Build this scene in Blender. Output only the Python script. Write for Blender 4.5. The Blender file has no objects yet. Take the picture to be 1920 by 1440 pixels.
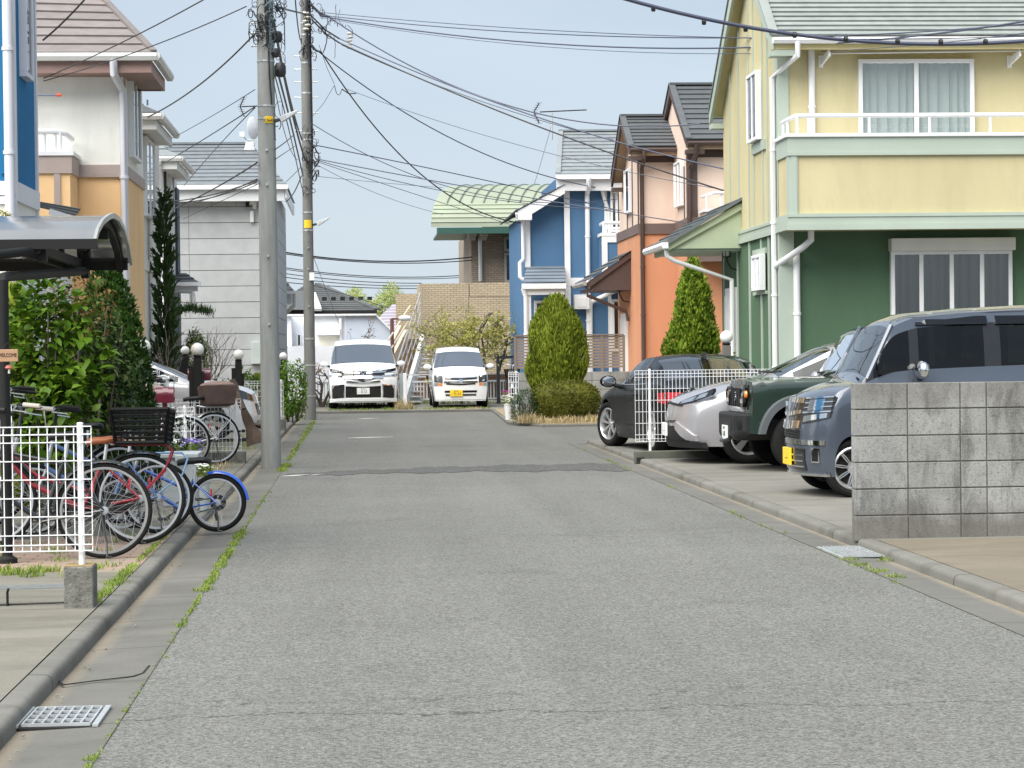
import bpy, bmesh, math, random
from mathutils import Vector, Matrix
from math import sin, cos, pi, sqrt, radians as R
random.seed(7)
SC = bpy.context.scene
COL = SC.collection
# ------------------------------------------------------------------ camera
FPX, CX, CY, CAMZ = 4100.0, 960.0, 720.0, 1.48
def cam_axes(ps, th, rh):
    w = Vector((sin(ps)*cos(th), cos(ps)*cos(th), sin(th)))
    r0 = Vector((cos(ps), -sin(ps), 0)); u0 = r0.cross(w)
    return r0*cos(rh)-u0*sin(rh), u0*cos(rh)+r0*sin(rh), w
ps, th = 0.07, -0.013
for _ in range(40):
    ar, au, aw = cam_axes(ps, th, 0.012); v = Vector((0, 1, 0))
    ps += (CX+FPX*ar.dot(v)/aw.dot(v)-670)/FPX
    th -= (CY-FPX*au.dot(v)/aw.dot(v)-665)/FPX
ar, au, aw = cam_axes(ps, th, 0.012)
CAM = Vector((0, 0, CAMZ))
cd = bpy.data.cameras.new('camera'); co = bpy.data.objects.new('camera', cd); COL.objects.link(co)
cd.sensor_width = 36; cd.lens = FPX/1920*36; cd.clip_end = 3000; cd.clip_start = 0.1
co.matrix_world = Matrix(((ar.x, au.x, -aw.x, CAM.x), (ar.y, au.y, -aw.y, CAM.y), (ar.z, au.z, -aw.z, CAM.z), (0, 0, 0, 1)))
SC.camera = co
def ray(px, py): return ar*((px-CX)/FPX)-au*((py-CY)/FPX)+aw
def W(px, py, Y):
    d = ray(px, py); return CAM+d*(Y/d.y)
def WX(px, py, X):
    d = ray(px, py); return CAM+d*(X/d.x)
def G(px, py, z=0.0):
    d = ray(px, py); return CAM+d*((z-CAMZ)/d.z)
def px_x(px, Y, py=650): return W(px, py, Y).x
def px_z(py, Y, px=900): return W(px, py, Y).z
# ------------------------------------------------------------------ light
wd = bpy.data.worlds.new("World"); SC.world = wd; wd.use_nodes = True
nt = wd.node_tree; bg = nt.nodes['Background']
sky = nt.nodes.new('ShaderNodeTexSky'); sky.sky_type = 'NISHITA'; sky.sun_disc = False
SUN_EL, SUN_AZ = R(54), R(226)      # azimuth clockwise from +Y
sky.sun_elevation = SUN_EL; sky.sun_rotation = SUN_AZ; sky.dust_density = 4; sky.air_density = 1.0
tcw = nt.nodes.new('ShaderNodeTexCoord'); mpw = nt.nodes.new('ShaderNodeMapping'); mpw.inputs['Scale'].default_value = (1, 1, 3)
nz = nt.nodes.new('ShaderNodeTexNoise'); nz.inputs['Scale'].default_value = 3.2; nz.inputs['Detail'].default_value = 6; nz.inputs['Roughness'].default_value = .55
rp = nt.nodes.new('ShaderNodeValToRGB'); rp.color_ramp.elements[0].position = .35; rp.color_ramp.elements[1].position = .75
rp.color_ramp.elements[0].color = (2.75, 3.32, 3.95, 1); rp.color_ramp.elements[1].color = (3.45, 3.92, 4.5, 1)
mx = nt.nodes.new('ShaderNodeMix'); mx.data_type = 'RGBA'; mx.inputs[0].default_value = .82
L = nt.links.new
L(tcw.outputs['Generated'], mpw.inputs[0]); L(mpw.outputs[0], nz.inputs['Vector']); L(nz.outputs[0], rp.inputs[0])
sz = nt.nodes.new('ShaderNodeSeparateXYZ'); L(tcw.outputs['Generated'], sz.inputs[0])
hr = nt.nodes.new('ShaderNodeMapRange'); hr.inputs[1].default_value = .0; hr.inputs[2].default_value = .17; hr.inputs[3].default_value = .85; hr.inputs[4].default_value = 0; L(sz.outputs[2], hr.inputs[0])
hz = nt.nodes.new('ShaderNodeMix'); hz.data_type = 'RGBA'; hz.inputs[7].default_value = (4.15, 4.75, 5.2, 1); L(hr.outputs[0], hz.inputs[0]); L(rp.outputs[0], hz.inputs[6])
L(sky.outputs[0], mx.inputs[6]); L(hz.outputs[2], mx.inputs[7]); L(mx.outputs[2], bg.inputs[0])
bg.inputs[1].default_value = 0.1
sl = bpy.data.lights.new('sun', 'SUN'); sl.energy = 3.8; sl.angle = R(72); sl.color = (1, .96, .9)
so = bpy.data.objects.new('sun', sl); COL.objects.link(so)
so.rotation_euler = (pi/2-SUN_EL, 0, -SUN_AZ+pi) if False else Vector((-sin(SUN_AZ)*cos(SUN_EL), -cos(SUN_AZ)*cos(SUN_EL), -sin(SUN_EL))).to_track_quat('-Z', 'Y').to_euler()
SC.view_settings.view_transform = 'Standard'; SC.view_settings.look = 'None'
SC.view_settings.exposure = 1.0; SC.view_settings.gamma = 1
SC.render.engine = 'CYCLES'
SC.cycles.use_denoising = True; SC.cycles.max_bounces = 8; SC.cycles.transparent_max_bounces = 12
# ------------------------------------------------------------------ materials
def mk(name):
    m = bpy.data.materials.new(name); m.use_nodes = True
    return m, m.node_tree, m.node_tree.nodes['Principled BSDF']
def nn(t, k, **kw):
    n = t.nodes.new('ShaderNode'+k)
    for a, b in kw.items(): n.inputs[a.replace('_', ' ')].default_value = b
    return n
def mixc(t, fac, a, b, mode='MIX'):
    n = t.nodes.new('ShaderNodeMix'); n.data_type = 'RGBA'; n.blend_type = mode
    for i, x in ((0, fac), (6, a), (7, b)):
        if hasattr(x, 'is_output'): t.links.new(x, n.inputs[i])
        elif i == 0: n.inputs[0].default_value = x
        else: n.inputs[i].default_value = (*x, 1)
    return n.outputs[2]
def ramp(t, x, a, b, ca=(0, 0, 0), cb=(1, 1, 1)):
    n = t.nodes.new('ShaderNodeValToRGB'); e = n.color_ramp.elements
    e[0].position = a; e[1].position = b; e[0].color = (*ca, 1); e[1].color = (*cb, 1)
    t.links.new(x, n.inputs[0]); return n.outputs[0]
def coords(t, kind='Object', scale=(1, 1, 1)):
    c = t.nodes.new('ShaderNodeTexCoord'); m = t.nodes.new('ShaderNodeMapping'); m.inputs['Scale'].default_value = scale
    t.links.new(c.outputs[kind], m.inputs[0]); return m.outputs[0]
def noise(t, vec, scale, detail=4, rough=.55, dist=0):
    n = nn(t, 'TexNoise', Scale=scale, Detail=detail, Roughness=rough, Distortion=dist); t.links.new(vec, n.inputs['Vector']); return n.outputs[0]
def bumped(t, b, h, strength=.3, dist=.01):
    n = nn(t, 'Bump', Strength=strength, Distance=dist); t.links.new(h, n.inputs['Height']); t.links.new(n.outputs[0], b.inputs['Normal'])
def sc(c, k): return tuple(min(1, x*k) for x in c)
def M(name, col, rough=.6, metal=0, var=.1, vs=2.0, bump=0, bs=60, coat=0, spec=.5, dirt=None, streak=False, island=0):
    m, t, b = mk(name)
    b.inputs['Roughness'].default_value = rough; b.inputs['Metallic'].default_value = metal
    b.inputs['Coat Weight'].default_value = coat; b.inputs['Specular IOR Level'].default_value = spec; b.inputs['Coat Roughness'].default_value = .04
    c = coords(t, scale=(1, 1, .25) if streak else (1, 1, 1))
    x = mixc(t, ramp(t, noise(t, c, vs, 6), .3, .7), sc(col, 1-var), sc(col, 1+var))
    if island:
        g = t.nodes.new('ShaderNodeNewGeometry')
        x = mixc(t, 1.0, x, ramp(t, g.outputs['Random Per Island'], 0, 1, (1-island,)*3, (1+island*.6,)*3), 'MULTIPLY')
    if dirt:
        x = mixc(t, ramp(t, noise(t, c, vs*1.7, 8, .7), .52, .72, (0, 0, 0), (.75, .75, .75)), x, dirt)
    t.links.new(x, b.inputs['Base Color'])
    if bump: bumped(t, b, noise(t, coords(t), bs, 3), bump, .01)
    return m
def glass(name, tint, rough=.0, refl=1.55):
    m, t, b = mk(name); t.nodes.remove(b); o = t.nodes['Material Output']
    tr = t.nodes.new('ShaderNodeBsdfTransparent'); tr.inputs[0].default_value = (*tint, 1)
    gl = t.nodes.new('ShaderNodeBsdfGlossy'); gl.inputs['Roughness'].default_value = rough; gl.inputs[0].default_value = (.95, .97, 1, 1)
    fr = nn(t, 'Fresnel', IOR=refl); mxs = t.nodes.new('ShaderNodeMixShader')
    t.links.new(fr.outputs[0], mxs.inputs[0]); t.links.new(tr.outputs[0], mxs.inputs[1]); t.links.new(gl.outputs[0], mxs.inputs[2]); t.links.new(mxs.outputs[0], o.inputs[0])
    return m
def leafm(name, col, col2, rough=.55, trans=.25):
    m, t, b = mk(name); g = t.nodes.new('ShaderNodeNewGeometry')
    x = ramp(t, g.outputs['Random Per Island'], 0, 1, col, col2)
    x = mixc(t, ramp(t, noise(t, coords(t), 2.5, 3), .35, .7, (0, 0, 0), (.6, .6, .6)), x, sc(col, .55))
    t.links.new(x, b.inputs['Base Color']); b.inputs['Roughness'].default_value = rough; b.inputs['Specular IOR Level'].default_value = .15
    if trans:
        tl = t.nodes.new('ShaderNodeBsdfTranslucent'); t.links.new(x, tl.inputs[0]); ms = t.nodes.new('ShaderNodeMixShader'); ms.inputs[0].default_value = trans
        t.links.new(b.outputs[0], ms.inputs[1]); t.links.new(tl.outputs[0], ms.inputs[2]); t.links.new(ms.outputs[0], t.nodes['Material Output'].inputs[0])
    return m
# ------------------------------------------------------------------ mesh builder
MAT = {}
class MB:
    def __init__(s): s.v = []; s.f = []
    def add(s, vs, fs):
        o = len(s.v); s.v += [tuple(x) for x in vs]; s.f += [[i+o for i in f] for f in fs]; return s
    def box(s, x0, x1, y0, y1, z0, z1):
        return s.add([(x, y, z) for z in (z0, z1) for y in (y0, y1) for x in (x0, x1)],
                     [(0, 2, 3, 1), (4, 5, 7, 6), (0, 1, 5, 4), (1, 3, 7, 5), (3, 2, 6, 7), (2, 0, 4, 6)])
    def bar(s, p, q, w, h=None, up=(0, 0, 1)):
        p, q, h = Vector(p), Vector(q), h or w
        d = (q-p).normalized(); u = Vector(up)
        if abs(d.dot(u)) > .98: u = Vector((0, 1, 0))
        a = d.cross(u).normalized(); b = a.cross(d)
        vs = [e+a*(i*w/2)+b*(j*h/2) for e in (p, q) for i, j in ((-1, -1), (1, -1), (1, 1), (-1, 1))]
        return s.add(vs, [(3, 2, 1, 0), (4, 5, 6, 7), (0, 1, 5, 4), (1, 2, 6, 5), (2, 3, 7, 6), (3, 0, 4, 7)])
    def tube(s, path, r, n=6, cap=True, closed=False):
        P = [Vector(p) for p in path]; k = len(P); rr = r if hasattr(r, '__len__') else [r]*k
        vs = []; ref = None
        for i, p in enumerate(P):
            a, b = (P[i-1] if i or closed else P[0]), (P[(i+1) % k] if i < k-1 or closed else P[-1])
            d = (b-a).normalized() if (b-a).length > 1e-9 else Vector((0, 0, 1))
            if ref is None:
                u = Vector((0, 0, 1)) if abs(d.z) < .9 else Vector((1, 0, 0)); ref = u
            e = d.cross(ref)
            if e.length < 1e-4: e = d.cross(Vector((.3, .8, .5)))
            e.normalize(); g = e.cross(d); ref = g
            for j in range(n):
                t = 2*pi*j/n; vs.append(p+e*(cos(t)*rr[i])+g*(sin(t)*rr[i]))
        fs = [(i*n+j, i*n+(j+1) % n, (i+1) % k*n+(j+1) % n, (i+1) % k*n+j) for i in range(k if closed else k-1) for j in range(n)]
        if cap and not closed: fs += [tuple(range(n-1, -1, -1)), tuple((k-1)*n+j for j in range(n))]
        return s.add(vs, fs)
    def cyl(s, p, q, r, r2=None, n=14): return s.tube([p, q], [r, r if r2 is None else r2], n)
    def lathe(s, prof, n=24, c=(0, 0, 0), axis='z', close=False):
        vs = []
        for rad, h in prof:
            for j in range(n):
                t = 2*pi*j/n; a, b = rad*cos(t), rad*sin(t)
                vs.append({'z': (c[0]+a, c[1]+b, c[2]+h), 'y': (c[0]+a, c[1]+h, c[2]+b), 'x': (c[0]+h, c[1]+a, c[2]+b)}[axis])
        k = len(prof)
        fs = [(i*n+j, i*n+(j+1) % n, (i+1) % k*n+(j+1) % n, (i+1) % k*n+j) for i in range(k if close else k-1) for j in range(n)]
        return s.add(vs, fs)
    def sphere(s, c, r, n=16, m=10, sz=(1, 1, 1)):
        vs = []; c = Vector(c)
        for i in range(m+1):
            t = pi*i/m
            for j in range(n):
                p = 2*pi*j/n; vs.append((c.x+r*sz[0]*sin(t)*cos(p), c.y+r*sz[1]*sin(t)*sin(p), c.z-r*sz[2]*cos(t)))
        return s.add(vs, [(i*n+j, i*n+(j+1) % n, (i+1)*n+(j+1) % n, (i+1)*n+j) for i in range(m) for j in range(n)])
    def prism(s, poly, axis, a, b):
        def pt(p, h): return {'x': (h, p[0], p[1]), 'y': (p[0], h, p[1]), 'z': (p[0], p[1], h)}[axis]
        n = len(poly); vs = [pt(p, a) for p in poly]+[pt(p, b) for p in poly]
        return s.add(vs, [tuple(range(n)), tuple(range(2*n-1, n-1, -1))]+[(i, (i+1) % n, n+(i+1) % n, n+i) for i in range(n)])
    def quad(s, *p): return s.add(p, [tuple(range(len(p)))])
    def grid(s, fn, nu, nv):
        return s.add([fn(i/nu, j/nv) for i in range(nu+1) for j in range(nv+1)],
                     [(i*(nv+1)+j, (i+1)*(nv+1)+j, (i+1)*(nv+1)+j+1, i*(nv+1)+j+1) for i in range(nu) for j in range(nv)])
    def pieces(s):
        p = list(range(len(s.v)))
        def find(i):
            while p[i] != i: p[i] = p[p[i]]; i = p[i]
            return i
        for f in s.f:
            for i in f[1:]: p[find(i)] = find(f[0])
        g = {}
        for f in s.f: g.setdefault(find(f[0]), []).append(f)
        out = []
        for fs in g.values():
            b = MB(); ix = {}
            for f in fs:
                for i in f: ix.setdefault(i, len(ix))
            b.v = [s.v[i] for i in ix]; b.f = [[ix[i] for i in f] for f in fs]; out.append(b)
        return out
    def build_each(s, name, mat, parent=None, **kw):
        for b in s.pieces(): o = b.build(name, mat, parent, **kw)
        return o
    def build(s, name, mat, parent=None, smooth=None, bevel=0, fix=True, weld=0, kind=None, **props):
        me = bpy.data.meshes.new(name); vs = s.v
        mt = MAT.get(parent.name) if parent else None
        if mt is not None:
            inv = mt.inverted(); vs = [inv @ Vector(p) for p in vs]
        me.from_pydata([tuple(p) for p in vs], [], s.f)
        if fix or weld:
            bm = bmesh.new(); bm.from_mesh(me)
            if weld: bmesh.ops.remove_doubles(bm, verts=bm.verts, dist=weld)
            if fix: bmesh.ops.recalc_face_normals(bm, faces=bm.faces)
            bm.to_mesh(me); bm.free()
        me.materials.append(mat)
        if smooth is not None:
            me.polygons.foreach_set('use_smooth', [True]*len(me.polygons)); me.set_sharp_from_angle(angle=R(smooth))
        o = bpy.data.objects.new(name, me); COL.objects.link(o)
        if parent:
            o.parent = parent
            if mt is not None: MAT[o.name] = mt
        if bevel:
            b = o.modifiers.new('bevel', 'BEVEL'); b.width = bevel; b.segments = 2; b.limit_method = 'ANGLE'; b.angle_limit = R(40)
        if kind: o['kind'] = kind
        for k, x in props.items(): o[k] = x
        return o
def thing(name, label, cat, loc=(0, 0, 0), rz=0, group=None, world=True):
    """an Empty at the thing's base; world=True: its parts are given in world coordinates"""
    o = bpy.data.objects.new(name, None); COL.objects.link(o); o.location = loc; o.rotation_euler = (0, 0, rz)
    o['label'] = label; o['category'] = cat
    if group: o['group'] = group
    if world: MAT[o.name] = Matrix.Translation(Vector(loc)) @ Matrix.Rotation(rz, 4, 'Z')
    return o
def tag(o, label, cat, group=None):
    o['label'] = label; o['category'] = cat
    if group: o['group'] = group
    return o
def copy_tree(o, parent=None):
    c = o.copy(); COL.objects.link(c)
    if parent: c.parent = parent
    for ch in list(o.children): copy_tree(ch, c)
    return c
def text(s, name, mat, parent, loc, rot, size, width=None, ext=.001):
    cu = bpy.data.curves.new(name, 'FONT'); cu.body = s; cu.size = size; cu.extrude = ext; cu.align_x = 'CENTER'; cu.align_y = 'CENTER'
    cu.materials.append(mat)
    tmp = bpy.data.objects.new('tmp', cu); COL.objects.link(tmp); bpy.context.view_layer.update()
    me = bpy.data.meshes.new_from_object(tmp.evaluated_get(bpy.context.evaluated_depsgraph_get())); bpy.data.objects.remove(tmp)
    o = bpy.data.objects.new(name, me); COL.objects.link(o); o.parent = parent
    mt = MAT.get(parent.name); mw = Matrix.Translation(Vector(loc)) @ rot.to_4x4() @ Matrix.Diagonal((width or 1, 1, 1, 1))
    me.transform((mt.inverted() @ mw) if mt is not None else mw)
    return o
from mathutils import Euler
FACE_CAM = Euler((pi/2, 0, 0)).to_matrix()      # text facing -Y
# ================================================================== ground
LOT = 0.062
def asphalt(name, base, speck=1.0, cracks=()):
    m, t, b = mk(name); c = coords(t)
    big = noise(t, c, .35, 5, .6); mid = noise(t, coords(t, scale=(.6, 2.2, 1)), 1.3, 5, .6)
    x = mixc(t, ramp(t, big, .3, .7), sc(base, .88), sc(base, 1.1))
    x = mixc(t, ramp(t, mid, .35, .7, (0, 0, 0), (.5, .5, .5)), x, sc(base, .86))
    x = mixc(t, ramp(t, noise(t, coords(t, scale=(1.5, .07, 1)), 1.0, 4, .6), .35, .68, (0, 0, 0), (.55,)*3), x, sc(base, 1.22))
    x = mixc(t, ramp(t, noise(t, c, .8, 3, .5, 1.2), .60, .66, (0, 0, 0), (.28,)*3), x, sc(base, .72))
    v = nn(t, 'TexVoronoi', Scale=88.0); t.links.new(c, v.inputs['Vector'])
    rnd = t.nodes.new('ShaderNodeSeparateColor'); t.links.new(v.outputs['Color'], rnd.inputs[0])
    x = mixc(t, 1.0, x, ramp(t, rnd.outputs[0], 0, 1, (max(.12, 1-.44*speck),)*3, (1+.36*speck,)*3), 'MULTIPLY')
    x = mixc(t, ramp(t, noise(t, c, 52, 2, .6), .58, .68, (0, 0, 0), (min(1, .5*speck),)*3), x, sc(base, .4))
    x = mixc(t, ramp(t, noise(t, c, 70, 2, .6), .60, .72, (0, 0, 0), (min(1, .5*speck),)*3), x, sc(base, 1.9))
    if cracks:
        sp = t.nodes.new('ShaderNodeSeparateXYZ'); t.links.new(c, sp.inputs[0])
        wob = noise(t, c, 1.1, 8, .65)
        for yc, sl, amp, wdt in cracks:
            a = nn(t, 'Math'); a.operation = 'MULTIPLY_ADD'; t.links.new(wob, a.inputs[0]); a.inputs[1].default_value = amp; t.links.new(sp.outputs['Y'], a.inputs[2])
            a2 = nn(t, 'Math'); a2.operation = 'MULTIPLY_ADD'; t.links.new(sp.outputs['X'], a2.inputs[0]); a2.inputs[1].default_value = sl; t.links.new(a.outputs[0], a2.inputs[2])
            d = nn(t, 'Math'); d.operation = 'SUBTRACT'; t.links.new(a2.outputs[0], d.inputs[0]); d.inputs[1].default_value = yc+amp*.5
            e = nn(t, 'Math'); e.operation = 'ABSOLUTE'; t.links.new(d.outputs[0], e.inputs[0])
            x = mixc(t, ramp(t, e.outputs[0], wdt*.4, wdt, (.8, .8, .8), (0, 0, 0)), x, sc(base, .25))
    t.links.new(x, b.inputs['Base Color']); b.inputs['Roughness'].default_value = .85; b.inputs['Specular IOR Level'].default_value = .25
    bumped(t, b, v.outputs['Distance'], .5*speck, .006)
    return m
def concrete(name, base, stain, joints=None, sand=None, jw=.012, stains=.8, fine=1.0):
    m, t, b = mk(name); c = coords(t)
    x = mixc(t, ramp(t, noise(t, c, .9, 8, .68), .3, .7), sc(base, .8), sc(base, 1.15))
    x = mixc(t, ramp(t, noise(t, coords(t, scale=(.5, 1.6, 1)), .7, 9, .72, .6), .46, .66, (0, 0, 0), (stains,)*3), x, stain)
    x = mixc(t, ramp(t, noise(t, c, 60, 3, .7), .3, .75, (0, 0, 0), (.5*fine,)*3), x, sc(base, .62))
    sp = t.nodes.new('ShaderNodeSeparateXYZ'); t.links.new(c, sp.inputs[0])
    if sand:
        x0, x1, col = sand
        a = nn(t, 'Math'); a.operation = 'MULTIPLY_ADD'; t.links.new(noise(t, c, 1.3, 6, .65), a.inputs[0]); a.inputs[1].default_value = (x1-x0)*1.6; t.links.new(sp.outputs['X'], a.inputs[2])
        o = (x1-x0)*.8
        x = mixc(t, ramp(t, map_range(t, a.outputs[0], x0+o, x1+o), 0, 1, (.9, .9, .9), (0, 0, 0)), x, mixc(t, noise(t, c, 90, 2), sc(col, .7), sc(col, 1.25)))
    if joints:
        for axis, per, off in joints:
            a = nn(t, 'Math'); a.operation = 'ADD'; t.links.new(sp.outputs[axis], a.inputs[0]); a.inputs[1].default_value = off
            f = nn(t, 'Math'); f.operation = 'PINGPONG'; t.links.new(a.outputs[0], f.inputs[0]); f.inputs[1].default_value = per/2
            x = mixc(t, ramp(t, f.outputs[0], jw*.3, jw, (.85, .85, .85), (0, 0, 0)), x, sc(base, .22))
    t.links.new(x, b.inputs['Base Color']); b.inputs['Roughness'].default_value = .88; b.inputs['Specular IOR Level'].default_value = .2
    bumped(t, b, noise(t, c, 120, 3, .7), .25, .006)
    return m
def map_range(t, x, a, b):
    n = nn(t, 'MapRange'); t.links.new(x, n.inputs[0]); n.inputs[1].default_value = a; n.inputs[2].default_value = b; return n.outputs[0]
def flat(name, mat, pts, z, kind='structure', skirt=.0):
    b = MB(); n = len(pts); b.add([(x, y, z) for x, y in pts], [tuple(range(n))])
    if skirt: b.add([(x, y, h) for h in (z, z-skirt) for x, y in pts], [(i, (i+1) % n, n+(i+1) % n, n+i) for i in range(n)])
    return b.build(name, mat, kind=kind, fix=False)
AS = (.140, .1415, .131)
m_as = asphalt('asphalt worn', AS, 1.0, [(9.0, .03, .9, .012), (9.35, -.05, 1.4, .007), (33.5, .02, .6, .03)])
m_gut = concrete('gutter concrete left', (.150, .148, .134), (.085, .084, .073), [('Y', 1.17, .45)], (-1.375, -1.27, (.255, .22, .165)), .009, .6)
m_gutr = concrete('gutter concrete right', (.150, .148, .134), (.085, .084, .073), [('Y', 1.17, .2)], (3.695, 3.62, (.235, .205, .155)), .009, .6)
m_sand = M('road sand', (.36, .30, .215), .95, var=.25, vs=3, bump=.4, bs=90)
m_kerb = concrete('kerb concrete', (.18, .178, .16), (.085, .083, .07), [('Y', 3.51, .62)], None, .014, .9)
m_lotl = concrete('left lot concrete', (.20, .193, .16), (.105, .10, .078), [('Y', 9.0, -12.5)], None, .012, .9)
m_lotr = concrete('right lot concrete', (.20, .195, .172), (.12, .116, .093), [('Y', 2.6, .35), ('X', 40, 18)], None, .012, .8)
m_apron = concrete('brown apron concrete', (.19, .167, .128), (.11, .093, .067), None, None, .012, .9)
flat('ground', M('bare soil', (.16, .14, .10), .95, var=.3, vs=.8, bump=.4, bs=30), [(-400, -40), (400, -40), (400, 900), (-400, 900)], -.06)
flat('road', m_as, [(-.985, -2), (3.38, -2), (3.38, 35.1), (14, 35.1), (14, 43.2), (3.7, 43.2), (3.15, 45.0), (3.45, 55.3), (-.985, 55.3)], 0)
def gutter(name, mat, xs, zs, y0, y1):
    b = MB(); n = 60
    b.grid(lambda u, v: (xs[0]+(xs[1]-xs[0])*v, y0+(y1-y0)*u, zs[0]+(zs[1]-zs[0])*v), n, 4)
    return b.build(name, mat, kind='structure')
gutter('gutter', m_gut, (-1.40, -.98), (-.012, .004), -2, 55.3)
gutter('gutter', m_gutr, (3.375, 3.71), (.004, -.008), -2, 35.4)

def kerb(name, prof, y0, y1, mat):
    """profile (x, z) swept along Y with slightly uneven edges"""
    b = MB(); n = 90; k = len(prof)-1
    def fn(u, v):
        p = prof[round(v*k)]; y = y0+(y1-y0)*u
        j = .0015*sin(y*3.1)+.0012*sin(y*7.3+p[0]*9)
        return (p[0]+j, y, p[1]+j*.6)
    b.grid(fn, n, k); return b.build(name, mat, kind='structure', smooth=50)
kerb('kerb', [(-1.378, -.03), (-1.382, .03), (-1.388, .048), (-1.400, .058), (-1.415, .062), (-1.488, .063), (-1.49, -.03)], -2, 54.6, m_kerb)
kerb('kerb', [(3.698, -.03), (3.702, .03), (3.708, .048), (3.720, .058), (3.735, .062), (3.812, .063), (3.814, -.03)], -2, 35.3, m_kerb)
flat('pavement', m_lotl, [(-1.497, -2), (-1.497, 14.6), (-20, 14.6), (-20, -2)], LOT)
flat('pavement', concrete('left yard concrete', (.18, .174, .145), (.105, .10, .078), [('Y', 4.2, 1.1)], None, .02, .9), [(-1.497, 17.6), (-1.497, 54.6), (-20, 54.6), (-20, 17.6)], LOT)
def brickpave(name):
    m, t, b = mk(name); c = coords(t); br = nn(t, 'TexBrick', Scale=1.0); t.links.new(c, br.inputs['Vector'])
    br.inputs['Brick Width'].default_value = .22; br.inputs['Row Height'].default_value = .11; br.inputs['Mortar Size'].default_value = .008
    br.inputs['Color1'].default_value = (.34, .22, .17, 1); br.inputs['Color2'].default_value = (.27, .20, .165, 1); br.inputs['Mortar'].default_value = (.10, .10, .06, 1)
    x = mixc(t, ramp(t, noise(t, c, 3, 6), .45, .7, (0, 0, 0), (.7, .7, .7)), br.outputs[0], (.2, .19, .14))
    t.links.new(x, b.inputs['Base Color']); b.inputs['Roughness'].default_value = .9; bumped(t, b, br.outputs['Fac'], -.4, .01); return m
flat('brick_path', brickpave('brick paving'), [(-1.497, 14.6), (-1.497, 17.6), (-20, 17.6), (-20, 14.6)], LOT-.002)
flat('driveway', m_lotr, [(3.822, 15.9), (16, 15.9), (16, 35.3), (3.822, 35.3)], LOT, skirt=.14)
flat('driveway', m_apron, [(3.822, -2), (16, -2), (16, 15.9), (3.822, 15.9)], LOT+.003, skirt=.14)
flat('driveway', concrete('far lot concrete', (.21, .203, .178), (.13, .126, .10), [('X', 3.4, .2)], None, .03, .8), [(-1.2, 55.3), (3.5, 55.3), (9, 55.3), (9, 66), (-1.2, 66)], LOT, skirt=.14)
# end kerb and planted island right of the cars
b = MB(); b.box(-1.0, 3.45, 55.2, 55.32, -.03, .068); b.build('kerb', m_kerb, kind='structure', bevel=.015)
isl = [(3.15, 45.0), (3.7, 43.2), (9.5, 43.2), (9.5, 55.3), (3.45, 55.3)]
flat('planting_bed', M('dry soil', (.27, .22, .14), .95, var=.3, vs=3, bump=.5, bs=40), isl, .07, skirt=.12)
b = MB()
for i in range(len(isl)-2):
    p, q = isl[(i-1) % 5], isl[i % 5]
    b.bar((*p, .0), (*q, .0), .14, .11)
b.build('kerb', m_kerb, kind='structure', bevel=.015)
# rough patched trench across the road, two worn paint marks, dropped stones
b = MB(); zz = [(-.9, 26.95, 27.5), (0, 27.1, 28.0), (1, 27.2, 28.5), (2, 27.2, 28.7), (3, 27.0, 28.75), (3.35, 26.9, 28.7)]
ya_, yb_ = [(x_, a_) for x_, a_, _ in zz], [(x_, c_) for x_, _, c_ in zz]
def lin(x, T):
    for (p_, u_), (q_, v_) in zip(T, T[1:]):
        if x <= q_: return u_+(v_-u_)*(x-p_)/(q_-p_)
    return T[-1][1]
def pat(u, v):
    x = -.9+4.25*u; a_, c_ = lin(x, ya_), lin(x, yb_); n_ = .13*sin(x*5.3)+.09*sin(x*13.1+1)+.06*sin(x*31)
    return (x, a_+(c_-a_)*v+n_*(1-v)+(.12*sin(x*6.1+2)+.08*sin(x*17)+.05*sin(x*37))*v, .004)
b.grid(pat, 120, 2)
b.build('asphalt_patch', asphalt('rough asphalt', (.098, .10, .096), 1.9), kind='structure')
m_mark = M('worn white paint', (.52, .52, .50), .8, var=.3, vs=30)
for x0, x1, y, w in ((-.93, -.62, 26.9, .22), (-.62, -.45, 27.0, .12), (-.18, .62, 38.9, .3), (.0, .5, 50.5, .35)):
    b = MB(); b.grid(lambda u, v: (x0+(x1-x0)*u+.03*sin(v*9), y+w*(v-.5)*(.35+.65*sin(pi*min(1, u*1.2)))+.25*u, .0045), 14, 3)
    b.build('road_marking', m_mark, kind='structure')
b = MB()
for i in range(90):
    s_ = random.random(); y = 6+30*s_*s_
    x = random.choice([random.gauss(-1.33, .04), random.gauss(3.6, .05), random.gauss(-1.31, .05), random.uniform(-3, -1.6)]); z = LOT if x < -1.5 else 0
    r = random.uniform(.003, .007); b.sphere((x, y, z+r*.5), r, 6, 4, (1.3, 1, .7))
b.build('gravel', M('loose grit', (.20, .195, .17), .9, var=.4, vs=9), kind='stuff')
m_curbgrate = M('galvanised grate', (.52, .55, .56), .45, .6, .15, 12)
m_dark = M('dark void', (.012, .012, .012), .9)
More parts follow.
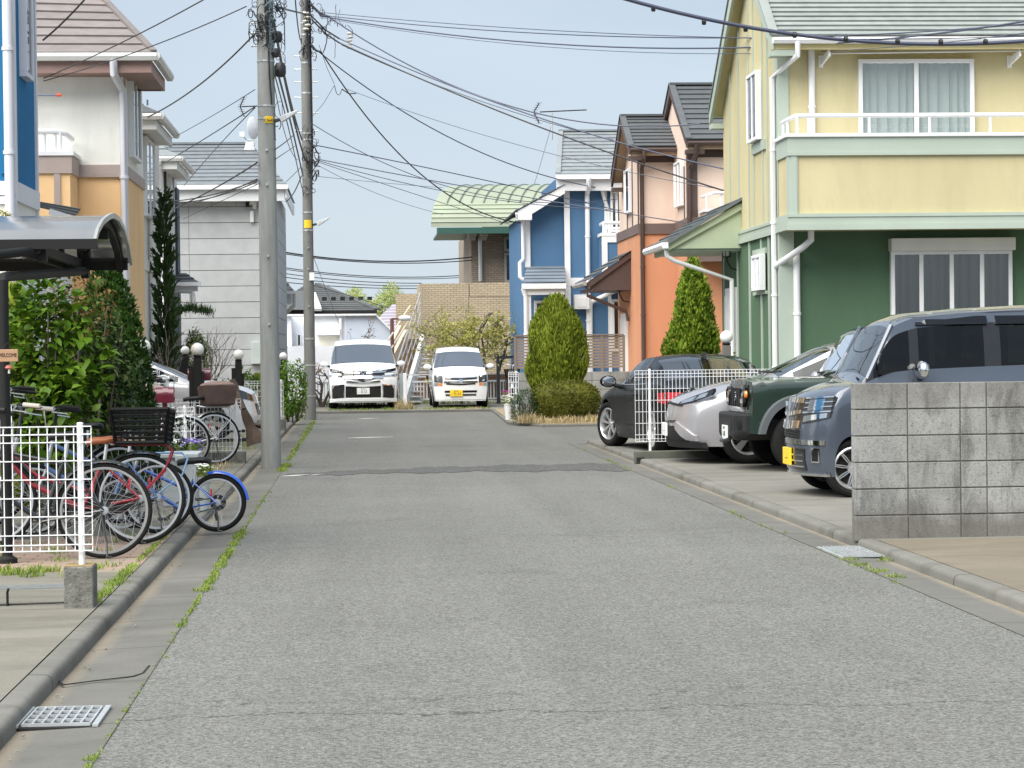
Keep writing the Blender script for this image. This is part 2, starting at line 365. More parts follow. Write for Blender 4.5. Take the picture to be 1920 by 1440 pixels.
def grate(x0, x1, y0, y1, nx, ny, label, z=.004):
    t = thing('drain_grate', label, 'drain grate', ((x0+x1)/2, (y0+y1)/2, 0))
    b = MB(); b.box(x0-.02, x1+.02, y0-.02, y1+.02, z-.04, z-.002); b.build('sump', m_dark, t)
    b = MB(); b.box(x0-.035, x0-.012, y0-.03, y1+.03, z, z+.01); b.box(x1+.012, x1+.035, y0-.03, y1+.03, z, z+.01); b.build_each('frame', m_curbgrate, t)
    b = MB()
    for i in range(nx+1):
        x = x0+(x1-x0)*i/nx; b.box(x-.004, x+.004, y0, y1, z, z+.012)
    for i in range(ny+1):
        y = y0+(y1-y0)*i/ny; b.box(x0, x1, y-.006, y+.006, z+.0005, z+.0135)
    b.build('bars', m_curbgrate, t)
    return t
g0 = G(48, 1357); g1 = G(172, 1320)
grate(-1.36, -1.09, 8.86, 9.28, 7, 4, 'steel drain grate in the left gutter beside the concrete kerb')
grate(3.42, 3.68, 15.25, 16.0, 8, 6, 'steel drain grate in the right gutter below the grey block wall')
b = MB(); jt = [G(104, 1270, .004), G(118, 1284, .004), G(180, 1276, .004), G(250, 1268, .004), G(268, 1262, .004), G(280, 1248, .004)]
for p_, q_ in zip(jt, jt[1:]): b.bar(p_, q_, .009, .004)
b.build('expansion_joint', m_dark, kind='structure')
# long slim grate in the left pavement, flat slab seam
b = MB(); b.box(-2.35, -1.75, 13.62, 13.86, LOT-.004, LOT+.003); tag(b.build('drain_cover', M('grey resin cover', (.15, .16, .16), .85, var=.2, vs=14, spec=.2), None), 'pale grey flat drain cover in the pavement behind the concrete block', 'drain cover')
b = MB(); b.box(5.3, 6.3, 19.3, 19.8, LOT-.004, LOT+.006); tag(b.build('drain_cover', MAT.get('x') or bpy.data.materials['grey resin cover']), 'pale flat drain cover in the driveway in front of the parked cars', 'drain cover')
# weeds
m_weed = leafm('weed blades', (.16, .26, .04), (.34, .40, .10), .6, .3)
m_straw = leafm('straw blades', (.42, .33, .17), (.62, .52, .32), .7, .2)
def blade(b, x, y, z, h, w, lean, az):
    c, s_ = cos(az), sin(az)
    pts = []
    for k, (t, ww) in enumerate(((0, 1), (.5, .8), (1, .1))):
        lx = lean*t*t; px, py, pz = x+c*lx, y+s_*lx, z+h*t
        pts += [(px-s_*w*ww/2, py+c*w*ww/2, pz), (px+s_*w*ww/2, py-c*w*ww/2, pz)]
    b.add(pts, [(0, 1, 3, 2), (2, 3, 5, 4)])
def tuft(b, x, y, z, rad, h, n, w=.006):
    for _ in range(n):
        a = random.uniform(0, 2*pi); d = rad*sqrt(random.random()); hh = h*random.uniform(.4, 1.1)*(1.15-.6*d/rad)
        blade(b, x+cos(a)*d, y+sin(a)*d, z, hh, w*random.uniform(.7, 1.5), hh*random.uniform(.2, .9), random.uniform(0, 2*pi))
def strip(b, x, y0, y1, w, n, h, bw, z=0):
    for _ in range(n):
        y = random.uniform(y0, y1); k = .5+.5*sin(y*5.1)*sin(y*2.3+1)+.3*sin(y*11)
        if random.random() > k+.25: continue
        blade(b, x+random.gauss(0, w*(.35+.5*max(0, k))), y, z, h*random.uniform(.4, 1.2), bw*random.uniform(.7, 1.5), h*random.uniform(.3, 1.2), random.uniform(0, 2*pi))
b = MB()
for y0, y1, w, n, h in ((7.2, 8.4, .012, 260, .016), (8.4, 12, .007, 300, .010), (12, 13.6, .014, 420, .018), (13.8, 18.6, .026, 2300, .026), (18.6, 24, .010, 500, .014), (27.9, 29.8, .05, 800, .035), (31, 38, .03, 800, .025), (38, 49, .05, 900, .03)): strip(b, -.985, y0, y1, w, n, h, .0045+.0002*y0)
for y0, y1, w, n, h in ((12.7, 13.6, .03, 500, .028), (13.7, 15.0, .035, 800, .03), (15.2, 17.9, .02, 700, .022)): strip(b, -1.535, y0, y1, w, n, h, .006, LOT)
for i in range(120):     # asphalt edge left
    y = random.uniform(7, 50); k = math.sin(y*1.7)+math.sin(y*.61+1)+.6*math.sin(y*4.1)
    if k < .35: continue
    tuft(b, -.985+random.gauss(0, .010+.0004*y), y, 0, .012+.0007*y, .010+.014*min(1, k), 8, .003+.0003*y)
for x, y, r_, n in ((-1.0, 8.1, .03, 40), (-1.03, 13.9, .04, 40)):
    tuft(b, x, y, LOT if x < -1.5 else 0, r_*.75, .032, n, .005)
for i in range(260):     # asphalt edge right
    y = random.uniform(9, 35); k = math.sin(y*1.3+2)+math.sin(y*.5)+.5*math.sin(y*3.3)
    if k > .4: tuft(b, 3.385+random.gauss(0, .02), y, 0, .03, .03, 7, .005)
for x, y in ((3.42, 15.1), (3.41, 14.7), (3.44, 14.3), (3.45, 13.9), (3.66, 15.0)): tuft(b, x, y, 0, .07, .035, 60, .006)
for i in range(40): tuft(b, random.uniform(-4.2, -1.7), random.uniform(14.2, 17.6), LOT, .10, .06, 26, .008)
for i in range(60): tuft(b, random.uniform(-5.5, -1.7), random.choice([14.55, 14.4, 14.7]), LOT, .08, .07, 22, .008)
for i in range(30): tuft(b, random.uniform(-3.5, -1.7), random.uniform(28, 50), LOT, .2, .09, 26, .012)
for i in range(46): tuft(b, random.uniform(-.7, 3.3), random.uniform(55.6, 56.6), LOT, .18, .07, 16, .016)
for i in range(60): tuft(b, random.uniform(-1.0, 6.5), random.uniform(61, 62.4), LOT, .2, .18, 16, .018)
for i in range(16): tuft(b, random.uniform(3.9, 4.6), random.uniform(28.6, 30.2), LOT, .1, .06, 18, .01)
b.build('grass', m_weed, kind='stuff', fix=False)
b = MB()
for i in range(26): tuft(b, random.uniform(3.5, 5.8), random.uniform(43.4, 43.9), .07, .16, .16, 60, .012)
for i in range(10): tuft(b, random.uniform(3.5, 4.0), random.uniform(43.4, 52), .07, .16, .14, 40, .012)
for i in range(12): tuft(b, random.uniform(-3.2, -1.7), random.uniform(27.5, 30), LOT, .2, .07, 40, .01)
for i in range(10): tuft(b, random.uniform(1.9, 3.2), random.uniform(55.7, 56.2), LOT, .15, .06, 24, .012)
b.build('dry_grass', m_straw, kind='stuff', fix=False)
# ================================================================== houses, right side
class Pl:
    """a wall plane: origin o, horizontal direction u, outward normal n"""
    def __init__(s, o, u, n): s.o = Vector(o); s.u = Vector(u); s.n = Vector(n)
    def p(s, a, z, d=0): return s.o+s.u*a+s.n*d+Vector((0, 0, z))
    def box(s, b, a0, a1, z0, z1, d0, d1):
        return b.add([s.p(a, z, d) for z in (z0, z1) for d in (d0, d1) for a in (a0, a1)],
                     [(0, 2, 3, 1), (4, 5, 7, 6), (0, 1, 5, 4), (1, 3, 7, 5), (3, 2, 6, 7), (2, 0, 4, 6)])
def front(Y): return Pl((0, Y, 0), (1, 0, 0), (0, -1, 0))
def left_face(X): return Pl((X, 0, 0), (0, 1, 0), (-1, 0, 0))     # faces -X
def right_face(X): return Pl((X, 0, 0), (0, 1, 0), (1, 0, 0))     # faces +X
m_white = M('white paint', (.74, .75, .76), .45, var=.06, vs=1.5)
m_offw = M('offwhite trim', (.68, .68, .65), .5, var=.08, vs=1.5)
m_glass = glass('window glass', (.90, .93, .92), .0, 1.9)
m_inside = M('dim interior', (.03, .032, .035), .9)
m_curt = M('net curtain', (.36, .40, .39), .9, var=.03, vs=.6)
m_curtd = M('grey curtain', (.27, .275, .25), .9, var=.03, vs=.6)
m_alu = M('aluminium', (.55, .56, .56), .35, .5, .08)
def window(par, pl, a0, a1, z0, z1, cols=2, fr=.045, mat=None, curt=m_curt, cz=None, shut=None, d=.0, cover=(.0, 1.)):
    """frame (part) > pane, curtain, backing; stands .05 proud of the wall"""
    b = MB()
    for x0, x1, y0, y1 in ((a0, a1, z1-fr, z1), (a0, a1, z0, z0+fr), (a0, a0+fr, z0+fr, z1-fr), (a1-fr, a1, z0+fr, z1-fr)): pl.box(b, x0, x1, y0, y1, d, d+.095)
    for k in range(1, cols):
        c = a0+(a1-a0)*k/cols; pl.box(b, c-fr*.55, c+fr*.55, z0+fr, z1-fr, d+.01, d+.088)
    w = b.build('window', mat or m_white, par, bevel=.004)
    b = MB(); pl.box(b, a0+fr*.5, a1-fr*.5, z0+fr*.5, z1-fr*.5, d+.004, d+.010); b.build('interior', m_inside, w)
    if curt:
        b = MB(); n = max(10, int((a1-a0)/.035)); c0 = a0+fr+(a1-a0-2*fr)*cover[0]; c1 = a0+fr+(a1-a0-2*fr)*cover[1]
        ph = random.random()*9
        b.grid(lambda u, v: pl.p(c0+(c1-c0)*u, z0+fr+(z1-z0-2*fr)*v, d+.064-.052*abs(sin(u*n*.78+ph+.9*sin(u*13)))**.6), n*4, 1)
        b.build('curtain', curt, w, smooth=80)
    b = MB(); b.quad(pl.p(a0+fr, z0+fr, d+.070), pl.p(a1-fr, z0+fr, d+.070), pl.p(a1-fr, z1-fr, d+.070), pl.p(a0+fr, z1-fr, d+.070)); b.build('pane', m_glass, w)
    return w
def roof_rows(b, e0, e1, r0, r1, rows, th=.03):
    e0, e1, r0, r1 = map(Vector, (e0, e1, r0, r1))
    nrm = (e1-e0).cross(r0-e0).normalized()
    if nrm.z < 0: nrm = -nrm
    for k in range(rows):
        t0, t1 = k/rows, (k+1)/rows
        a, c = e0.lerp(r0, t0), e1.lerp(r1, t0); a2, c2 = e0.lerp(r0, t1), e1.lerp(r1, t1)
        b.add([a, c, c+nrm*th, a+nrm*th, c2+nrm*.002, a2+nrm*.002, a2, c2], [(0, 1, 2, 3), (3, 2, 4, 5), (0, 3, 5, 6), (1, 7, 4, 2)])
def slab(b, pts, th):
    pts = [Vector(p) for p in pts]; n = len(pts)
    b.add(pts+[p-Vector((0, 0, th)) for p in pts], [tuple(range(n)), tuple(range(2*n-1, n-1, -1))]+[(i, (i+1) % n, n+(i+1) % n, n+i) for i in range(n)])
def slate(name, col, k=.12):
    return M(name, col, .62, var=k, vs=5, bump=.15, bs=40, island=.12)
def stucco(name, col, streak=.1): return M(name, col, .85, var=.085, vs=1.1, bump=.4, bs=60, streak=True, spec=.2, dirt=sc(col, .86))
def gable_x(par, xl, xr, ye, ze, yr, zr, yf, zf, rows, m_roof, m_barge, m_sof, m_gut, bw=.2, gut=True):
    """roof with its ridge along X, left gable end in view"""
    b = MB(); roof_rows(b, (xl, ye, ze), (xr, ye, ze), (xl, yr, zr), (xr, yr, zr), rows); roof_rows(b, (xl, yf, zf), (xr, yf, zf), (xl, yr, zr), (xr, yr, zr), rows)
    b.bar((xl, yr, zr+.03), (xr, yr, zr+.03), .2, .05)
    for (y, z) in ((ye, ze), (yf, zf)):
        b.bar((xl+.05, y, z+.035), (xl+.05, yr, zr+.045), .14, .025)
    roof = b.build('roof', m_roof, par)
    b = MB()
    for (y, z) in ((ye, ze), (yf, zf)):
        d = Vector((0, yr-y, zr-z)).normalized(); up = Vector((0, -d.z, d.y)) if d.y > 0 else Vector((0, d.z, -d.y))
        b.add([Vector((x, *q)) for x in (xl, xl+.05) for q in ((y, z-.02), (yr, zr-.02), (yr, zr-.02-bw*1.2), (y, z-.02-bw))], [(0, 1, 2, 3), (7, 6, 5, 4), (0, 4, 5, 1), (1, 5, 6, 2), (2, 6, 7, 3), (3, 7, 4, 0)])
        s_ = .28 if y == ye else -.28
        b.box(xl+.001, xl+.40, min(y, y+s_), max(y, y+s_), z-.30, z-.21)
    b.build('bargeboard', m_barge, roof)
    b = MB()
    for (y, z) in ((ye, ze), (yf, zf)):
        b.quad((xl+.05, y, z-.08), (xl+.05, yr, zr-.08), (xr, yr, zr-.08), (xr, y, z-.08))
    b.box(xl+.05, xr, ye+.03, ye+.07, ze-.2, ze-.035)
    b.build('soffit', m_sof, roof)
    if gut:
        b = MB(); b.prism([(ye-.09, ze-.03), (ye-.10, ze-.07), (ye-.07, ze-.12), (ye+.01, ze-.12), (ye+.01, ze-.03), (ye-.005, ze-.03), (ye-.005, ze-.10), (ye-.06, ze-.10), (ye-.08, ze-.03)], 'x', xl+.03, xr)
        b.build('gutter', m_gut, roof)
    return roof
def pipe(par, path, r, mat, name='downpipe', clips=True):
    b = MB(); b.tube(path, r, 10)
    if clips:
        for p, q in zip(path, path[1:]):
            p, q = Vector(p), Vector(q)
            if abs((q-p).normalized().z) > .95 and (q-p).length > 1:
                k = int((q-p).length/1.3)+1
                for i in range(1, k): c = p.lerp(q, i/k); b.cyl(c-Vector((0, 0, .02)), c+Vector((0, 0, .02)), r*1.22, None, 10)
    return b.build(name, mat, par, smooth=40)
# ---------------------------------------------------------------- yellow house
m_yel = stucco('yellow stucco', (.53, .475, .285)); m_grn = stucco('green stucco', (.082, .145, .088)); m_pale = M('pale green trim', (.37, .435, .37), .55, var=.06, vs=1)
m_roofg = slate('pale green slates', (.225, .25, .238)); m_dkslate = slate('dark slates', (.10, .12, .13))
HY, HX, HB = 33.0, 6.46, 38.4
yh = thing('house', 'yellow two-storey house with a green ground floor, balcony and pale green roof', 'house', (10, 35.5, 0), group='houses along the street')
zb0, zb1 = px_z(428, 32.1, 1490), px_z(401, 32.1, 1490)
F, S = front(HY), left_face(HX)
b = MB(); b.box(HX, 14, HY, HB, 0, zb0); wall1 = b.build('lower_wall', m_grn, yh)
ze = px_z(67, 32.5, 1445); zf = px_z(212, 38.3, 1340); yr = (38.3+32.5+(zf-ze)/.75)/2; zr = ze+.75*(yr-32.5)
def roofline(y): return min(ze+.75*(y-32.5), zf+.75*(38.3-y))-.1
b = MB(); b.prism([(HY, zb0), (HB-.3, zb0), (HB-.3, roofline(HB-.3)), (yr, zr-.1), (HY, roofline(HY))], 'x', HX, 14); b.build('upper_wall', m_yel, yh)
b = MB(); S.box(b, HY-.02, HB, zb0, zb1-.02, .0, .035); S.box(b, HY-.02, HB, zb0-.02, zb0+.05, .035, .055); S.box(b, HY-.02, HB, zb1-.07, zb1-.03, .035, .05)
b.build('belt_course', m_pale, yh)
b = MB()
for y in (37.35, 36.5, 35.55, 35.1, 34.32, 33.9): S.box(b, y-.025, y+.025, zb1-.02, roofline(y)-.05, 0, .02)
S.box(b, HY-.0, HY+.22, zb1-.02, ze-.15, .001, .03); F.box(b, HX-.03, HX+.14, zb1-.02, ze-.2, .001, .03)
for y, w in ((38.1, .03), (36.75, .03), (35.6, .04), (34.55, .04), (33.9, .05)): S.box(b, y-w, y+w, .3, zb0-.02, 0, .022)
S.box(b, HY, HY+.3, .3, zb0-.02, .001, .03); F.box(b, HX-.03, HX+.2, .3, zb0, .001, .03)
b.build('corner_board', m_pale, yh)
gable_x(yh, px_x(1445, 32.5, 80), 14.4, 32.5, ze, yr, zr, 38.3, zf, 22, m_roofg, m_pale, M('yellow soffit', (.62, .54, .28), .7), m_white, .2)
# balcony
BYF = 32.1; BX = 6.43; zs0, zs1 = px_z(292, BYF, 1500), px_z(258, BYF, 1500)
b = MB(); b.box(BX, 14, BYF, HY-.001, zb0, zs1); bal = b.build('balcony', m_yel, yh)
B_ = front(BYF); BL = left_face(BX)
b = MB(); B_.box(b, BX-.04, 14, zb0-.02, zb1, 0, .04); B_.box(b, BX-.055, 14, zb0-.03, zb0+.06, .04, .06); B_.box(b, BX-.055, 14, zb1-.05, zb1, .04, .055)
BL.box(b, BYF, HY-.03, zb0-.02, zb1, 0, .04); B_.box(b, BX-.03, 14, zs0, zs1, .001, .035); B_.box(b, BX-.045, 14, zs0, zs0+.05, .035, .05); BL.box(b, BYF, HY-.03, zs0, zs1, .001, .03)
B_.box(b, BX-.02, BX+.12, zb1, zs0, 0, .025); B_.box(b, BX+.02, BX+.10, zb1, zs0, .025, .035); BL.box(b, BYF, BYF+.14, zb1, zs0, 0, .02)
b.build('trim', m_pale, bal)
b = MB(); b.box(BX-.07, 14, BYF-.07, HY-.02, zs1+.001, zs1+.055); b.build('coping', m_white, bal, bevel=.01)
b = MB(); zt = px_z(216, BYF, 1560); xl = BX+.05
b.tube([(xl, HY-.15, zt-.03), (xl, BYF+.28, zt-.03), (xl+.06, BYF+.1, zt), (xl+.22, BYF+.05, zt), (14, BYF+.05, zt)], .033, 10)
for px in (1495, 1516, 1630, 1743, 1857):
    x = px_x(px, BYF+.05, 230); b.cyl((x, BYF+.05, zs1+.05), (x, BYF+.05, zt), .022, None, 10)
for y in (BYF+.35, HY-.2): b.cyl((xl, y, zs1+.05), (xl, y, zt-.03), .022, None, 10)
b.build('railing', m_white, bal, smooth=40)
# windows
window(yh, F, px_x(1608, HY, 180), px_x(1824, HY, 180), zs1-.55, px_z(112, HY, 1700), 2, .06)
w = window(yh, F, px_x(1668, HY, 500), px_x(1895, HY, 500), .55, px_z(470, HY, 1780), 4, .06, curt=m_curtd)
b = MB(); F.box(b, px_x(1665, HY, 460), px_x(1897, HY, 460), px_z(471, HY, 1780), px_z(447, HY, 1780), .0, .22); b.build('shutter_box', m_offw, w, bevel=.012)
window(yh, S, 34.35, 35.2, px_z(266, 34.8, 1430), px_z(138, 34.8, 1430), 2, .05, d=.02)
window(yh, S, 34.1, 34.85, px_z(545, 34.5, 1434), px_z(478, 34.5, 1434), 2, .05, d=.03)
b = MB()
for za, zb_ in ((px_z(287, 34.8, 1430), px_z(268, 34.8, 1430)), (px_z(552, 34.5, 1434), px_z(546, 34.5, 1434)), (px_z(477, 34.5, 1434), px_z(466, 34.5, 1434))): S.box(b, 34.1, 35.2, za, zb_, 0, .035)
b.build_each('window_board', m_pale, yh)
# pipes
py_ = HY-.12
pipe(yh, [(HX+.18, 32.44, ze-.1), (HX+.18, 32.44, ze-.3), (HX-.08, HY+.12, ze-.55), (HX-.08, HY+.12, .1)], .042, m_white)
xx = px_x(1521, HY, 200); pipe(yh, [(xx, HY-.06, ze-.16), (xx, HY-.06, zs1-.3)], .05, m_white)
pipe(yh, [(px_x(1518, 32.5, 430), 32.4, zb0), (px_x(1518, 32.5, 430), 32.4, zb0-.16), (px_x(1506, 32.5, 460), 32.5, zb0-.26), (HX-.06, HY+.1, zb0-.52)], .05, m_white)
x5 = px_x(1493, HY, 600); pipe(yh, [(x5, HY-.07, .1), (x5, HY-.07, px_z(470, HY, 1493))], .052, m_white)
b = MB()
for px in (1537, 1890):
    x = px_x(px, HY, 110); z = px_z(112, HY, px); F.box(b, x-.02, x+.05, z-.12, z+.06, 0, .03); b.bar((x+.02, HY-.03, z-.04), (x+.06, HY-.42, z+.05), .03, .10)
b.build_each('laundry_bracket', m_white, yh)
b = MB(); z = px_z(112, HY, 1537)+.05; b.cyl((px_x(1548, HY), HY-.36, z), (12.5, HY-.36, z+.06), .016, None, 8); tag(b.build('laundry_pole', m_alu, None, smooth=40), 'thin metal laundry pole hanging above the balcony of the yellow house', 'laundry pole')
# porch on the side wall
PY = 36.4; xa, xb = px_x(1262, PY, 460), HX
za, zt_ = px_z(455, PY, 1270), px_z(380, PY, 1398)
b = MB(); roof_rows(b, (xa-.12, PY-.12, za+.02), (xa-.12, 38.7, za+.02), (xb, PY-.12, zt_+.08), (xb, 38.7, zt_+.08), 6); b.bar((xa-.1, PY-.1, za+.0), (xb, PY-.1, zt_+.06), .06, .05)
por = b.build('porch_roof', m_dkslate, yh)
m_lgrn = M('light green board', (.40, .47, .33), .6, var=.05)
b = MB(); b.prism([(xa-.02, za-.10), (xb, za-.10), (xb, zt_-.02), (xa-.02, za+.0)], 'y', PY, PY+.06); b.prism([(xa-.1, za-.14), (xb, zt_-.12), (xb, zt_-.0), (xa-.1, za-.02)], 'y', PY-.06, PY-.002)
b.box(xa-.02, xa+.04, PY+.06, 38.6, za-.16, za-.02); b.build('gable', m_lgrn, por)
b = MB(); b.box(xa+.04, xb, PY+.06, 38.6, za-.14, za-.10); b.build('soffit', m_pale, por)
b = MB(); b.prism([(xa-.2, za+.0), (xa-.22, za-.05), (xa-.19, za-.1), (xa-.1, za-.1), (xa-.1, za)], 'y', PY-.14, 38.7); b.build('gutter', m_white, por)
pipe(yh, [(xa-.12, PY+.02, za-.1), (xa-.10, PY+.02, za-.22), (xa+.02, PY+.05, za-.3), (xb-.12, PY+.3, za-.62), (xb-.1, PY+.35, .1)], .04, m_white)
m_lamp = M('black iron', (.02, .02, .02), .5, .5)
m_frost = M('lamp glass', (.75, .73, .68), .25)
def wall_lantern(par, p, k=1):
    x, y, z = p; b = MB(); b.tube([(x, y, z-.18*k), (x-.1*k, y, z-.16*k), (x-.16*k, y, z-.05*k), (x-.16*k, y, z)], .012*k, 6); b.lathe([(.0, .22*k), (.02*k, .2*k), (.085*k, .14*k), (.06*k, .14*k)], 6, (x-.16*k, y, z)); b.lathe([(.05*k, 0), (.055*k, .012*k), (0, -.02*k)], 6, (x-.16*k, y, z))
    for j in range(6): a = pi/3*j; b.bar((x-.16*k+.05*k*cos(a), y+.05*k*sin(a), z), (x-.16*k+.075*k*cos(a), y+.075*k*sin(a), z+.14*k), .01*k)
    o = b.build('lantern', m_lamp, par); b = MB(); b.lathe([(.045*k, .005), (.068*k, .135*k)], 6, (x-.16*k, y, z)); b.build('lantern_glass', m_frost, o)
wall_lantern(yh, (HX, 36.75, px_z(482, 36.75, 1385)), 1.2)
def panel_door(par, pl, a0, a1, z0, z1, mat, d=.0):
    b = MB(); pl.box(b, a0, a1, z0, z1, d, d+.06); n = 4
    for k in range(n): w = (a1-a0)/n; pl.box(b, a0+w*k+.02, a0+w*(k+1)-.02, z0+.15, z1-.12, d+.06, d+.075)
    o = b.build('door', mat, par, bevel=.004)
    b = MB(); b.tube([pl.p(a0+.1, z0+.9, d+.06), pl.p(a0+.1, z0+.9, d+.11), pl.p(a0+.1, z0+1.25, d+.11), pl.p(a0+.1, z0+1.25, d+.06)], .014, 6); b.build('handle', m_alu, o); return o
panel_door(yh, S, 36.75, 37.75, .35, 2.55, m_white)
b = MB(); b.box(HX-1.1, HX-.001, 36.3, 38.4, .0, .33); b.build('step', M('stone step', (.42, .40, .36), .85, var=.15, bump=.2), yh, bevel=.01)
# ---------------------------------------------------------------- orange house
m_or = stucco('orange stucco', (.56, .27, .155)); m_pk = stucco('pink beige stucco', (.68, .54, .45)); m_br = M('brown trim', (.075, .048, .042), .55, var=.1); m_slate = slate('charcoal slates', (.075, .083, .088))
m_brl = M('brown band', (.14, .10, .088), .6)
oh = thing('house', 'orange and pink house with brown trim and stepped charcoal roofs', 'house', (10, 52, 0), group='houses along the street')
OY, OX = 49.8, 6.48
ob0, ob1 = px_z(437, OY, 1240), px_z(419, OY, 1240)
e1, r1, f1 = px_z(275, 49.35, 1179), px_z(219, 50.9, 1164), px_z(337, 52.9, 1145)
b = MB(); b.box(OX, 9.5, OY, 54, 0, ob0); b.box(7.32, 14, 47.7, OY-.002, 0, ob0); b.build('lower_wall', m_or, oh)
b = MB(); b.prism([(OY, ob0), (53.6, ob0), (53.6, f1-.25), (50.9, r1-.12), (OY, e1+.15)], 'x', OX, 7.7)
e2, r2, f2 = px_z(262, 47.3, 1290), px_z(160, 49.8, 1255), px_z(222, 50.7, 1244)
b.prism([(47.7, ob0), (53, ob0), (53, f2-.9), (49.8, r2-.12), (47.7, e2+.1)], 'x', 7.3, 14); b.build('upper_wall', m_pk, oh)
gable_x(oh, px_x(1179, 49.35, 275), 8.2, 49.35, e1, 50.9, r1, 52.9, f1, 9, m_slate, m_br, M('tan soffit', (.42, .30, .20), .7), m_br, .16)
gable_x(oh, px_x(1287, 47.3, 262), 14, 47.3, e2, 49.8, r2, 52.2, f2-.7, 11, m_slate, m_br, bpy.data.materials['tan soffit'], m_br, .16)
F1, F2, S1, S2 = front(OY), front(47.7), left_face(OX), left_face(7.3)
b = MB()
F1.box(b, OX-.02, 7.3, ob0, ob1, 0, .03); F1.box(b, OX-.03, 7.3, ob0-.02, ob0+.03, .03, .045); S1.box(b, OY, 54, ob0, ob1, 0, .03); S2.box(b, 47.7, OY, ob0, ob1, 0, .03); F2.box(b, 7.28, 14, ob0, ob1, 0, .03)
b.build('belt_course', m_brl, oh)
b = MB(); S1.box(b, OY-.0, OY+.10, ob1, e1-.2, 0, .022); S2.box(b, 47.7, 47.85, ob1, e2-.2, 0, .022); F2.box(b, 7.28, 7.5, ob1, e2-.2, 0, .022)
F1.box(b, OX, 7.3, e1-.32, e1-.15, .0, .02); F2.box(b, 7.3, 14, e2-.35, e2-.18, 0, .02); S2.box(b, 48.2, 48.26, ob1, e2-.5, 0, .02); S1.box(b, 50.9, 50.96, ob1, r1-.6, 0, .02); S1.box(b, 51.9, 51.96, ob1, f1-.1, 0, .02)
b.build('corner_board', m_br, oh)
pipe(oh, [(OX+.06, 49.3, e1-.1), (OX+.06, 49.3, e1-.25), (OX+.06, OY-.07, e1-.5), (OX+.06, OY-.07, .1)], .05, m_br)
pipe(oh, [(7.42, 47.25, e2-.1), (7.42, 47.3, e2-.3), (7.30, 47.62, e2-.6), (7.30, 47.62, .1)], .05, m_br)
window(oh, S2, 48.3, 49.3, px_z(388, 48.8, 1285), px_z(303, 48.8, 1285), 2, .05)
window(oh, S1, 51.0, 51.9, px_z(400, 51.4, 1178), px_z(318, 51.4, 1178), 1, .05)
# balcony beside the second volume
yb = 46.9; bz0, bz1 = px_z(445, yb, 1330), px_z(397, yb, 1330)
b = MB(); b.box(7.55, 14, yb, 47.66, bz0-.5, bz1); obal = b.build('balcony', m_pk, oh)
b = MB(); b.box(7.5, 14, yb-.05, 47.6, bz1, bz1+.06); zt2 = px_z(362, yb, 1330); b.tube([(7.58, 47.5, zt2-.04), (7.58, yb+.2, zt2-.04), (7.72, yb, zt2), (14, yb, zt2)], .035, 8)
for x in (7.58, 7.9, 8.6): b.cyl((x, yb+.02, bz1), (x, yb+.02, zt2), .022, None, 8)
b.build('railing', m_white, obal, smooth=40)
b = MB(); b.box(7.5, 14, yb-.02, 47.65, bz0-.52, bz0-.36); b.box(7.52, 14, yb-.015, yb, bz0-.1, bz0+.1); b.build('trim', m_brl, obal)
# porch
PO = 51.4; xa2, xb2 = px_x(1106, PO, 525), OX; pa, pb = px_z(527, PO, 1106), px_z(470, PO, 1184)
b = MB(); roof_rows(b, (xa2-.1, PO-.1, pa), (xa2-.1, 53.8, pa), (xb2, PO-.1, pb), (xb2, 53.8, pb), 5); por2 = b.build('porch_roof', m_slate, oh)
b = MB(); b.prism([(xa2, pa-.22), (xb2, pa-.22), (xb2, pb-.04), (xa2, pa-.06)], 'y', PO, PO+.05); b.prism([(xa2-.08, pa-.2), (xb2, pb-.16), (xb2, pb-.03), (xa2-.08, pa-.04)], 'y', PO-.06, PO-.002); b.box(xa2, xb2, PO+.05, 53.8, pa-.22, pa-.16); b.build('gable', m_br, por2)
b = MB(); b.prism([(xa2-.17, pa-.01), (xa2-.19, pa-.06), (xa2-.16, pa-.11), (xa2-.09, pa-.11), (xa2-.09, pa-.01)], 'y', PO-.12, 53.8); b.build('gutter', M('grey gutter', (.30, .29, .28), .5), por2)
pipe(oh, [(xa2-.08, PO, pa-.1), (xa2-.06, PO, pa-.34), (xb2-.1, PO+.25, pa-.72), (xb2-.05, PO+.25, pa-.95)], .04, m_br)
wall_lantern(oh, (OX-.02, 51.6, px_z(545, 51.6, 1176)), 1.5)
panel_door(oh, S1, 52.1, 53.1, .3, 2.4, m_white)
b = MB(); F1.box(b, 6.9, 7.0, 1, 1.2, 0, .1); b.build('meter_box', m_pk, oh)
# ---------------------------------------------------------------- blue house at the end
m_bl = stucco('blue stucco', (.078, .165, .29)); m_gslate = slate('grey slates', (.20, .225, .235))
bh = thing('house', 'blue house with white boards and grey roof at the end of the street', 'house', (7, 59, 0), group='houses along the street')
UY = 57.0; FB = front(UY); Z = lambda py, Y=UY, px=1080: px_z(py, Y, px); X = lambda px, Y=UY, py=480: px_x(px, Y, py)
ub0, ub1 = Z(536), Z(521); ue = Z(327, 56.6); x0 = X(1059)
b = MB(); b.box(x0, 12, UY, 64, 0, ue+.1); b.prism([(X(985), 0), (x0, 0), (x0, Z(352)), (X(985), Z(398))], 'y', UY+.15, 63); b.build('wall', m_bl, bh)
xl = X(1042, 56.6, 327); xk = X(1047, 60, 247); zk = Z(247, 60)
b = MB(); roof_rows(b, (xl, 56.6, ue), (12, 56.6, ue), (xk, 60, zk), (12, 60, zk), 12); roof_rows(b, (xk+.5, 63.4, ue), (12, 63.4, ue), (xk, 60, zk), (12, 60, zk), 12); b.bar((xk, 60, zk+.03), (12, 60, zk+.03), .2, .05); b.bar((xl+.06, 56.6, ue+.04), (xk+.06, 60, zk+.04), .14, .03)
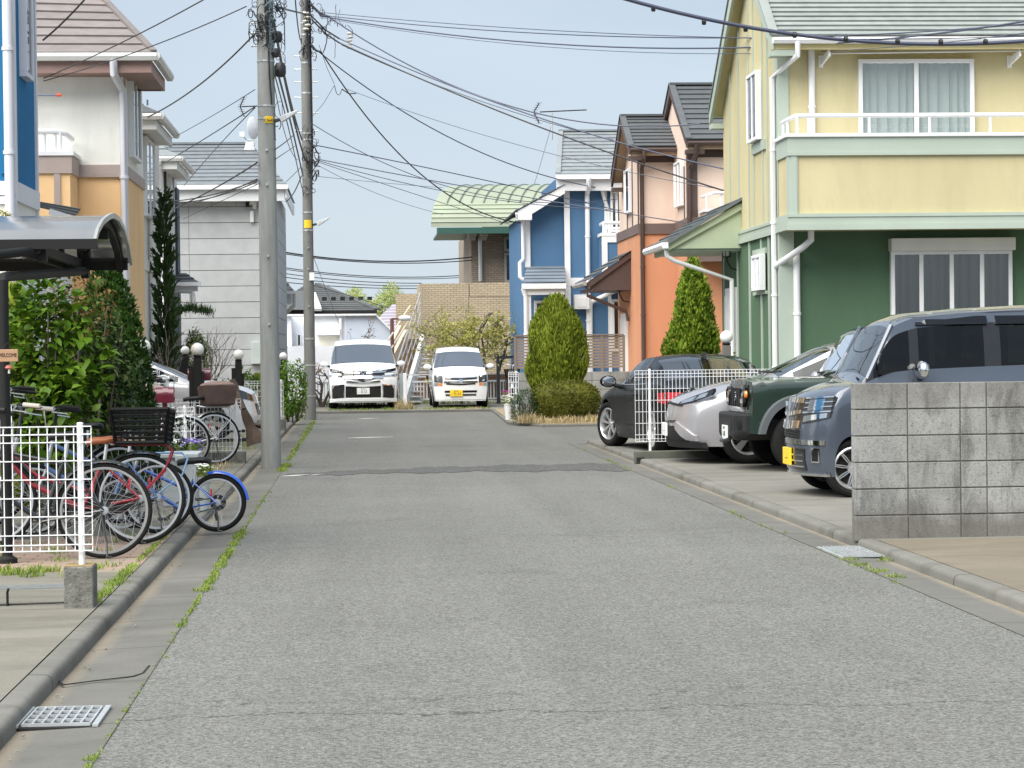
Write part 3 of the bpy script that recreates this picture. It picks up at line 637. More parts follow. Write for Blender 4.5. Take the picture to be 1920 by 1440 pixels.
brf = b.build('roof', m_gslate, bh)
b = MB(); b.box(xl, 12, 56.48, 56.6, ue-.13, ue-.01); b.box(xl+.02, 12, 56.64, 56.70, ue-.42, ue-.1); b.box(xl+.03, x0, 56.7, 63, ue-.40, ue-.34); b.build('gutter', m_white, brf)
b = MB()
FB.box(b, X(1058.5), X(1069), 0, ue-.1, 0, .05); FB.box(b, X(1059), 12, ub0, ub1, .0, .06); FB.box(b, X(985), X(995), Z(500), Z(405), -.15, -.08); FB.box(b, X(1069), 12, ue-.35, ue-.15, 0, .05)
FB.box(b, X(1134), X(1139), ub1, ue-.35, 0, .03); FB.box(b, X(1100.5), X(1106), .1, ub0, .0, .05); FB.box(b, X(1139), X(1145), .1, ub0, .0, .05)
b.build('corner_board', m_white, bh)
# wing roof
b = MB(); roof_rows(b, (X(968, 56.6, 395), 56.6, Z(394, 56.6)), (X(968, 56.6, 395), 63, Z(394, 56.6)), (x0, 56.6, Z(345, 56.6)), (x0, 63, Z(345, 56.6)), 6); wr = b.build('wing_roof', m_dkslate, bh)
b = MB(); b.prism([(X(970), Z(411)), (X(995), Z(403)), (x0-.01, Z(364)), (x0-.01, Z(349)), (X(970), Z(396))], 'y', 56.63, 56.72); b.quad((X(970), 56.72, Z(400)), (x0-.01, 56.72, Z(353)), (x0-.01, 57.2, Z(353)), (X(970), 57.2, Z(400))); b.box(X(970), X(996), 56.62, 57.2, Z(413), Z(403)); b.build('bargeboard', m_white, wr)
pipe(bh, [(X(969), 56.7, Z(400)), (X(970), 56.75, Z(408)), (X(981), 56.95, Z(412)), (X(982), 57.05, Z(484)), (X(975), 57.05, Z(492)), (X(975), 57.05, Z(518)), (X(981), 57.05, Z(523))], .055, m_white)
# small lower roof with porch
yq = 55.9; b = MB(); roof_rows(b, (X(981, yq, 529), yq, Z(529, yq)), (X(1060, yq, 529), yq, Z(529, yq)), (X(988, UY, 498), UY+.15, Z(498)), (x0, UY+.15, Z(498)), 5); lr = b.build('porch_roof', M('blue grey slates', (.15, .18, .215), .6, island=.1), bh)
b = MB(); b.box(X(978, yq, 535), X(1061, yq, 535), yq-.1, yq, Z(541, yq), Z(531, yq)); b.box(X(985, yq), X(1060, yq), yq+.001, UY, Z(541, yq)-.06, Z(541, yq)-.02); b.box(X(986, yq), X(1058, yq), yq+.002, yq+.06, Z(552, yq), Z(541, yq)); b.build('gutter', m_white, lr)
b = MB(); b.box(X(988, yq), X(995, yq), yq+.05, yq+.2, LOT, Z(545, yq)); b.build('post', m_white, bh)
pipe(bh, [(X(980, yq), yq-.03, Z(541, yq)), (X(985, yq), yq+.02, Z(556, yq)), (X(985, yq), yq+.02, LOT)], .06, m_white)
window(bh, front(UY+.15), X(1001), X(1022), Z(640), Z(563), 1, .07)
# wall heater box, pipes, window, balcony
b = MB(); FB.box(b, X(1074), X(1102), Z(580), Z(553), .0, .3); FB.box(b, X(1080), X(1097), Z(576), Z(558), .3, .31); b.build('utility_box', m_white, bh, bevel=.02)
pipe(bh, [(X(1101.5), 56.45, ue-.1), (X(1101.5), 56.5, ue-.3), (X(1101.5), UY-.1, ue-.5), (X(1101.5), UY-.1, .1)], .065, m_white)
pipe(bh, [(X(1155), UY-.5, Z(544)), (X(1108), UY-.12, Z(566)), (X(1105), UY-.1, Z(575)), (X(1105), UY-.1, .1)], .06, m_white)
window(bh, FB, X(1145), X(1175), Z(660), Z(562), 2, .07); window(bh, FB, X(1145), X(1168), Z(436), Z(358), 2, .06)
by = 56.1; b = MB(); b.box(X(1129, by), 12, by, UY-.07, Z(536, by), Z(443, by)); ba = b.build('balcony', m_bl, bh)
b = MB(); b.box(X(1127, by), 12, by-.04, UY-.07, Z(443, by)+.001, Z(437, by)); FQ = front(by); FQ.box(b, X(1128.5, by), X(1139, by), Z(520, by), Z(443, by), 0, .03); FQ.box(b, X(1139, by), 12, Z(455, by), Z(443, by), 0, .03); FQ.box(b, X(1128.5, by), 12, Z(536, by), Z(521, by), 0, .04)
zt = Z(418, by); b.tube([(X(1133, by), UY-.1, zt), (X(1133, by), by+.1, zt), (12, by+.1, zt)], .045, 8); b.tube([(X(1133, by), by+.1, Z(428, by)), (12, by+.1, Z(428, by))], .03, 8)
for px in (1133, 1145, 1158): b.cyl((X(px, by), by+.1, Z(437, by)), (X(px, by), by+.1, zt), .03, None, 8)
b.build('railing', m_white, ba, smooth=40)
b = MB(); b.tube([(X(1128), UY-.25, Z(356)), (X(1150), UY-.2, Z(357))], .05, 6)
for k in range(4): b.sphere((X(1126+3*k), UY-.25, Z(355)), .06, 8, 6)
b.build('cable_bracket', m_offw, bh)
pipe(bh, [(X(1129), UY-.2, Z(358)), (X(1134), UY-.08, Z(375)), (X(1141), UY-.06, Z(395)), (X(1143), UY-.06, Z(440))], .05, m_offw, 'cable_cover', False)
# ================================================================== houses, left side and far end
m_bl2 = stucco('deep blue stucco', (.02, .155, .33)); m_cr = stucco('cream stucco', (.80, .80, .74)); m_or2 = stucco('apricot stucco', (.86, .58, .31)); m_wht = stucco('white stucco', (.72, .72, .68))
m_taupe = M('taupe trim', (.40, .33, .30), .6, var=.08); m_mauve = slate('mauve slates', (.19, .168, .162)); m_silver = M('lilac white trim', (.66, .67, .72), .5, var=.05)
# ---- near blue house
LY, LXc = 25.2, -3.87
lb = thing('house', 'deep blue house with white corner boards and a slit window, nearest on the left', 'house', (-7, 26, 0), group='houses along the street')
Fb, Sb = front(LY), right_face(LXc); yb2 = 27.0
z0, z1 = px_z(347, LY, 40), px_z(372, yb2, 80)
zq = px_z(343, LY, 30)
b = MB(); b.box(-12, LXc, LY, yb2, zq+.02, 8.5); b.build('upper_wall', m_bl2, lb)
b = MB(); b.box(-12, LXc, LY, yb2, 0, zq+.02); b.build('lower_wall', m_wht, lb)
b = MB()
Fb.box(b, px_x(22, LY), LXc+.03, zq, 8.5, 0, .03); Sb.box(b, LY, LY+.14, zq, 8.5, .001, .03); Sb.box(b, yb2-.1, yb2, .5, 8.5, 0, .03)
Fb.box(b, -12, LXc+.03, zq-.14, zq+.02, .001, .04); Fb.box(b, -12, LXc+.03, zq-.24, zq-.15, .001, .03); Sb.box(b, LY, yb2, zq-.2, zq+.02, .001, .04); Fb.box(b, px_x(26, LY), LXc+.02, .3, zq-.24, 0, .025); Sb.box(b, LY, LY+.1, .3, zq-.2, .001, .03)
b.build('corner_board', m_silver, lb)
pipe(lb, [(LXc-.03, LY-.09, 8.5), (LXc-.03, LY-.09, .3)], .055, m_silver)
window(lb, Sb, 25.75, 26.3, px_z(148, 26, 65), 8.2, 1, .05, mat=m_silver, curt=None)
b = MB(); Fb.box(b, px_x(8, LY), px_x(20, LY), px_z(326, LY, 10), px_z(321, LY, 10), 0, .04); b.build('vent', m_bl2, lb)
# ---- cream and apricot house
CYY, CXX = 33.3, -3.46
ch = thing('house', 'cream and apricot house with a mauve hip roof and white downpipe', 'house', (-6, 35, 0), group='houses along the street')
Fc, Sc = front(CYY), right_face(CXX); cb0, cb1 = px_z(330, CYY, 200), px_z(309, CYY, 200); cyb = 36.2
b = MB(); b.box(-9, CXX, CYY, cyb, 0, cb0); b.build('lower_wall', m_or2, ch)
ce = px_z(100, 32.75, 270)
b = MB(); b.box(-9, CXX, CYY, cyb, cb0, ce-.02); b.build('upper_wall', m_cr, ch)
b = MB(); Fc.box(b, -9, CXX+.03, cb0-.0, cb1, 0, .03); Fc.box(b, -9, CXX+.045, cb0-.02, cb0+.04, .03, .05); Sc.box(b, CYY, cyb, cb0, cb1, 0, .03); Sc.box(b, CYY, CYY+.12, cb1, ce-.1, 0, .025); Sc.box(b, CYY, CYY+.12, .3, cb0, 0, .025); Fc.box(b, -9, CXX, ce-.28, ce-.1, 0, .03)
b.build('belt_course', m_taupe, ch)
xe, yn, yfar = px_x(288, 32.75, 100), 32.75, 35.1
b = MB(); roof_rows(b, (-9, yn, ce), (xe, yn, ce), (-9, 35.4, ce+1.55), (px_x(180, 35.4, 50), 35.4, ce+1.35), 8); roof_rows(b, (xe, yn, ce), (xe, yfar, ce), (px_x(180, 35.4, 50), 35.4, ce+1.35), (px_x(180, 35.4, 50), 35.5, ce+1.35), 8)
b.bar((xe, yn, ce+.03), (px_x(180, 35.4, 50), 35.4, ce+1.38), .1, .05)
b.add([(-9, 35.2, ce+1.2), (px_x(174, 35.2), 35.2, ce+1.2), (px_x(172, 36), 36.4, ce+2.4), (-9, 36.4, ce+2.4), (px_x(183, 35.2), 35.3, ce+1.0)], [(0, 1, 2, 3), (1, 4, 2)])
b.bar((px_x(184, 35.2), 35.2, ce+1.0), (px_x(173, 36.4), 36.4, ce+2.45), .16, .08)
cr = b.build('roof', m_mauve, ch)
b = MB(); b.prism([(yn-.09, ce-.0), (yn-.1, ce-.05), (yn-.07, ce-.11), (yn+.01, ce-.11), (yn+.01, ce-.0)], 'x', -9, xe+.05); b.prism([(xe+.09, ce-.0), (xe+.1, ce-.05), (xe+.07, ce-.11), (xe-.01, ce-.11), (xe-.01, ce-.0)], 'y', yn-.05, yfar+.1); b.build('gutter', m_offw, cr)
b = MB(); b.box(-9, xe-.04, yn+.03, yn+.08, ce-.28, ce-.09); b.box(xe-.09, xe-.04, yn+.08, yfar, ce-.28, ce-.09); b.box(-9, xe-.09, yn+.08, yfar, ce-.26, ce-.22); b.box(CXX, xe-.09, yfar-.05, yfar, ce-.28, ce-.12); b.build('fascia', M('rosy fascia', (.34, .22, .19), .6), cr)
pipe(ch, [(CXX-.08, yn-.04, ce-.1), (CXX-.08, yn, ce-.3), (CXX+.0, CYY-.07, ce-.5), (CXX+.0, CYY-.07, .3)], .058, m_silver)
window(ch, Sc, 33.9, 35.1, px_z(300, 34.4, 262), px_z(150, 34.4, 262), 2, .05)
# balcony stub
ybal = 32.4; xr_ = px_x(131, ybal, 300)
b = MB(); b.box(-9, xr_, ybal, CYY-.04, .8, px_z(292, ybal, 110)); cbal = b.build('balcony', m_or2, ch)
Fk = front(ybal); Rk = right_face(xr_); zt_ = px_z(292, ybal, 110); zt0 = px_z(325, ybal, 110)
b = MB(); Fk.box(b, -9, xr_+.03, zt0, zt_, 0, .03); Rk.box(b, ybal, CYY-.04, zt0, zt_, 0, .03); Fk.box(b, px_x(106, ybal), px_x(118, ybal), .8, zt0, 0, .025); b.build('trim', m_taupe, cbal)
b = MB(); b.box(-9, xr_+.06, ybal-.05, CYY-.04, zt_+.001, zt_+.06); zz_ = px_z(246, ybal, 100); xr2 = px_x(119, ybal, 250)
b.tube([(-9, ybal+.05, zz_), (xr2-.1, ybal+.05, zz_), (xr2, ybal+.12, zz_-.02), (xr2+.02, CYY-.1, zz_-.04)], .04, 8)
for px in (88, 108, 118): b.cyl((px_x(px, ybal), ybal+.06, zt_), (px_x(px, ybal), ybal+.06, zz_), .025, None, 8)
b.build('railing', m_white, cbal, smooth=40)
b = MB(); z = px_z(178, 32.9, 100); b.cyl((-5.6, 32.9, z), (px_x(114, 32.9), 32.9, z), .016, None, 8); o = tag(b.build('laundry_pole', M('grey pole', (.16, .19, .26), .5)), 'dark laundry pole with an orange tip outside the cream house', 'laundry pole')
b = MB(); b.cyl((px_x(113.5, 32.9), 32.9, z), (px_x(122, 32.9), 32.9, z), .026, None, 8); b.build('cap', M('orange plastic', (.75, .11, .03), .5), o)
# low tiled lean-to in front of the cream house
yl = 29.5; b = MB(); roof_rows(b, (px_x(60, yl), yl, px_z(385, yl, 100)), (px_x(146, yl), yl, px_z(405, yl, 140)), (px_x(60, yl), yl+1.2, px_z(368, yl, 90)), (px_x(135, yl), yl+1.2, px_z(380, yl, 100)), 3)
lt = thing('lean_to', 'low dark tiled lean-to roof with white gutter in front of the cream house', 'lean-to', (-4.3, 30, 0)); rr_ = b.build('roof', m_slate, lt)
b = MB(); b.bar((px_x(98, yl), yl-.06, px_z(397, yl, 100)), (px_x(143, yl), yl-.06, px_z(412, yl, 140)), .09, .08); b.build('gutter', m_white, rr_)
b = MB(); b.box(-8, px_x(120, yl+.3), yl+.3, yl+1.2, 0, px_z(402, yl, 100)); b.build('wall', m_wht, lt)
# ---- two white houses behind
def corner_house(label, Y, yb, Xc, epy, epx, efar, rows, m_w, m_rf, win=None, ov=.42, ridge=1.3):
    t = thing('house', label, 'house', (Xc-2, Y+1, 0), group='houses along the street')
    e = px_z(epy, Y-.5, epx); xe = Xc+ov
    b = MB(); b.box(Xc-4, Xc, Y, yb, 0, e-.05); b.build('wall', m_w, t)
    b = MB(); roof_rows(b, (Xc-4, Y-.5, e), (xe, Y-.5, e), (Xc-4, Y+2, e+ridge), (Xc-1.7, Y+2, e+ridge), rows); roof_rows(b, (xe, Y-.5, e), (xe, efar, e), (Xc-1.7, Y+2, e+ridge), (Xc-1.7, Y+2.1, e+ridge), rows)
    for k in (.15, .45, .8): b.box(xe-.1-.9*k, xe-.07-.9*k, Y-.45+k, Y-.42+k, e+.1+k*.5, e+.2+k*.5)
    rf = b.build('roof', m_rf, t)
    b = MB(); y = Y-.5; b.prism([(y-.09, e), (y-.1, e-.05), (y-.07, e-.11), (y+.01, e-.11), (y+.01, e)], 'x', Xc-4, xe+.05); b.prism([(xe+.09, e), (xe+.1, e-.05), (xe+.07, e-.11), (xe-.01, e-.11), (xe-.01, e)], 'y', y-.05, efar+.05); b.build('gutter', m_offw, rf)
    b = MB(); b.box(Xc-4, xe-.05, y+.03, y+.08, e-.28, e-.09); b.box(xe-.1, xe-.05, y+.08, efar, e-.28, e-.09); b.box(Xc-4, xe-.1, y+.08, efar, e-.25, e-.21); b.build('fascia', m_offw, rf)
    return t, e
t3, e3 = corner_house('slim white house with small dark hip roof behind the cream house', 40.3, 44.5, -3.93, 213, 292, 43.2, 6, m_wht, m_slate)
window(t3, right_face(-3.93), 40.9, 42.6, px_z(405, 41, 278), px_z(255, 41, 278), 2, .06); 
b = MB(); right_face(-3.93).box(b, 40.3, 44.5, 3.1, 3.3, 0, .03); b.build('belt_course', m_wht, t3)
t4, e4 = corner_house('white house with dark slate panel, slit window and white downpipe behind the thin cypress', 49.6, 53.6, -4.32, 293, 330, 52.6, 7, m_wht, m_gslate)
pipe(t4, [(px_x(303, 49.1), 49.05, e4-.1), (px_x(303, 49.1), 49.1, e4-.3), (px_x(307, 49.5), 49.5, e4-.7), (px_x(307, 49.5), 49.5, .2)], .06, m_white)
b = MB(); front(49.6).box(b, px_x(311.5, 49.6), px_x(317, 49.6), .2, e4-.3, 0, .05); b.build('dark_board', M('charcoal board', (.025, .028, .03), .6), t4)
b = MB(); right_face(-4.32).box(b, 52.9, 53.62, .1, e4-.4, 0, .06); front(49.6).box(b, px_x(320, 49.6), -4.30, .1, px_z(505, 49.6, 330), .001, .05); right_face(-4.32).box(b, 49.6, 52.9, .1, px_z(512, 51, 330), 0, .05); b.build('slate_panel', M('blue slate panel', (.035, .05, .075), .6, var=.1), t4)
window(t4, right_face(-4.32), 51.0, 51.8, px_z(405, 51.3, 328), px_z(325, 51.3, 328), 1, .06, curt=None)
b = MB(); q0 = W(346, 532, 52.6); roof_rows(b, (-4.3, 51.2, px_z(531, 51.5, 355)), (px_x(376, 51.5), 51.2, px_z(531, 51.5, 370)), (-4.3, 53.5, px_z(512, 53.5, 350)), (px_x(350, 53.5), 53.5, px_z(512, 53.5, 350)), 3); pr4 = b.build('porch_roof', m_slate, t4)
b = MB(); b.box(-4.28, px_x(378, 51.2), 51.05, 51.19, px_z(536, 51.2, 360), px_z(529, 51.2, 360)); b.box(-4.28, px_x(372, 51.2), 51.25, 51.35, px_z(546, 51.2, 360), px_z(536, 51.2, 360)); b.build('gutter', m_white, pr4)
pipe(t4, [(-4.2, 51.3, px_z(545, 51.3, 350)), (px_x(360, 51.3), 51.3, px_z(546, 51.3, 350)), (px_x(363, 51.3), 51.3, px_z(552, 51.3, 350)), (px_x(363, 51.3), 51.3, px_z(575, 51.3, 350))], .06, m_white, clips=False)
# ---- grey stone clad house
GY = 58.6; gx0, gx1 = px_x(330, GY), px_x(521, GY, 600)
gh = thing('house', 'grey stone clad house with dark slate gable roof behind the near pole', 'house', (-3.5, 62, 0), group='houses along the street')
ge = px_z(347, GY-.5, 420); gtop = px_z(271, 61.8, 400)
m_stone = M('speckled grey stone', (.42, .435, .44), .8, var=.08, vs=3, bump=.25, bs=30, island=.05); m_joint = M('dark joint', (.10, .105, .11), .9)
b = MB(); b.box(gx0, gx1-.01, GY+.02, 66, 0, ge-.1); wl = b.build('wall', m_joint, gh)
b = MB(); ztop = px_z(358, GY, 400); zc = ztop; rowh = .422; k = 0
while zc > 0:
    z_ = max(0, zc-rowh); b.box(gx0, gx1, GY, GY+.018, z_+.008, zc-.008); b.box(gx1-.008, gx1+.01, GY+.019, 66, z_+.008, zc-.008); zc -= rowh; k += 1
b.build('cladding', m_stone, wl)
b = MB()
for px, ps_ in ((357, 8), (400, 1), (446, 1), (490, 3)): front(GY).box(b, px_x(px, GY)-.005, px_x(px, GY)+.005, ztop-rowh*ps_, ztop, 0, .002)
b.build('joint', m_joint, wl)
b = MB(); xr = px_x(537, GY-.5, 350); xg = px_x(471, 61.8, 271)
roof_rows(b, (gx0-.5, GY-.5, ge), (xr, GY-.5, ge), (gx0-.5, 61.8, gtop), (xg, 61.8, gtop), 11); 
b.bar((gx0-.5, 61.8, gtop+.03), (xg, 61.8, gtop+.03), .2, .06); b.bar((xg+.02, 61.8, gtop), (px_x(462, 60.4), 60.2, ge+(gtop-ge)*.5), .16, .06)
roof_rows(b, (xr, GY-.5, ge), (xr, 65.5, ge), (xg, 61.8, gtop-.55), (xg, 61.9, gtop-.55), 8)
gr = b.build('roof', slate('blue grey slates far', (.155, .175, .19)), gh)
b = MB(); b.box(gx0-.5, xr+.05, GY-.62, GY-.5, ge-.12, ge+.0); b.box(gx0-.5, xr-.05, GY-.46, GY-.40, ge-.42, ge-.1); b.box(gx0-.5, xr-.1, GY-.40, GY, ge-.40, ge-.36); b.box(xr-.06, xr, GY-.46, 65.4, ge-.35, ge-.08); b.build('gutter', m_white, gr)
b = MB(); b.bar((px_x(472, 61), 61.2, gtop), (px_x(483, 61), 61.2, ge+.75), .1, .2); b.bar((px_x(471, 61), 61.25, gtop), (px_x(460, 61), 61.25, ge+.75), .1, .16); b.build('bargeboard', m_white, gr)
b = MB()
for px, py, w, h in ((475, 373, .12, .16), (481, 378, .1, .2), (476, 402, .1, .22)): FG = front(GY); FG.box(b, px_x(px, GY)-w/2, px_x(px, GY)+w/2, px_z(py, GY, px)-h, px_z(py, GY, px)+h*.4, .0, .12)
b.build('utility_box', m_offw, gh, bevel=.02)
b = MB(); front(GY).box(b, px_x(465, GY), px_x(471, GY), px_z(388, GY, 468), px_z(379, GY, 468), .0, .15); b.build('camera', m_dark, gh)
b = MB(); front(GY).box(b, px_x(471, GY), px_x(490, GY), px_z(677, GY), px_z(636, GY), .0, .2); b.build('meter_cabinet', M('pale cabinet', (.50, .56, .54), .5), gh, bevel=.01)
# ---- far end: white houses and hip roof
fw = thing('house', 'low white house with flat roof line and shutter box behind the white vans', 'house', (0, 76, 0), group='far houses')
FY = 74.0; FF = front(FY); XX = lambda px, Y=FY, py=600: px_x(px, Y, py); ZZ = lambda py, Y=FY, px=650: px_z(py, Y, px)
m_wb = M('white brick paint', (.74, .77, .82), .8, var=.05, bump=.3, bs=30)
b = MB(); b.box(XX(500), XX(546), FY, 82, 0, ZZ(590)); b.box(XX(546), XX(572), FY+.5, 82, 0, ZZ(592)); b.box(XX(572), XX(649), FY, 82, 0, ZZ(590)); b.box(XX(500), XX(650), FY-.6, FY-.002, 0, ZZ(648)); wl = b.build('wall', m_wb, fw)
b = MB(); b.prism([(XX(649), 0), (XX(738), 0), (XX(738), ZZ(625)), (XX(704), ZZ(592)), (XX(649), ZZ(589))], 'y', FY-.02, 82); b.build('side_wall', M('pale blue siding', (.50, .56, .66), .7, var=.04), fw)
b = MB(); b.bar((XX(500), FY-.05, ZZ(589.5)), (XX(705), FY-.05, ZZ(590.5)), .3, .06); b.bar((XX(704), FY-.06, ZZ(590)), (XX(739), FY-.06, ZZ(626)), .2, .05); b.build('coping', m_white, fw)
b = MB(); FF.box(b, XX(592), XX(637), ZZ(628), ZZ(616), 0, .3); b.build('shutter_box', m_white, fw); b = MB(); FF.box(b, XX(597), XX(636), ZZ(660), ZZ(629), 0, .03); b.build('shutter', M('cream shutter', (.62, .60, .50), .6), fw)
pipe(fw, [(XX(639), FY-.1, ZZ(597)), (XX(640), FY-.1, .1)], .06, m_silver, clips=False); pipe(fw, [(XX(546), FY+.4, ZZ(600)), (XX(546.5), FY+.4, ZZ(648))], .05, m_silver, clips=False)
window(fw, front(FY+.5), XX(556), XX(563), ZZ(648), ZZ(625), 1, .03, curt=None); 
hp = thing('house', 'far house with a wide dark hip roof showing above the white house', 'house', (-1, 90, 0), group='far houses')
QY = 86.0; m_hip = slate('dark tile', (.085, .09, .09)); q = lambda px, py, Y: W(px, py, Y)
ex0, ex1, ez = px_x(500, QY), px_x(707, QY, 583), px_z(583, QY, 600); az = px_z(534, QY+6, 590)
b = MB(); ax0, ax1 = px_x(574, QY+6), px_x(597, QY+6)
roof_rows(b, (ex0, QY, ez), (ex1, QY, ez), (ax0, QY+6, az), (ax1, QY+6, az), 14, .03); roof_rows(b, (ex1, QY, ez), (ex1, QY+12, ez), (ax1, QY+6, az), (ax1, QY+6.1, az), 14, .03)
b.bar((ex1, QY, ez+.04), (ax1, QY+6, az+.04), .25, .08)
x6 = px_x(588, QY-1); b.add([(px_x(508, QY-1), QY-1, px_z(580, QY-1, 540)), (px_x(597, QY-1), QY-1, px_z(581, QY-1, 590)), (px_x(578, QY+3), QY+3, px_z(545, QY+3, 580)), (px_x(560, QY+3), QY+3, px_z(545, QY+3, 580))], [(0, 1, 2, 3)])
rf = b.build('roof', m_hip, hp); b = MB(); b.bar((px_x(597, QY-1), QY-1.05, px_z(581, QY-1, 590)), (px_x(586, QY+1), QY+1, px_z(550, QY+1, 580)), .3, .1); b.build('ridge_tile', M('pale ridge', (.5, .5, .48), .7), rf)
b = MB()
for px in range(605, 700, 17): b.box(px_x(px, QY+.6), px_x(px+9, QY+.6), QY+.4, QY+.5, ez+.42, ez+.55)
b.build('snow_guard', m_lamp, rf)
b = MB(); b.box(ex0, px_x(690, QY), QY+.4, QY+11, 0, ez-.02); b.build('wall', M('dark brown wall', (.06, .05, .045), .8), hp); b = MB(); b.box(ex0, ex1, QY-.1, QY, ez-.12, ez); b.build('gutter', m_lamp, rf)
# eave of a white neighbour right of the near pole
ne = thing('house', 'white house corner with small tiled eave showing right of the near pole', 'house', (-2.5, 68, 0), group='far houses'); NY = 66.5
b = MB(); xw = px_x(545, NY); b.box(px_x(470, NY), px_x(522, NY), NY+.5, 72, 0, px_z(552, NY)); b.build('wall', m_wht, ne)
b = MB(); zz1 = px_z(545, NY, 540); roof_rows(b, (px_x(470, NY), NY, zz1+.05), (px_x(552, NY), NY, zz1), (px_x(470, NY), NY+2, zz1+.9), (px_x(512, NY+2), NY+2, zz1+.9), 5, .03); nr = b.build('roof', m_slate, ne); b = MB(); b.box(px_x(470, NY), px_x(555, NY), NY-.12, NY, zz1-.1, zz1+.0); b.box(px_x(470, NY), px_x(548, NY), NY+.05, NY+.1, zz1-.4, zz1-.1); b.box(px_x(470, NY), px_x(548, NY), NY+.1, NY+.6, zz1-.4, zz1-.35); b.build('gutter', m_white, nr)
pipe(ne, [(px_x(553, NY), NY, zz1-.05), (px_x(552, NY), NY+.1, zz1-.45), (px_x(528, NY), NY+.4, zz1-.8)], .06, m_offw, clips=False)
# mauve gabled neighbour
mv = thing('house', 'far house with pale mauve siding roof left of the brick building', 'house', (2, 80, 0), group='far houses'); VY = 79.0
b = MB(); roof_rows(b, (px_x(665, VY), VY-3, px_z(640, VY-3, 700)), (px_x(770, VY), VY-3, px_z(640, VY-3, 700)), (px_x(738, VY), VY+1, px_z(571, VY+1, 740)), (px_x(775, VY), VY+1, px_z(571, VY+1, 740)), 12, .03); b.build('roof', M('mauve siding', (.33, .31, .36), .7), mv)
b = MB(); b.box(px_x(690, VY), px_x(775, VY), VY-2.9, VY+1, 0, px_z(640, VY-3, 700)-.05); b.build('wall', m_wht, mv)
# ---- brick building with green barrel roof
def brickm(name, c1, c2, mo):
    m, t, b = mk(name); c = t.nodes.new('ShaderNodeTexCoord'); sp = t.nodes.new('ShaderNodeSeparateXYZ'); cb = t.nodes.new('ShaderNodeCombineXYZ'); t.links.new(c.outputs['Object'], sp.inputs[0])
    ad = nn(t, 'Math'); t.links.new(sp.outputs['X'], ad.inputs[0]); t.links.new(sp.outputs['Y'], ad.inputs[1]); t.links.new(ad.outputs[0], cb.inputs[0]); t.links.new(sp.outputs['Z'], cb.inputs[1])
    br = nn(t, 'TexBrick', Scale=1.0); t.links.new(cb.outputs[0], br.inputs['Vector']); br.inputs['Brick Width'].default_value = .20; br.inputs['Row Height'].default_value = .068; br.inputs['Mortar Size'].default_value = .008; br.inputs['Bias'].default_value = -.2
    br.inputs['Color1'].default_value = (*c1, 1); br.inputs['Color2'].default_value = (*c2, 1); br.inputs['Mortar'].default_value = (*mo, 1)
    x = mixc(t, ramp(t, noise(t, coords(t), .8, 6), .4, .75, (0, 0, 0), (.4, .4, .4)), br.outputs[0], sc(c1, .7)); t.links.new(x, b.inputs['Base Color']); b.inputs['Roughness'].default_value = .85; bumped(t, b, br.outputs['Fac'], -.4, .02); return m
m_brk = brickm('tan brick', (.47, .39, .27), (.38, .315, .215), (.16, .13, .095)); m_brk2 = brickm('brown brick', (.27, .22, .17), (.36, .30, .23), (.13, .11, .09)); m_brk3 = brickm('rust brick', (.23, .14, .085), (.17, .11, .07), (.07, .05, .04))
kb = thing('brick_building', 'tan brick building with a green copper barrel roof and roof terrace', 'building', (5, 74, 0))
KY = 70.0; FK = front(KY); KX = lambda px, Y=KY, py=560: px_x(px, Y, py); KZ = lambda py, Y=KY, px=880: px_z(py, Y, px)
b = MB(); b.box(KX(787), KX(878), KY, KY+.35, KZ(700), KZ(531)); b.box(KX(878)+.001, KX(1010), KY+.02, KY+.37, KZ(700), KZ(557)); b.box(KX(881), KX(1010), KY+.01, KY+.36, KZ(556), KZ(530)); b.box(KX(745), KX(787)-.001, KY+2.5, KY+3, KZ(634, 72), KZ(549, 72)); b.box(KX(787), KX(787)+.3, KY+.36, KY+3, KZ(700), KZ(531)); b.build('terrace_wall', m_brk, kb)
b = MB(); b.box(KX(884.7, 73), KX(1010, 73), 73, 82, 0, KZ(428, 73)); b.build('upper_wall', m_brk2, kb)
b = MB(); b.box(KX(730), KX(800), KY+4, KY+6, 0, KZ(634, 74)); b.box(KX(800), KX(1010), KY+2, KY+4, 0, KZ(640)); b.build('lower_wall', m_brk3, kb)
window(kb, front(73), KX(946, 73), KX(984, 73), KZ(530, 73), KZ(475, 73), 1, .08, mat=M('bronze frame', (.30, .29, .27), .5)); window(kb, front(73), KX(946, 73), KX(984, 73), KZ(472, 73), KZ(445, 73), 1, .08, mat=bpy.data.materials['bronze frame'], curt=None)
pipe(kb, [(KX(901, 73), 72.9, KZ(430, 73)), (KX(901, 73), 72.9, KZ(528, 73))], .07, m_alu, clips=False)
b = MB()
for px in (884, 905):
    for k in range(3): front(73).box(b, KX(px-8+k*2, 73), KX(px+12-k*2, 73), KZ(437+k*7, 73), KZ(430.5+k*7, 73), .0, .9-.25*k)
b.build('corbel', M('beige stone', (.45, .43, .38), .8), kb)
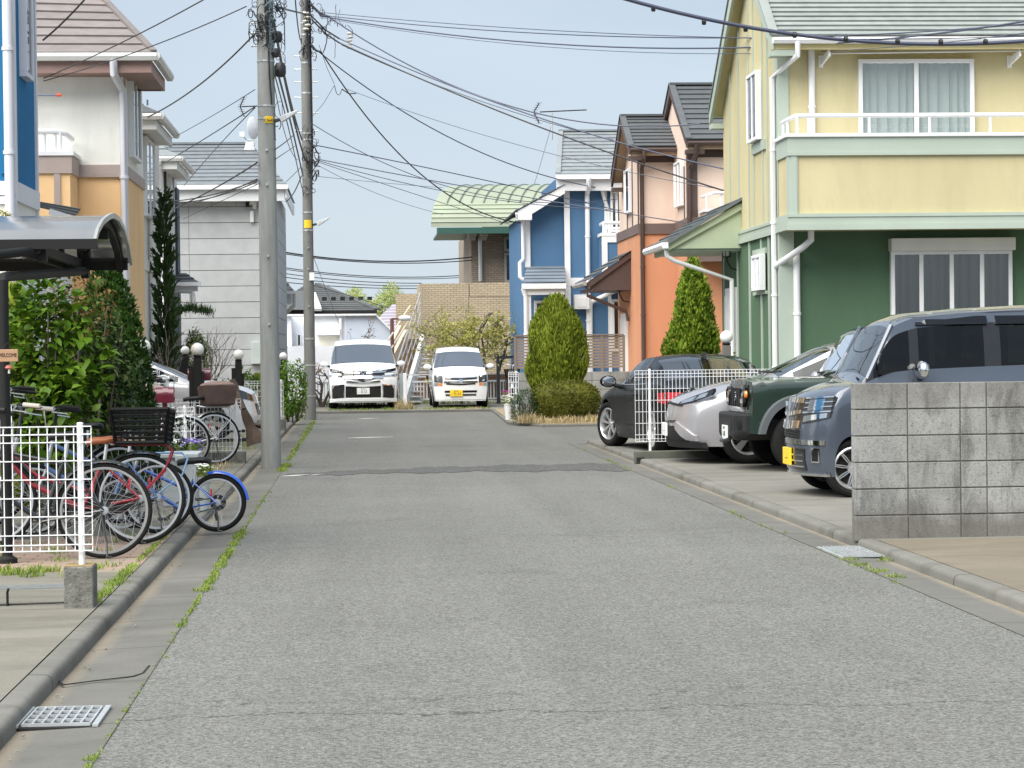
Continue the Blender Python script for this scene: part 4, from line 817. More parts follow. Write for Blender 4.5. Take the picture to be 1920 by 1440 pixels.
# barrel: half arc rising back and to the right
m_cop = M('green copper roof', (.27, .305, .225), .5, var=.08, vs=1.2, dirt=(.235, .275, .205)); RYf, nar = 71.5, 16
P0, P1 = W(808, 426, RYf), W(1060, 424, RYf); hz = W(860, 350, RYf+4.4).z-P0.z; dx = W(862, 350, RYf+4.4).x-P0.x
prof = [(1-cos(t)) for t in [pi/2*k/nar for k in range(nar+1)]]
def arc(u, t): return Vector((P0.x+(P1.x-P0.x)*u+dx*(1-cos(t)), RYf+4.4*(1-cos(t)), P0.z+hz*sin(t)))
b = MB(); b.grid(lambda u, v: arc(u, pi/2*v), 12, nar); b.grid(lambda u, v: Vector((P0.x+(P1.x-P0.x)*u+dx*(1+v), RYf+4.4*(1+v), P0.z+hz*cos(pi/2*v))), 12, nar); roof = b.build('barrel_roof', m_cop, kb, smooth=35)
b = MB()
for k in range(1, 12):
    u = k/11.0
    if u < .98: b.tube([arc(u, pi/2*(.33+.67*j/10))+Vector((0, -.03, .03)) for j in range(11)], .018, 5)
b.build('roof_rib', M('dark green seam', (.16, .22, .17), .5), roof, smooth=60)
b = MB()
for t in (.06, .12, .18, .24, .30): b.tube([arc(u/6, pi/2*t)+Vector((0, -.01, .01)) for u in range(7)], .018, 4)
b.build('seam', M('pale green seam', (.30, .37, .27), .5), roof)
b = MB(); b.box(P0.x+.2, P1.x, RYf-.05, RYf+.4, P0.z-.22, P0.z-.02); b.box(P0.x+.3, P1.x, RYf+.4, 78, P0.z-.1, P0.z-.03); b.build('fascia', M('dark green metal', (.03, .09, .07), .4), roof)
# outside stair
m_stair = M('stair beige', (.60, .53, .44), .6); st = thing('outside_stair', 'white metal outdoor stair with rails climbing to the brick terrace', 'stair', (1.5, 66, 0))
A, Bq = W(738, 770, 60), W(790, 640, 69.8)
b = MB(); b.bar(W(758, 768, 60), W(793, 645, 69.5), .12, .62)
n = 14
for k in range(n): p = W(760, 768, 60).lerp(W(795, 645, 69.5), (k+.5)/n); q_ = W(776, 768, 60.2).lerp(W(808, 645, 69.5), (k+.5)/n); b.bar(p, q_, .5, .04)
b.build('flight', m_white, st)
b = MB()
for dz in (0, .35, .7, 1.0):
    p, q_ = W(745, 768, 60)+Vector((0, 0, dz+.25)), W(789, 620, 69.5)+Vector((0, 0, dz+.2)); b.tube([p, q_], .016 if dz < 1 else .024, 6)
for k in range(6): p = W(745, 768, 60).lerp(W(789, 620, 69.5), k/5); b.tube([p, p+Vector((0, 0, 1.25))], .018, 6)
b.build('railing', m_alu, st)
b = MB(); b.bar(W(700, 745, 66), W(760, 628, 71.5), .12, .35); b.bar(W(690, 735, 66), W(750, 618, 71.5), .12, .3); b.build('stringer', m_stair, st)
b = MB()
for dz in (.5, .9): b.tube([W(715, 715, 66)+Vector((0, 0, dz)), W(770, 625, 71)+Vector((0, 0, dz))], .03, 6)
b.build('handrail', m_stair, st)
# small street lamp left of the brick building
b = MB(); p = W(736, 690, 68); b.cyl((p.x, 68, 0), (p.x, 68, px_z(597, 68, 736)), .06); b.bar((p.x, 68, px_z(598, 68, 736)), (p.x+.35, 68, px_z(598, 68, 736)), .06); sl_ = tag(b.build('yard_lamp', M('rust brown', (.16, .07, .06), .6)), 'brown yard lamp post with white head left of the brick building', 'lamp')
b = MB(); b.sphere((p.x+.4, 68, px_z(597, 68, 740)), .16, 10, 8, (1.3, 1, .6)); b.build('lamp_head', m_white, sl_)
# ================================================================== poles, cables, lamps, fences
def polem(name, base):
    m, t, b = mk(name); c = coords(t, scale=(1, 1, .10))
    x = mixc(t, ramp(t, noise(t, c, 9, 6, .65), .3, .7), sc(base, .72), sc(base, 1.18)); x = mixc(t, ramp(t, noise(t, coords(t, scale=(1, 1, .3)), 4, 6, .7), .5, .7, (0, 0, 0), (.6, .6, .6)), x, sc(base, .62))
    x = mixc(t, ramp(t, noise(t, coords(t), 60, 2), .3, .8, (0, 0, 0), (.3, .3, .3)), x, sc(base, .6))
    t.links.new(x, b.inputs['Base Color']); b.inputs['Roughness'].default_value = .8; bumped(t, b, noise(t, coords(t), 90, 3), .2, .004); return m
m_pole = polem('pole concrete', (.27, .28, .265)); m_pole2 = polem('pole concrete far', (.175, .178, .168)); m_cable = M('cable rubber', (.018, .018, .02), .5, var=.1); m_blucab = M('weathered cable', (.06, .07, .11), .5)
m_steel = M('band steel', (.50, .51, .50), .4, .7); m_yplate = M('yellow plate', (.80, .52, .02), .5, var=.04); m_ink = M('black ink', (.02, .02, .02), .6)
m_lgrey = M('lamp grey', (.50, .53, .55), .4)
def squig(b, c, ext, n, r, seed):
    """tangled cable ends: wandering strands with a few slack loops"""
    rnd = random.Random(seed)
    for q in range(n):
        p = Vector((c[0]+rnd.uniform(-1, 1)*ext[0], c[1]+rnd.uniform(-1, 1)*ext[1], c[2]+rnd.uniform(-1, 1)*ext[2])); pts = [p]; a = rnd.uniform(0, 6.3); w = rnd.uniform(-.7, .7); st = rnd.uniform(.02, .045)
        for k in range(rnd.randint(9, 15)):
            a += w+rnd.uniform(-.45, .45); d = Vector((cos(a)*.75, rnd.uniform(-.3, .3), sin(a)*1.15)); p = p+d*st
            p = Vector((min(max(p.x, c[0]-ext[0]*1.5-.03), c[0]+ext[0]*1.5+.03), min(max(p.y, c[1]-ext[1]-.05), c[1]+ext[1]+.05), p.z)); pts.append(p)
        b.tube(pts, r*rnd.uniform(.5, 1.1), 4)
def pole(Y, pxb, pyb, r0, r1, h, mat, label):
    base = G(pxb, pyb, 0); x, y = base.x, base.y+r0
    t = thing('utility_pole', label, 'utility pole', (x, y, 0), group='concrete utility poles')
    b = MB(); n = 20; b.lathe([(r0+(r1-r0)*k/n, h*k/n-.1 if k == 0 else h*k/n) for k in range(n+1)], 28, (x, y, 0)); b.build('shaft', mat, t, smooth=60)
    return t, x, y
PH = 9.2
p1, x1, y1 = pole(28.9, 508, 878, .131, .098, PH, m_pole, 'thick concrete utility pole in the left gutter with yellow number plate 03640')
rad1 = lambda z: .131-.033*z/PH
z_ = lambda py, Y=28.9: px_z(py, Y, 505)
b = MB()
for py in (27, 38, 64, 113, 197, 221): r = rad1(z_(py))+.006; b.lathe([(r, -.012), (r, .012)], 24, (x1, y1, z_(py)))
b.build_each('band', m_steel, p1, smooth=60)
b = MB()
for py in (82, 281, 346, 480, 608, 60): z = z_(py); r = rad1(z); b.cyl((x1+.0, y1-r+.01, z), (x1, y1-r-.03, z), .016, None, 8)
for py in (40, 60, 84): z = z_(py); r = rad1(z); b.cyl((x1-r-.07, y1, z), (x1-r+.02, y1, z), .010, None, 6); b.cyl((x1-r-.075, y1, z), (x1-r-.06, y1, z), .018, None, 6)
b.build_each('step_bolt', m_steel, p1)
zp = z_(224); r = rad1(zp)+.004
b = MB(); b.grid(lambda u, v: (x1+(r+.004)*sin(-.15+.95*u), y1-(r+.004)*cos(-.15+.95*u), zp-.045+.09*v), 10, 1); pl_ = b.build('number_plate', m_yplate, p1)
xt = x1+r*sin(.33); yt = y1-r*cos(.33)-.012
rotp = Euler((pi/2, 0, .33)).to_matrix()
text('03640', 'lettering', m_ink, p1, (xt, yt, zp-.012), rotp, .062, .85)
# conduit, boxes and tangle
b = MB(); b.tube([(x1+.03, y1-rad1(8)-.01, 9.1), (x1+.04, y1-rad1(7)-.01, z_(60)), (x1+.05, y1-rad1(6)-.012, z_(140)), (x1+.075, y1-.10, z_(196))], .012, 6); b.tube([(x1-.01, y1-rad1(8)-.01, 9.1), (x1+.005, y1-rad1(7)-.012, z_(20)), (x1+.03, y1-rad1(6)-.012, z_(85))], .014, 6); b.build('conduit', m_cable, p1)
for py, dx_, h_, w_ in ((68, .155, .16, .07), (98, .13, .13, .06), (130, .19, .20, .075)):
    b = MB(); c = (x1+dx_, y1-.06, z_(py)); b.lathe([(0, -h_/2), (w_*.7, -h_/2+.01), (w_, -h_/2+.05), (w_, h_/2-.05), (w_*.7, h_/2-.01), (0, h_/2)], 12, c); b.build('splice_case', m_cable, p1, smooth=50)
b = MB(); squig(b, (x1-.16, y1-.02, z_(10)), (.05, .06, .2), 12, .008, 1); squig(b, (x1-.09, y1-.10, z_(48)), (.06, .05, .16), 16, .008, 2); squig(b, (x1+.12, y1-.1, z_(20)), (.07, .06, .25), 14, .007, 3); squig(b, (x1+.15, y1-.05, z_(88)), (.05, .05, .18), 10, .005, 4); squig(b, (x1+.18, y1-.05, z_(20)), (.12, .05, .12), 10, .006, 12)
b.build('cable_loops', m_cable, p1)
b = MB(); squig(b, (x1+.10, y1-.12, z_(40)), (.05, .03, .28), 12, .006, 5); b.build('grey_cable_loops', M('grey cable', (.10, .17, .20), .5), p1)
# street lamp heads
def led(par, x, y, z, k, mat):
    b = MB(); b.bar((x, y, z), (x+.10*k, y-.02, z+.03*k), .05*k, .05*k); b.build('bracket', m_cable, par)
    b = MB(); d = Vector((.40, -.10, .20)).normalized(); n = Vector((0, 1, 0)).cross(d); p = Vector((x+.10*k, y-.02, z+.02*k))
    for (w0, w1, h0, h1, l0, l1) in ((.06, .085, .05, .045, 0, .12), (.085, .02, .045, .015, .12, .34)):
        q, q2 = p+d*l0*k, p+d*l1*k; s_ = d.cross(n)
        vs = [q+s_*w0*k*i+n*h0*k*j for i, j in ((-1, -1), (1, -1), (1, 1), (-1, 1))]+[q2+s_*w1*k*i+n*h1*k*j for i, j in ((-1, -1), (1, -1), (1, 1), (-1, 1))]
        b.add(vs, [(0, 1, 2, 3), (4, 5, 6, 7), (0, 1, 5, 4), (1, 2, 6, 5), (2, 3, 7, 6), (3, 0, 4, 7)])
    b.build('street_light', mat, par, bevel=.01*k)
led(p1, x1+rad1(6)-.0, y1-.04, z_(226), .78, m_lgrey)
b = MB(); squig(b, (x1+.16, y1-.05, z_(228)), (.012, .02, .06), 3, .007, 8); b.build('lamp_cable', m_cable, p1)
# far pole
PH2 = 11.5
p2, x2, y2 = pole(49.8, 582, 788, .131, .095, PH2, m_pole2, 'slimmer looking concrete utility pole at the far end of the left gutter with step bolts')
rad2 = lambda z: .131-.036*z/PH2
w_ = lambda py: px_z(py, 49.8, 575)
b = MB()
for py in (102, 127, 151, 180, 209, 243):
    z = w_(py); r = rad2(z)
    for s_ in (-1, 1): b.cyl((x2+s_*(r-.01), y2, z), (x2+s_*(r+.14), y2, z), .012, None, 6); b.cyl((x2+s_*(r+.135), y2, z), (x2+s_*(r+.15), y2, z), .022, None, 6)
for py in (464, 504, 574, 360, 430): z = w_(py); r = rad2(z); b.cyl((x2, y2-r+.01, z), (x2, y2-r-.05, z), .02, None, 6)
b.build_each('step_bolt', m_steel, p2)
b = MB()
for py in (40, 62, 115, 172, 248, 397, 431, 635, 685, 743, 260, 20): r = rad2(w_(py))+.007; b.lathe([(r, -.02), (r, .02)], 20, (x2, y2, w_(py)))
b.build_each('band', m_steel, p2, smooth=60)
b = MB(); z = w_(419); r = rad2(z)+.006; b.grid(lambda u, v: (x2+r*sin(-.75+1.5*u), y2-r*cos(-.75+1.5*u), z-.09+.18*v), 10, 1); b.build('number_plate', m_yplate, p2)
b = MB(); z = w_(518); b.box(x2+.02, x2+.13, y2-rad2(z)-.02, y2-rad2(z)+.05, z-.09, z+.09); b.build('notice_plate', m_white, p2)
b = MB()
for (px0, py0), (px1, py1), r_ in (((582, 8), (617, 32), .03), ((584, 30), (637, 73), .018), ((584, 36), (637, 81), .018), ((584, 84), (602, 97), .025), ((582, 82), (594, 94), .02), ((598, 84), (627, 158), .006), ((586, 218), (627, 160), .006), ((627, 160), (634, 178), .008), ((634, 178), (641, 167), .008), ((641, 167), (668, 175), .014), ((584, 268), (595, 273), .02), ((584, 296), (597, 301), .02), ((584, 300), (600, 312), .014)):
    p_, q_ = W(px0, py0, 49.7), W(px1, py1, 49.68); b.tube([p_, p_.lerp(q_, .5)-Vector((0, 0, .06)), q_], r_, 5)
b.build('strain_wire', m_cable, p2, smooth=60)
led(p2, x2+rad2(w_(420)), y2-.05, w_(421), .95, m_lgrey)
b = MB(); b.tube([(x2+.10, y2-.04, 11.4), (x2+.12, y2-.03, w_(120)), (x2+.13, y2-.03, w_(280)), (x2+.10, y2-.10, w_(350))], .02, 6); b.tube([(x2+.03, y2-.13, 11.4), (x2+.04, y2-.13, w_(60)), (x2+.1, y2-.1, w_(120))], .03, 6); b.build('conduit', m_cable, p2)
b = MB()
for py, k in ((12, 1), (35, 1.2), (70, 1.0), (85, .9), (262, .8), (278, 1), (300, 1), (320, .9), (345, .8)): squig(b, (x2+.08, y2-.12, w_(py)), (.13*k, .1, .15), 7, .011, py)
squig(b, (x2+.7, y2-.1, w_(58)), (.25, .1, .2), 9, .01, 33); squig(b, (x2+.35, y2-.1, w_(40)), (.2, .1, .25), 9, .012, 34)
b.build('cable_loops', m_cable, p2)
b = MB()
for k in range(5): b.sphere((x2+.02+.04*(k % 2), y2-.16, w_(38)+.09*(k-2)), .06, 8, 6, (1.3, 1, .55))
for k in range(5): b.sphere((x2+1.0+.03*(k % 2), y2-.1, w_(74)+.08*(k-2)), .055, 8, 6, (1.2, 1, .6))
b.build('insulator', M('porcelain', (.55, .54, .48), .3), p2)
# cables: (p, mid, q) as (px, py, Y)
def cable(label, a, m, q, r, mat=None, group='overhead cables', n=22):
    pts = []
    for k in range(n+1):
        t = k/n; c = [None]*3
        # quadratic through the three points
        for i in range(3):
            mm = m[i] if i < 2 else (a[2]+q[2])/2
            tm = (m[0]-a[0])/(q[0]-a[0]) if abs(q[0]-a[0]) > 1 else .5
            l0 = (t-tm)*(t-1)/((0-tm)*(0-1)); l1 = t*(t-1)/(tm*(tm-1)); l2 = t*(t-tm)/(1*(1-tm))
            c[i] = a[i]+(q[i]-a[i])*t if i != 1 else l0*a[1]+l1*m[1]+l2*q[1]
        pts.append(W(c[0], c[1], c[2]))
    b = MB(); b.tube(pts, r, 5); o = b.build('overhead_cable', mat or m_cable, smooth=60); tag(o, label, 'cable', group); return o
Pn, Pf = 28.8, 49.7
for a in (
 ('dark cable rising past the roof of the cream house from its blue neighbour', (80, 76, 27), (118, 42, 27), (165, -8, 27), .012),
 ('thin cable from the cream house wall up out of the top of the picture', (82, 147, 33.2), (240, 74, 30), (395, -8, 28), .009),
 ('thin cable from the cream house wall to the top of the near pole', (82, 152, 33.2), (270, 92, 31), (462, 12, Pn), .008),
 ('dark drooping cable from the slim white house to the near pole', (272, 222, 40), (400, 138, 34), (475, 66, Pn), .012),
 ('very thin cable running down left from the near pole over the dark roof', (310, 266, 45), (400, 216, 40), (478, 168, Pn), .006),
 ('cable from the white slate panel house sloping up to the near pole', (284, 320, 49), (400, 250, 38), (478, 200, Pn), .009),
 ('thin cable crossing the grey slate roof up to the near pole', (345, 348, 55), (420, 262, 42), (478, 202, Pn), .008),
 ('upper of the two close dark cables crossing in front of the grey stone wall', (284, 379, 49), (395, 366, 42), (482, 338, Pn+.1), .011),
 ('lower of the two close dark cables crossing in front of the grey stone wall', (284, 383, 49), (395, 371, 42), (482, 341, Pn+.1), .009),
 ('long dark cable from behind the cypress up to the near pole', (284, 409, 49), (390, 360, 42), (482, 305, Pn+.1), .012),
 ('dark cable from the left edge of the grey stone wall up to the near pole', (342, 386, 58), (410, 366, 45), (482, 336, Pn+.1), .011),
 ('thin cable low across the grey stone wall', (343, 411, 58), (400, 384, 50), (482, 346, 40), .008),
 ('first cable of the bundle between the two poles', (513, 40, Pn), (535, 150, 38), (566, 262, Pf), .018),
 ('second cable of the bundle between the two poles', (517, 60, Pn), (545, 200, 38), (572, 300, Pf), .020),
 ('third cable of the bundle between the two poles', (519, 130, Pn), (545, 230, 38), (568, 330, Pf), .016),
 ('fourth cable of the bundle between the two poles', (515, 140, Pn), (536, 220, 38), (566, 352, Pf), .010),
 ('thin slack cable beside the bundle between the two poles', (512, 145, Pn), (530, 235, 38), (558, 300, Pf), .007),
 ('cable from the near pole top straight across to the far pole top', (516, 12, Pn), (545, 20, 38), (572, 26, Pf), .018),
 ('cable passing in front of the far pole top down from the picture edge', (553, -8, 40), (560, 60, 44), (563, 75, Pf), .014),
 ('short cable from the right of the near pole up to the bundle', (516, 280, Pn), (533, 268, 33), (552, 252, 40), .009),
 ('lower short cable from the right of the near pole to the far pole', (517, 298, Pn), (535, 286, 35), (556, 272, Pf), .007),
 ('service cable curving from the far pole down to the grey stone house eave', (565, 330, Pf), (556, 352, 54), (536, 378, 58.2), .014),
 ('thin line rising from the grey stone house to the far pole', (535, 342, 58), (550, 328, 54), (565, 312, Pf), .008),
 ('thick sagging foreground cable with lashing clips across the pale green roof', (1165, -4, 13), (1500, 66, 13), (1935, 76, 13.5), .0125),
 ('topmost long cable from the far pole across to the yellow house roof', (590, 22, Pf), (1000, 55, 38), (1935, 68, 26), .008),
 ('second long cable from the far pole across to the yellow house roof', (598, 28, Pf), (1000, 62, 38), (1935, 44, 26), .010),
 ('third and darkest long cable from the far pole across to the yellow house roof', (600, 30, Pf), (1000, 80, 38), (1935, 38, 26), .014),
 ('faint long cable lowest of those crossing to the yellow house roof', (600, 33, Pf), (1000, 86, 38), (1935, 60, 26), .006),
 ('cable from the far pole to the upper roof of the orange house', (617, 32, Pf), (860, 165, 48), (1312, 232, 47), .015),
 ('upper of the paired cables from the far pole to the pink wall', (636, 72, Pf), (880, 174, 46), (1359, 317, 40), .014),
 ('lower of the paired cables from the far pole to the pink wall', (636, 80, Pf), (880, 186, 46), (1359, 358, 40), .016),
 ('thin companion cable of the paired cables to the pink wall', (640, 84, Pf), (880, 182, 46), (1150, 262, 43), .008),
 ('cable from the far pole down to the bracket on the blue house', (594, 94, Pf), (880, 276, 54), (1120, 352, 56.7), .014),
 ('steep cable from the far pole across the green barrel roof to the blue house corner', (602, 97, Pf), (760, 300, 54), (978, 418, 57), .016),
 ('very thin cable from the loop beside the far pole to the pink wall', (650, 167, Pf), (880, 245, 48), (1359, 356, 44), .007),
 ('thin cable leaving the far pole halfway and crossing below the others', (585, 232, Pf), (730, 310, 52), (1165, 372, 56), .009),
 ('cable from the lower fittings of the far pole to the blue house balcony', (595, 273, Pf), (740, 302, 52), (1165, 396, 56), .012),
 ('upper cable of the fan leaving the far pole to the orange house', (594, 298, Pf), (880, 351, 50), (1300, 420, 48), .012),
 ('middle cable of the fan leaving the far pole to the orange house', (597, 301, Pf), (800, 352, 50), (1165, 394, 50), .009),
 ('thin cable of the fan falling across the green barrel roof', (597, 304, Pf), (720, 345, 52), (960, 422, 57), .008),
 ('lowest thin cable of the fan falling across the green barrel roof', (600, 312, Pf), (720, 368, 53), (830, 402, 60), .006),
 ('faint level cable from the far pole to the barrel roof edge', (588, 330, Pf), (720, 343, 55), (830, 352, 62), .006),
 ('upper of the far double cables strung level to the brick building', (522, 471, 66), (720, 490, 70), (885, 482, 72), .022),
 ('lower of the far double cables strung level to the brick building', (522, 474, 66), (720, 493, 70), (885, 488, 72), .016),
 ('first of the faint far cables above the terrace wall', (522, 500, 90), (720, 519, 95), (885, 515, 100), .02),
 ('second of the faint far cables above the terrace wall', (522, 503, 90), (720, 522, 95), (885, 519, 100), .016),
 ('third of the faint far cables above the terrace wall', (522, 511, 90), (650, 526, 95), (790, 531, 100), .018),
 ('fourth of the faint far cables above the terrace wall', (522, 518, 90), (650, 532, 95), (790, 536, 100), .018),
 ('lowest of the faint far cables above the terrace wall', (522, 528, 90), (650, 538, 95), (790, 541, 100), .018),
 ('thin guy wire falling from the far pole to the white house', (586, 478, Pf), (610, 540, 58), (636, 608, 68), .007),
 ('drooping cable in front of the far hip roof', (588, 535, 60), (640, 550, 70), (730, 578, 78), .014),
): cable(*a, mat=m_blucab if a[-1] < .0155 and a[1][0] > 580 else None)
clip = MB()
b = MB()
for px, py in ((1225, 16), (1320, 41), (1398, 54), (1490, 65.5), (1586, 73.5), (1683, 77.5), (1764, 79), (1848, 78.5)):
    p = W(px, py, 13.2); b.lathe([(.0145, -.012), (.019, -.01), (.019, .01), (.0145, .012)], 8, p, 'x')
for o in COL.objects:
    if o.name.startswith('overhead_cable') and o['label'].startswith('thick sagging foreground'): b.build_each('clip', m_cable, o)
# TV aerials, dish
def yagi(label, px, py0, py1, Y, boom, arms, k=1.0, flip=False):
    t = thing('tv_aerial', label, 'aerial', W(px, py1, Y), group='TV aerials')
    b = MB(); p0, q0 = W(px, py1, Y), W(px, py0, Y); b.cyl(p0, q0, .022); b.build('mast', m_alu, t)
    b = MB(); a, c = W(*boom[0], Y), W(*boom[1], Y); b.cyl(a, c, .016)
    for i in range(9): p = a.lerp(c, .12+.1*i); b.cyl(p-Vector((0, .14, 0)), p+Vector((0, .14, 0)), .006, None, 5)
    b.build('boom', m_lamp, t)
    b = MB(); b.bar(W(*arms[0], Y), W(*arms[1], Y), .03); b.bar(W(*arms[1], Y), W(*arms[2], Y), .03)
    for i in range(5): p = W(*arms[0], Y).lerp(W(*arms[1], Y), i/4); b.cyl(p-Vector((.08, 0, 0)), p+Vector((.08, 0, 0)), .005, None, 5); p = W(*arms[1], Y).lerp(W(*arms[2], Y), i/4); b.cyl(p-Vector((.08, 0, 0)), p+Vector((.08, 0, 0)), .005, None, 5)
    b.build('reflector', m_lamp, t)
yagi('TV aerial on a mast above the grey roof of the blue house', 1035, 212, 262, 60, ((1012, 210), (1100, 206)), ((1011, 193), (1001, 210), (1011, 231)))
yagi('small TV aerial sticking out left of the near pole', 500, 200, 272, 61, ((452, 200), (505, 198)), ((458, 182), (450, 200), (458, 218)))
cable('thin guy wire of the aerial on the blue house', (1034, 235, 60), (1020, 285, 60), (1002, 345, 61), .006, m_blucab, 'overhead cables')
t = thing('satellite_dish', 'white satellite dish beside the near pole above the grey roof', 'satellite dish', W(476, 262, 61)); c = W(476, 240, 61)
b = MB(); b.lathe([(0, .05), (.2, .03), (.31, -.02), (.32, -.03), (.2, .045), (0, .065)], 20, (0, 0, 0), 'x'); rz_ = Matrix.Rotation(R(-28), 3, 'Z'); b.v = [tuple(c+rz_ @ Vector(p)) for p in b.v]; b.build('dish', m_white, t, smooth=40)
b = MB(); b.tube([c+Vector((0, -.1, -.35)), W(462, 262, 60.8), W(455, 254, 60.6)], .02, 6); b.box(*sum(([W(454, 252, 60.6)[i]-.07, W(454, 252, 60.6)[i]+.07] for i in range(3)), [])); b.cyl(c+Vector((0, 0, -.4)), W(476, 272, 61), .03); b.build('arm', m_offw, t)
# globe lamps
m_globe = M('opal globe', (.80, .79, .76), .25, var=.02)
m_post = M('charred wood post', (.010, .009, .009), .9, bump=.3, bs=20); m_gpost = M('grey wood post', (.15, .14, .13), .8, var=.2, streak=True)
def globe(px, py, Y, r, label, mat=m_post, gaps=True):
    c = W(px, py, Y); t = thing('garden_lamp', label, 'garden lamp', (c.x, c.y, LOT), group='globe garden lamps')
    b = MB(); b.sphere(c, r, 24, 16); b.build('globe', m_globe, t, smooth=60)
    b = MB(); b.lathe([(.045, c.z-r*1.35), (.07, c.z-r*1.1), (.07, c.z-r*.92)], 14, (c.x, c.y, 0)); b.build('collar', m_lamp, t)
    b = MB(); h = c.z-r*1.3; b.box(c.x-.062, c.x+.062, c.y-.062, c.y+.062, LOT, h)
    if gaps: b.box(c.x-.13, c.x-.063, c.y-.05, c.y+.05, LOT, h-.12); b.box(c.x+.063, c.x+.10, c.y-.05, c.y+.05, LOT, h-.22)
    b.build('post', mat, t, bevel=.008)
globe(370, 655, 34, .101, 'white globe lamp on a black timber post between two red mailboxes')
globe(447, 665, 41, .098, 'white globe lamp on a black timber post left of the near pole')
globe(531, 668, 55, .098, 'small white globe lamp on a dark post between the two poles')
globe(269, 650, 30.5, .10, 'white globe lamp half hidden behind the dark conifer')
globe(347, 657, 46, .09, 'white globe lamp beside the blue slate panel')
globe(1362, 632, 34, .102, 'white globe lamp on a grey timber post beside the yellow house porch', m_gpost)
# mesh fences (frontal, along X)
m_mesh = M('white coated wire', (.78, .79, .80), .4, var=.04); m_blk = M('fence block', (.17, .168, .15), .92, var=.35, vs=15, bump=.8, bs=60, dirt=(.04, .038, .032), spec=.2)
def mesh_fence(label, x0, x1, Y, z0, z1, posts, wire=.0028, vg=.05, block=None, group='white mesh fences'):
    t = thing('mesh_fence', label, 'mesh fence', ((x0+x1)/2, Y, LOT), group=group)
    b = MB(); n = max(2, round((x1-x0)/vg))
    for i in range(n+1): x = x0+(x1-x0)*i/n; b.bar((x, Y, z0), (x, Y, z1), wire*2, wire*2)
    hs = [z0, z0+.035, z0+.09]+[z0+.09+(z1-.09-z0-.09)*k/5 for k in range(1, 5)]+[z1-.09, z1-.045, z1]
    for z in hs: b.bar((x0, Y-.006, z), (x1, Y-.006, z), wire*2.2, wire*2.2)
    b.bar((x0, Y+.03, z1-.045), (x1, Y+.03, z1-.045), wire*2.2, wire*2.2)
    for i in range(n+1): x = x0+(x1-x0)*i/n; b.bar((x, Y-.006, z1), (x, Y+.03, z1-.02), wire*1.6, wire*1.6)
    b.build('mesh_panel', m_mesh, t)
    for x in posts:
        b = MB(); b.cyl((x, Y+.035, LOT-.05 if not block else block[1]-.02), (x, Y+.035, z1+.015), .0185, None, 12); b.sphere((x, Y+.035, z1+.015), .0195, 12, 6, (1, 1, .4)); b.build('post', m_mesh, t, smooth=50)
    if block == 'cube' or not block: pass
    return t
f1 = mesh_fence('white mesh fence on one post in front of the bicycles, nearest on the left', -3.2, px_x(172, 12.6, 900), 12.6, px_z(1033, 12.6, 100), px_z(800, 12.6, 100), [px_x(150, 12.6, 900)], block=(0, px_z(1060, 12.6, 150)))
xb_ = px_x(150, 12.6, 1090); zt_ = px_z(1060, 12.6, 150); b = MB(); b.box(xb_-.083, xb_+.083, 12.53, 12.73, LOT-.02, zt_); bk = b.build('base_block', m_blk, f1, bevel=.008)
b = MB(); b.box(xb_-.078, xb_+.078, 12.535, 12.725, zt_-.001, zt_+.003); b.build('mortar_cap', M('mossy mortar', (.26, .19, .085), .9, var=.3, vs=20), bk)
b = MB(); b.tube([(-2.02, 12.7, LOT), (-2.02, 12.7, LOT+.08), (-2.01, 12.68, LOT+.1)], .008, 6); b.tube([(-2.15, 12.72, LOT+.005), (-1.7, 12.72, LOT+.012)], .006, 6); tag(b.build('metal_stub', m_lamp), 'short rusty metal stub sticking up from the pavement left of the concrete block', 'metal stub')
mesh_fence('short white mesh fence behind the black bicycle basket', -3.1, px_x(365, 26.5, 800), 26.5, .20, .87, [px_x(346, 26.5, 800), -2.9], .003, .05)
mesh_fence('white mesh fence behind the silver bicycle', -3.0, px_x(452, 29.3, 800), 29.3, .19, .91, [px_x(440, 29.3, 800), -2.9], .003, .05)
b = MB(); b.box(-2.2, -1.5, 29.2, 29.42, 0, .21); tag(b.build('base_block', m_blk, bevel=.01), 'low dark concrete footing under the silver bicycle wheel', 'concrete footing')
mesh_fence('white mesh fence running behind the near pole', -4.2, px_x(531, 42, 740), 42, .31, 1.0, [px_x(527, 42, 740), -3.2], .004, .06)
b = MB(); b.box(px_x(524, 42)-.2, px_x(524, 42)+.1, 41.9, 42.15, 0, .26); tag(b.build('base_block', m_blk, bevel=.01), 'small concrete footing right behind the near pole', 'concrete footing')
fr = mesh_fence('white mesh fence between the black coupe and the silver crossover', px_x(1191, 28.75, 760), 6.6, 28.75, px_z(828, 28.75, 1200), px_z(695, 28.75, 1200), [px_x(1219, 28.75, 760), 5.9], .0027, .05)
b = MB(); b.box(px_x(1190, 28.7, 850), 6.8, 28.62, 28.80, 0, .16); bb = b.build('base_block', M('mossy kerb block', (.10, .105, .085), .9, var=.3, vs=4, bump=.3), fr, bevel=.008); b = MB(); b.box(px_x(1192, 28.7, 850), px_x(1207, 28.7, 850), 28.612, 28.619, .02, .08); b.build('recess', m_dark, bb)
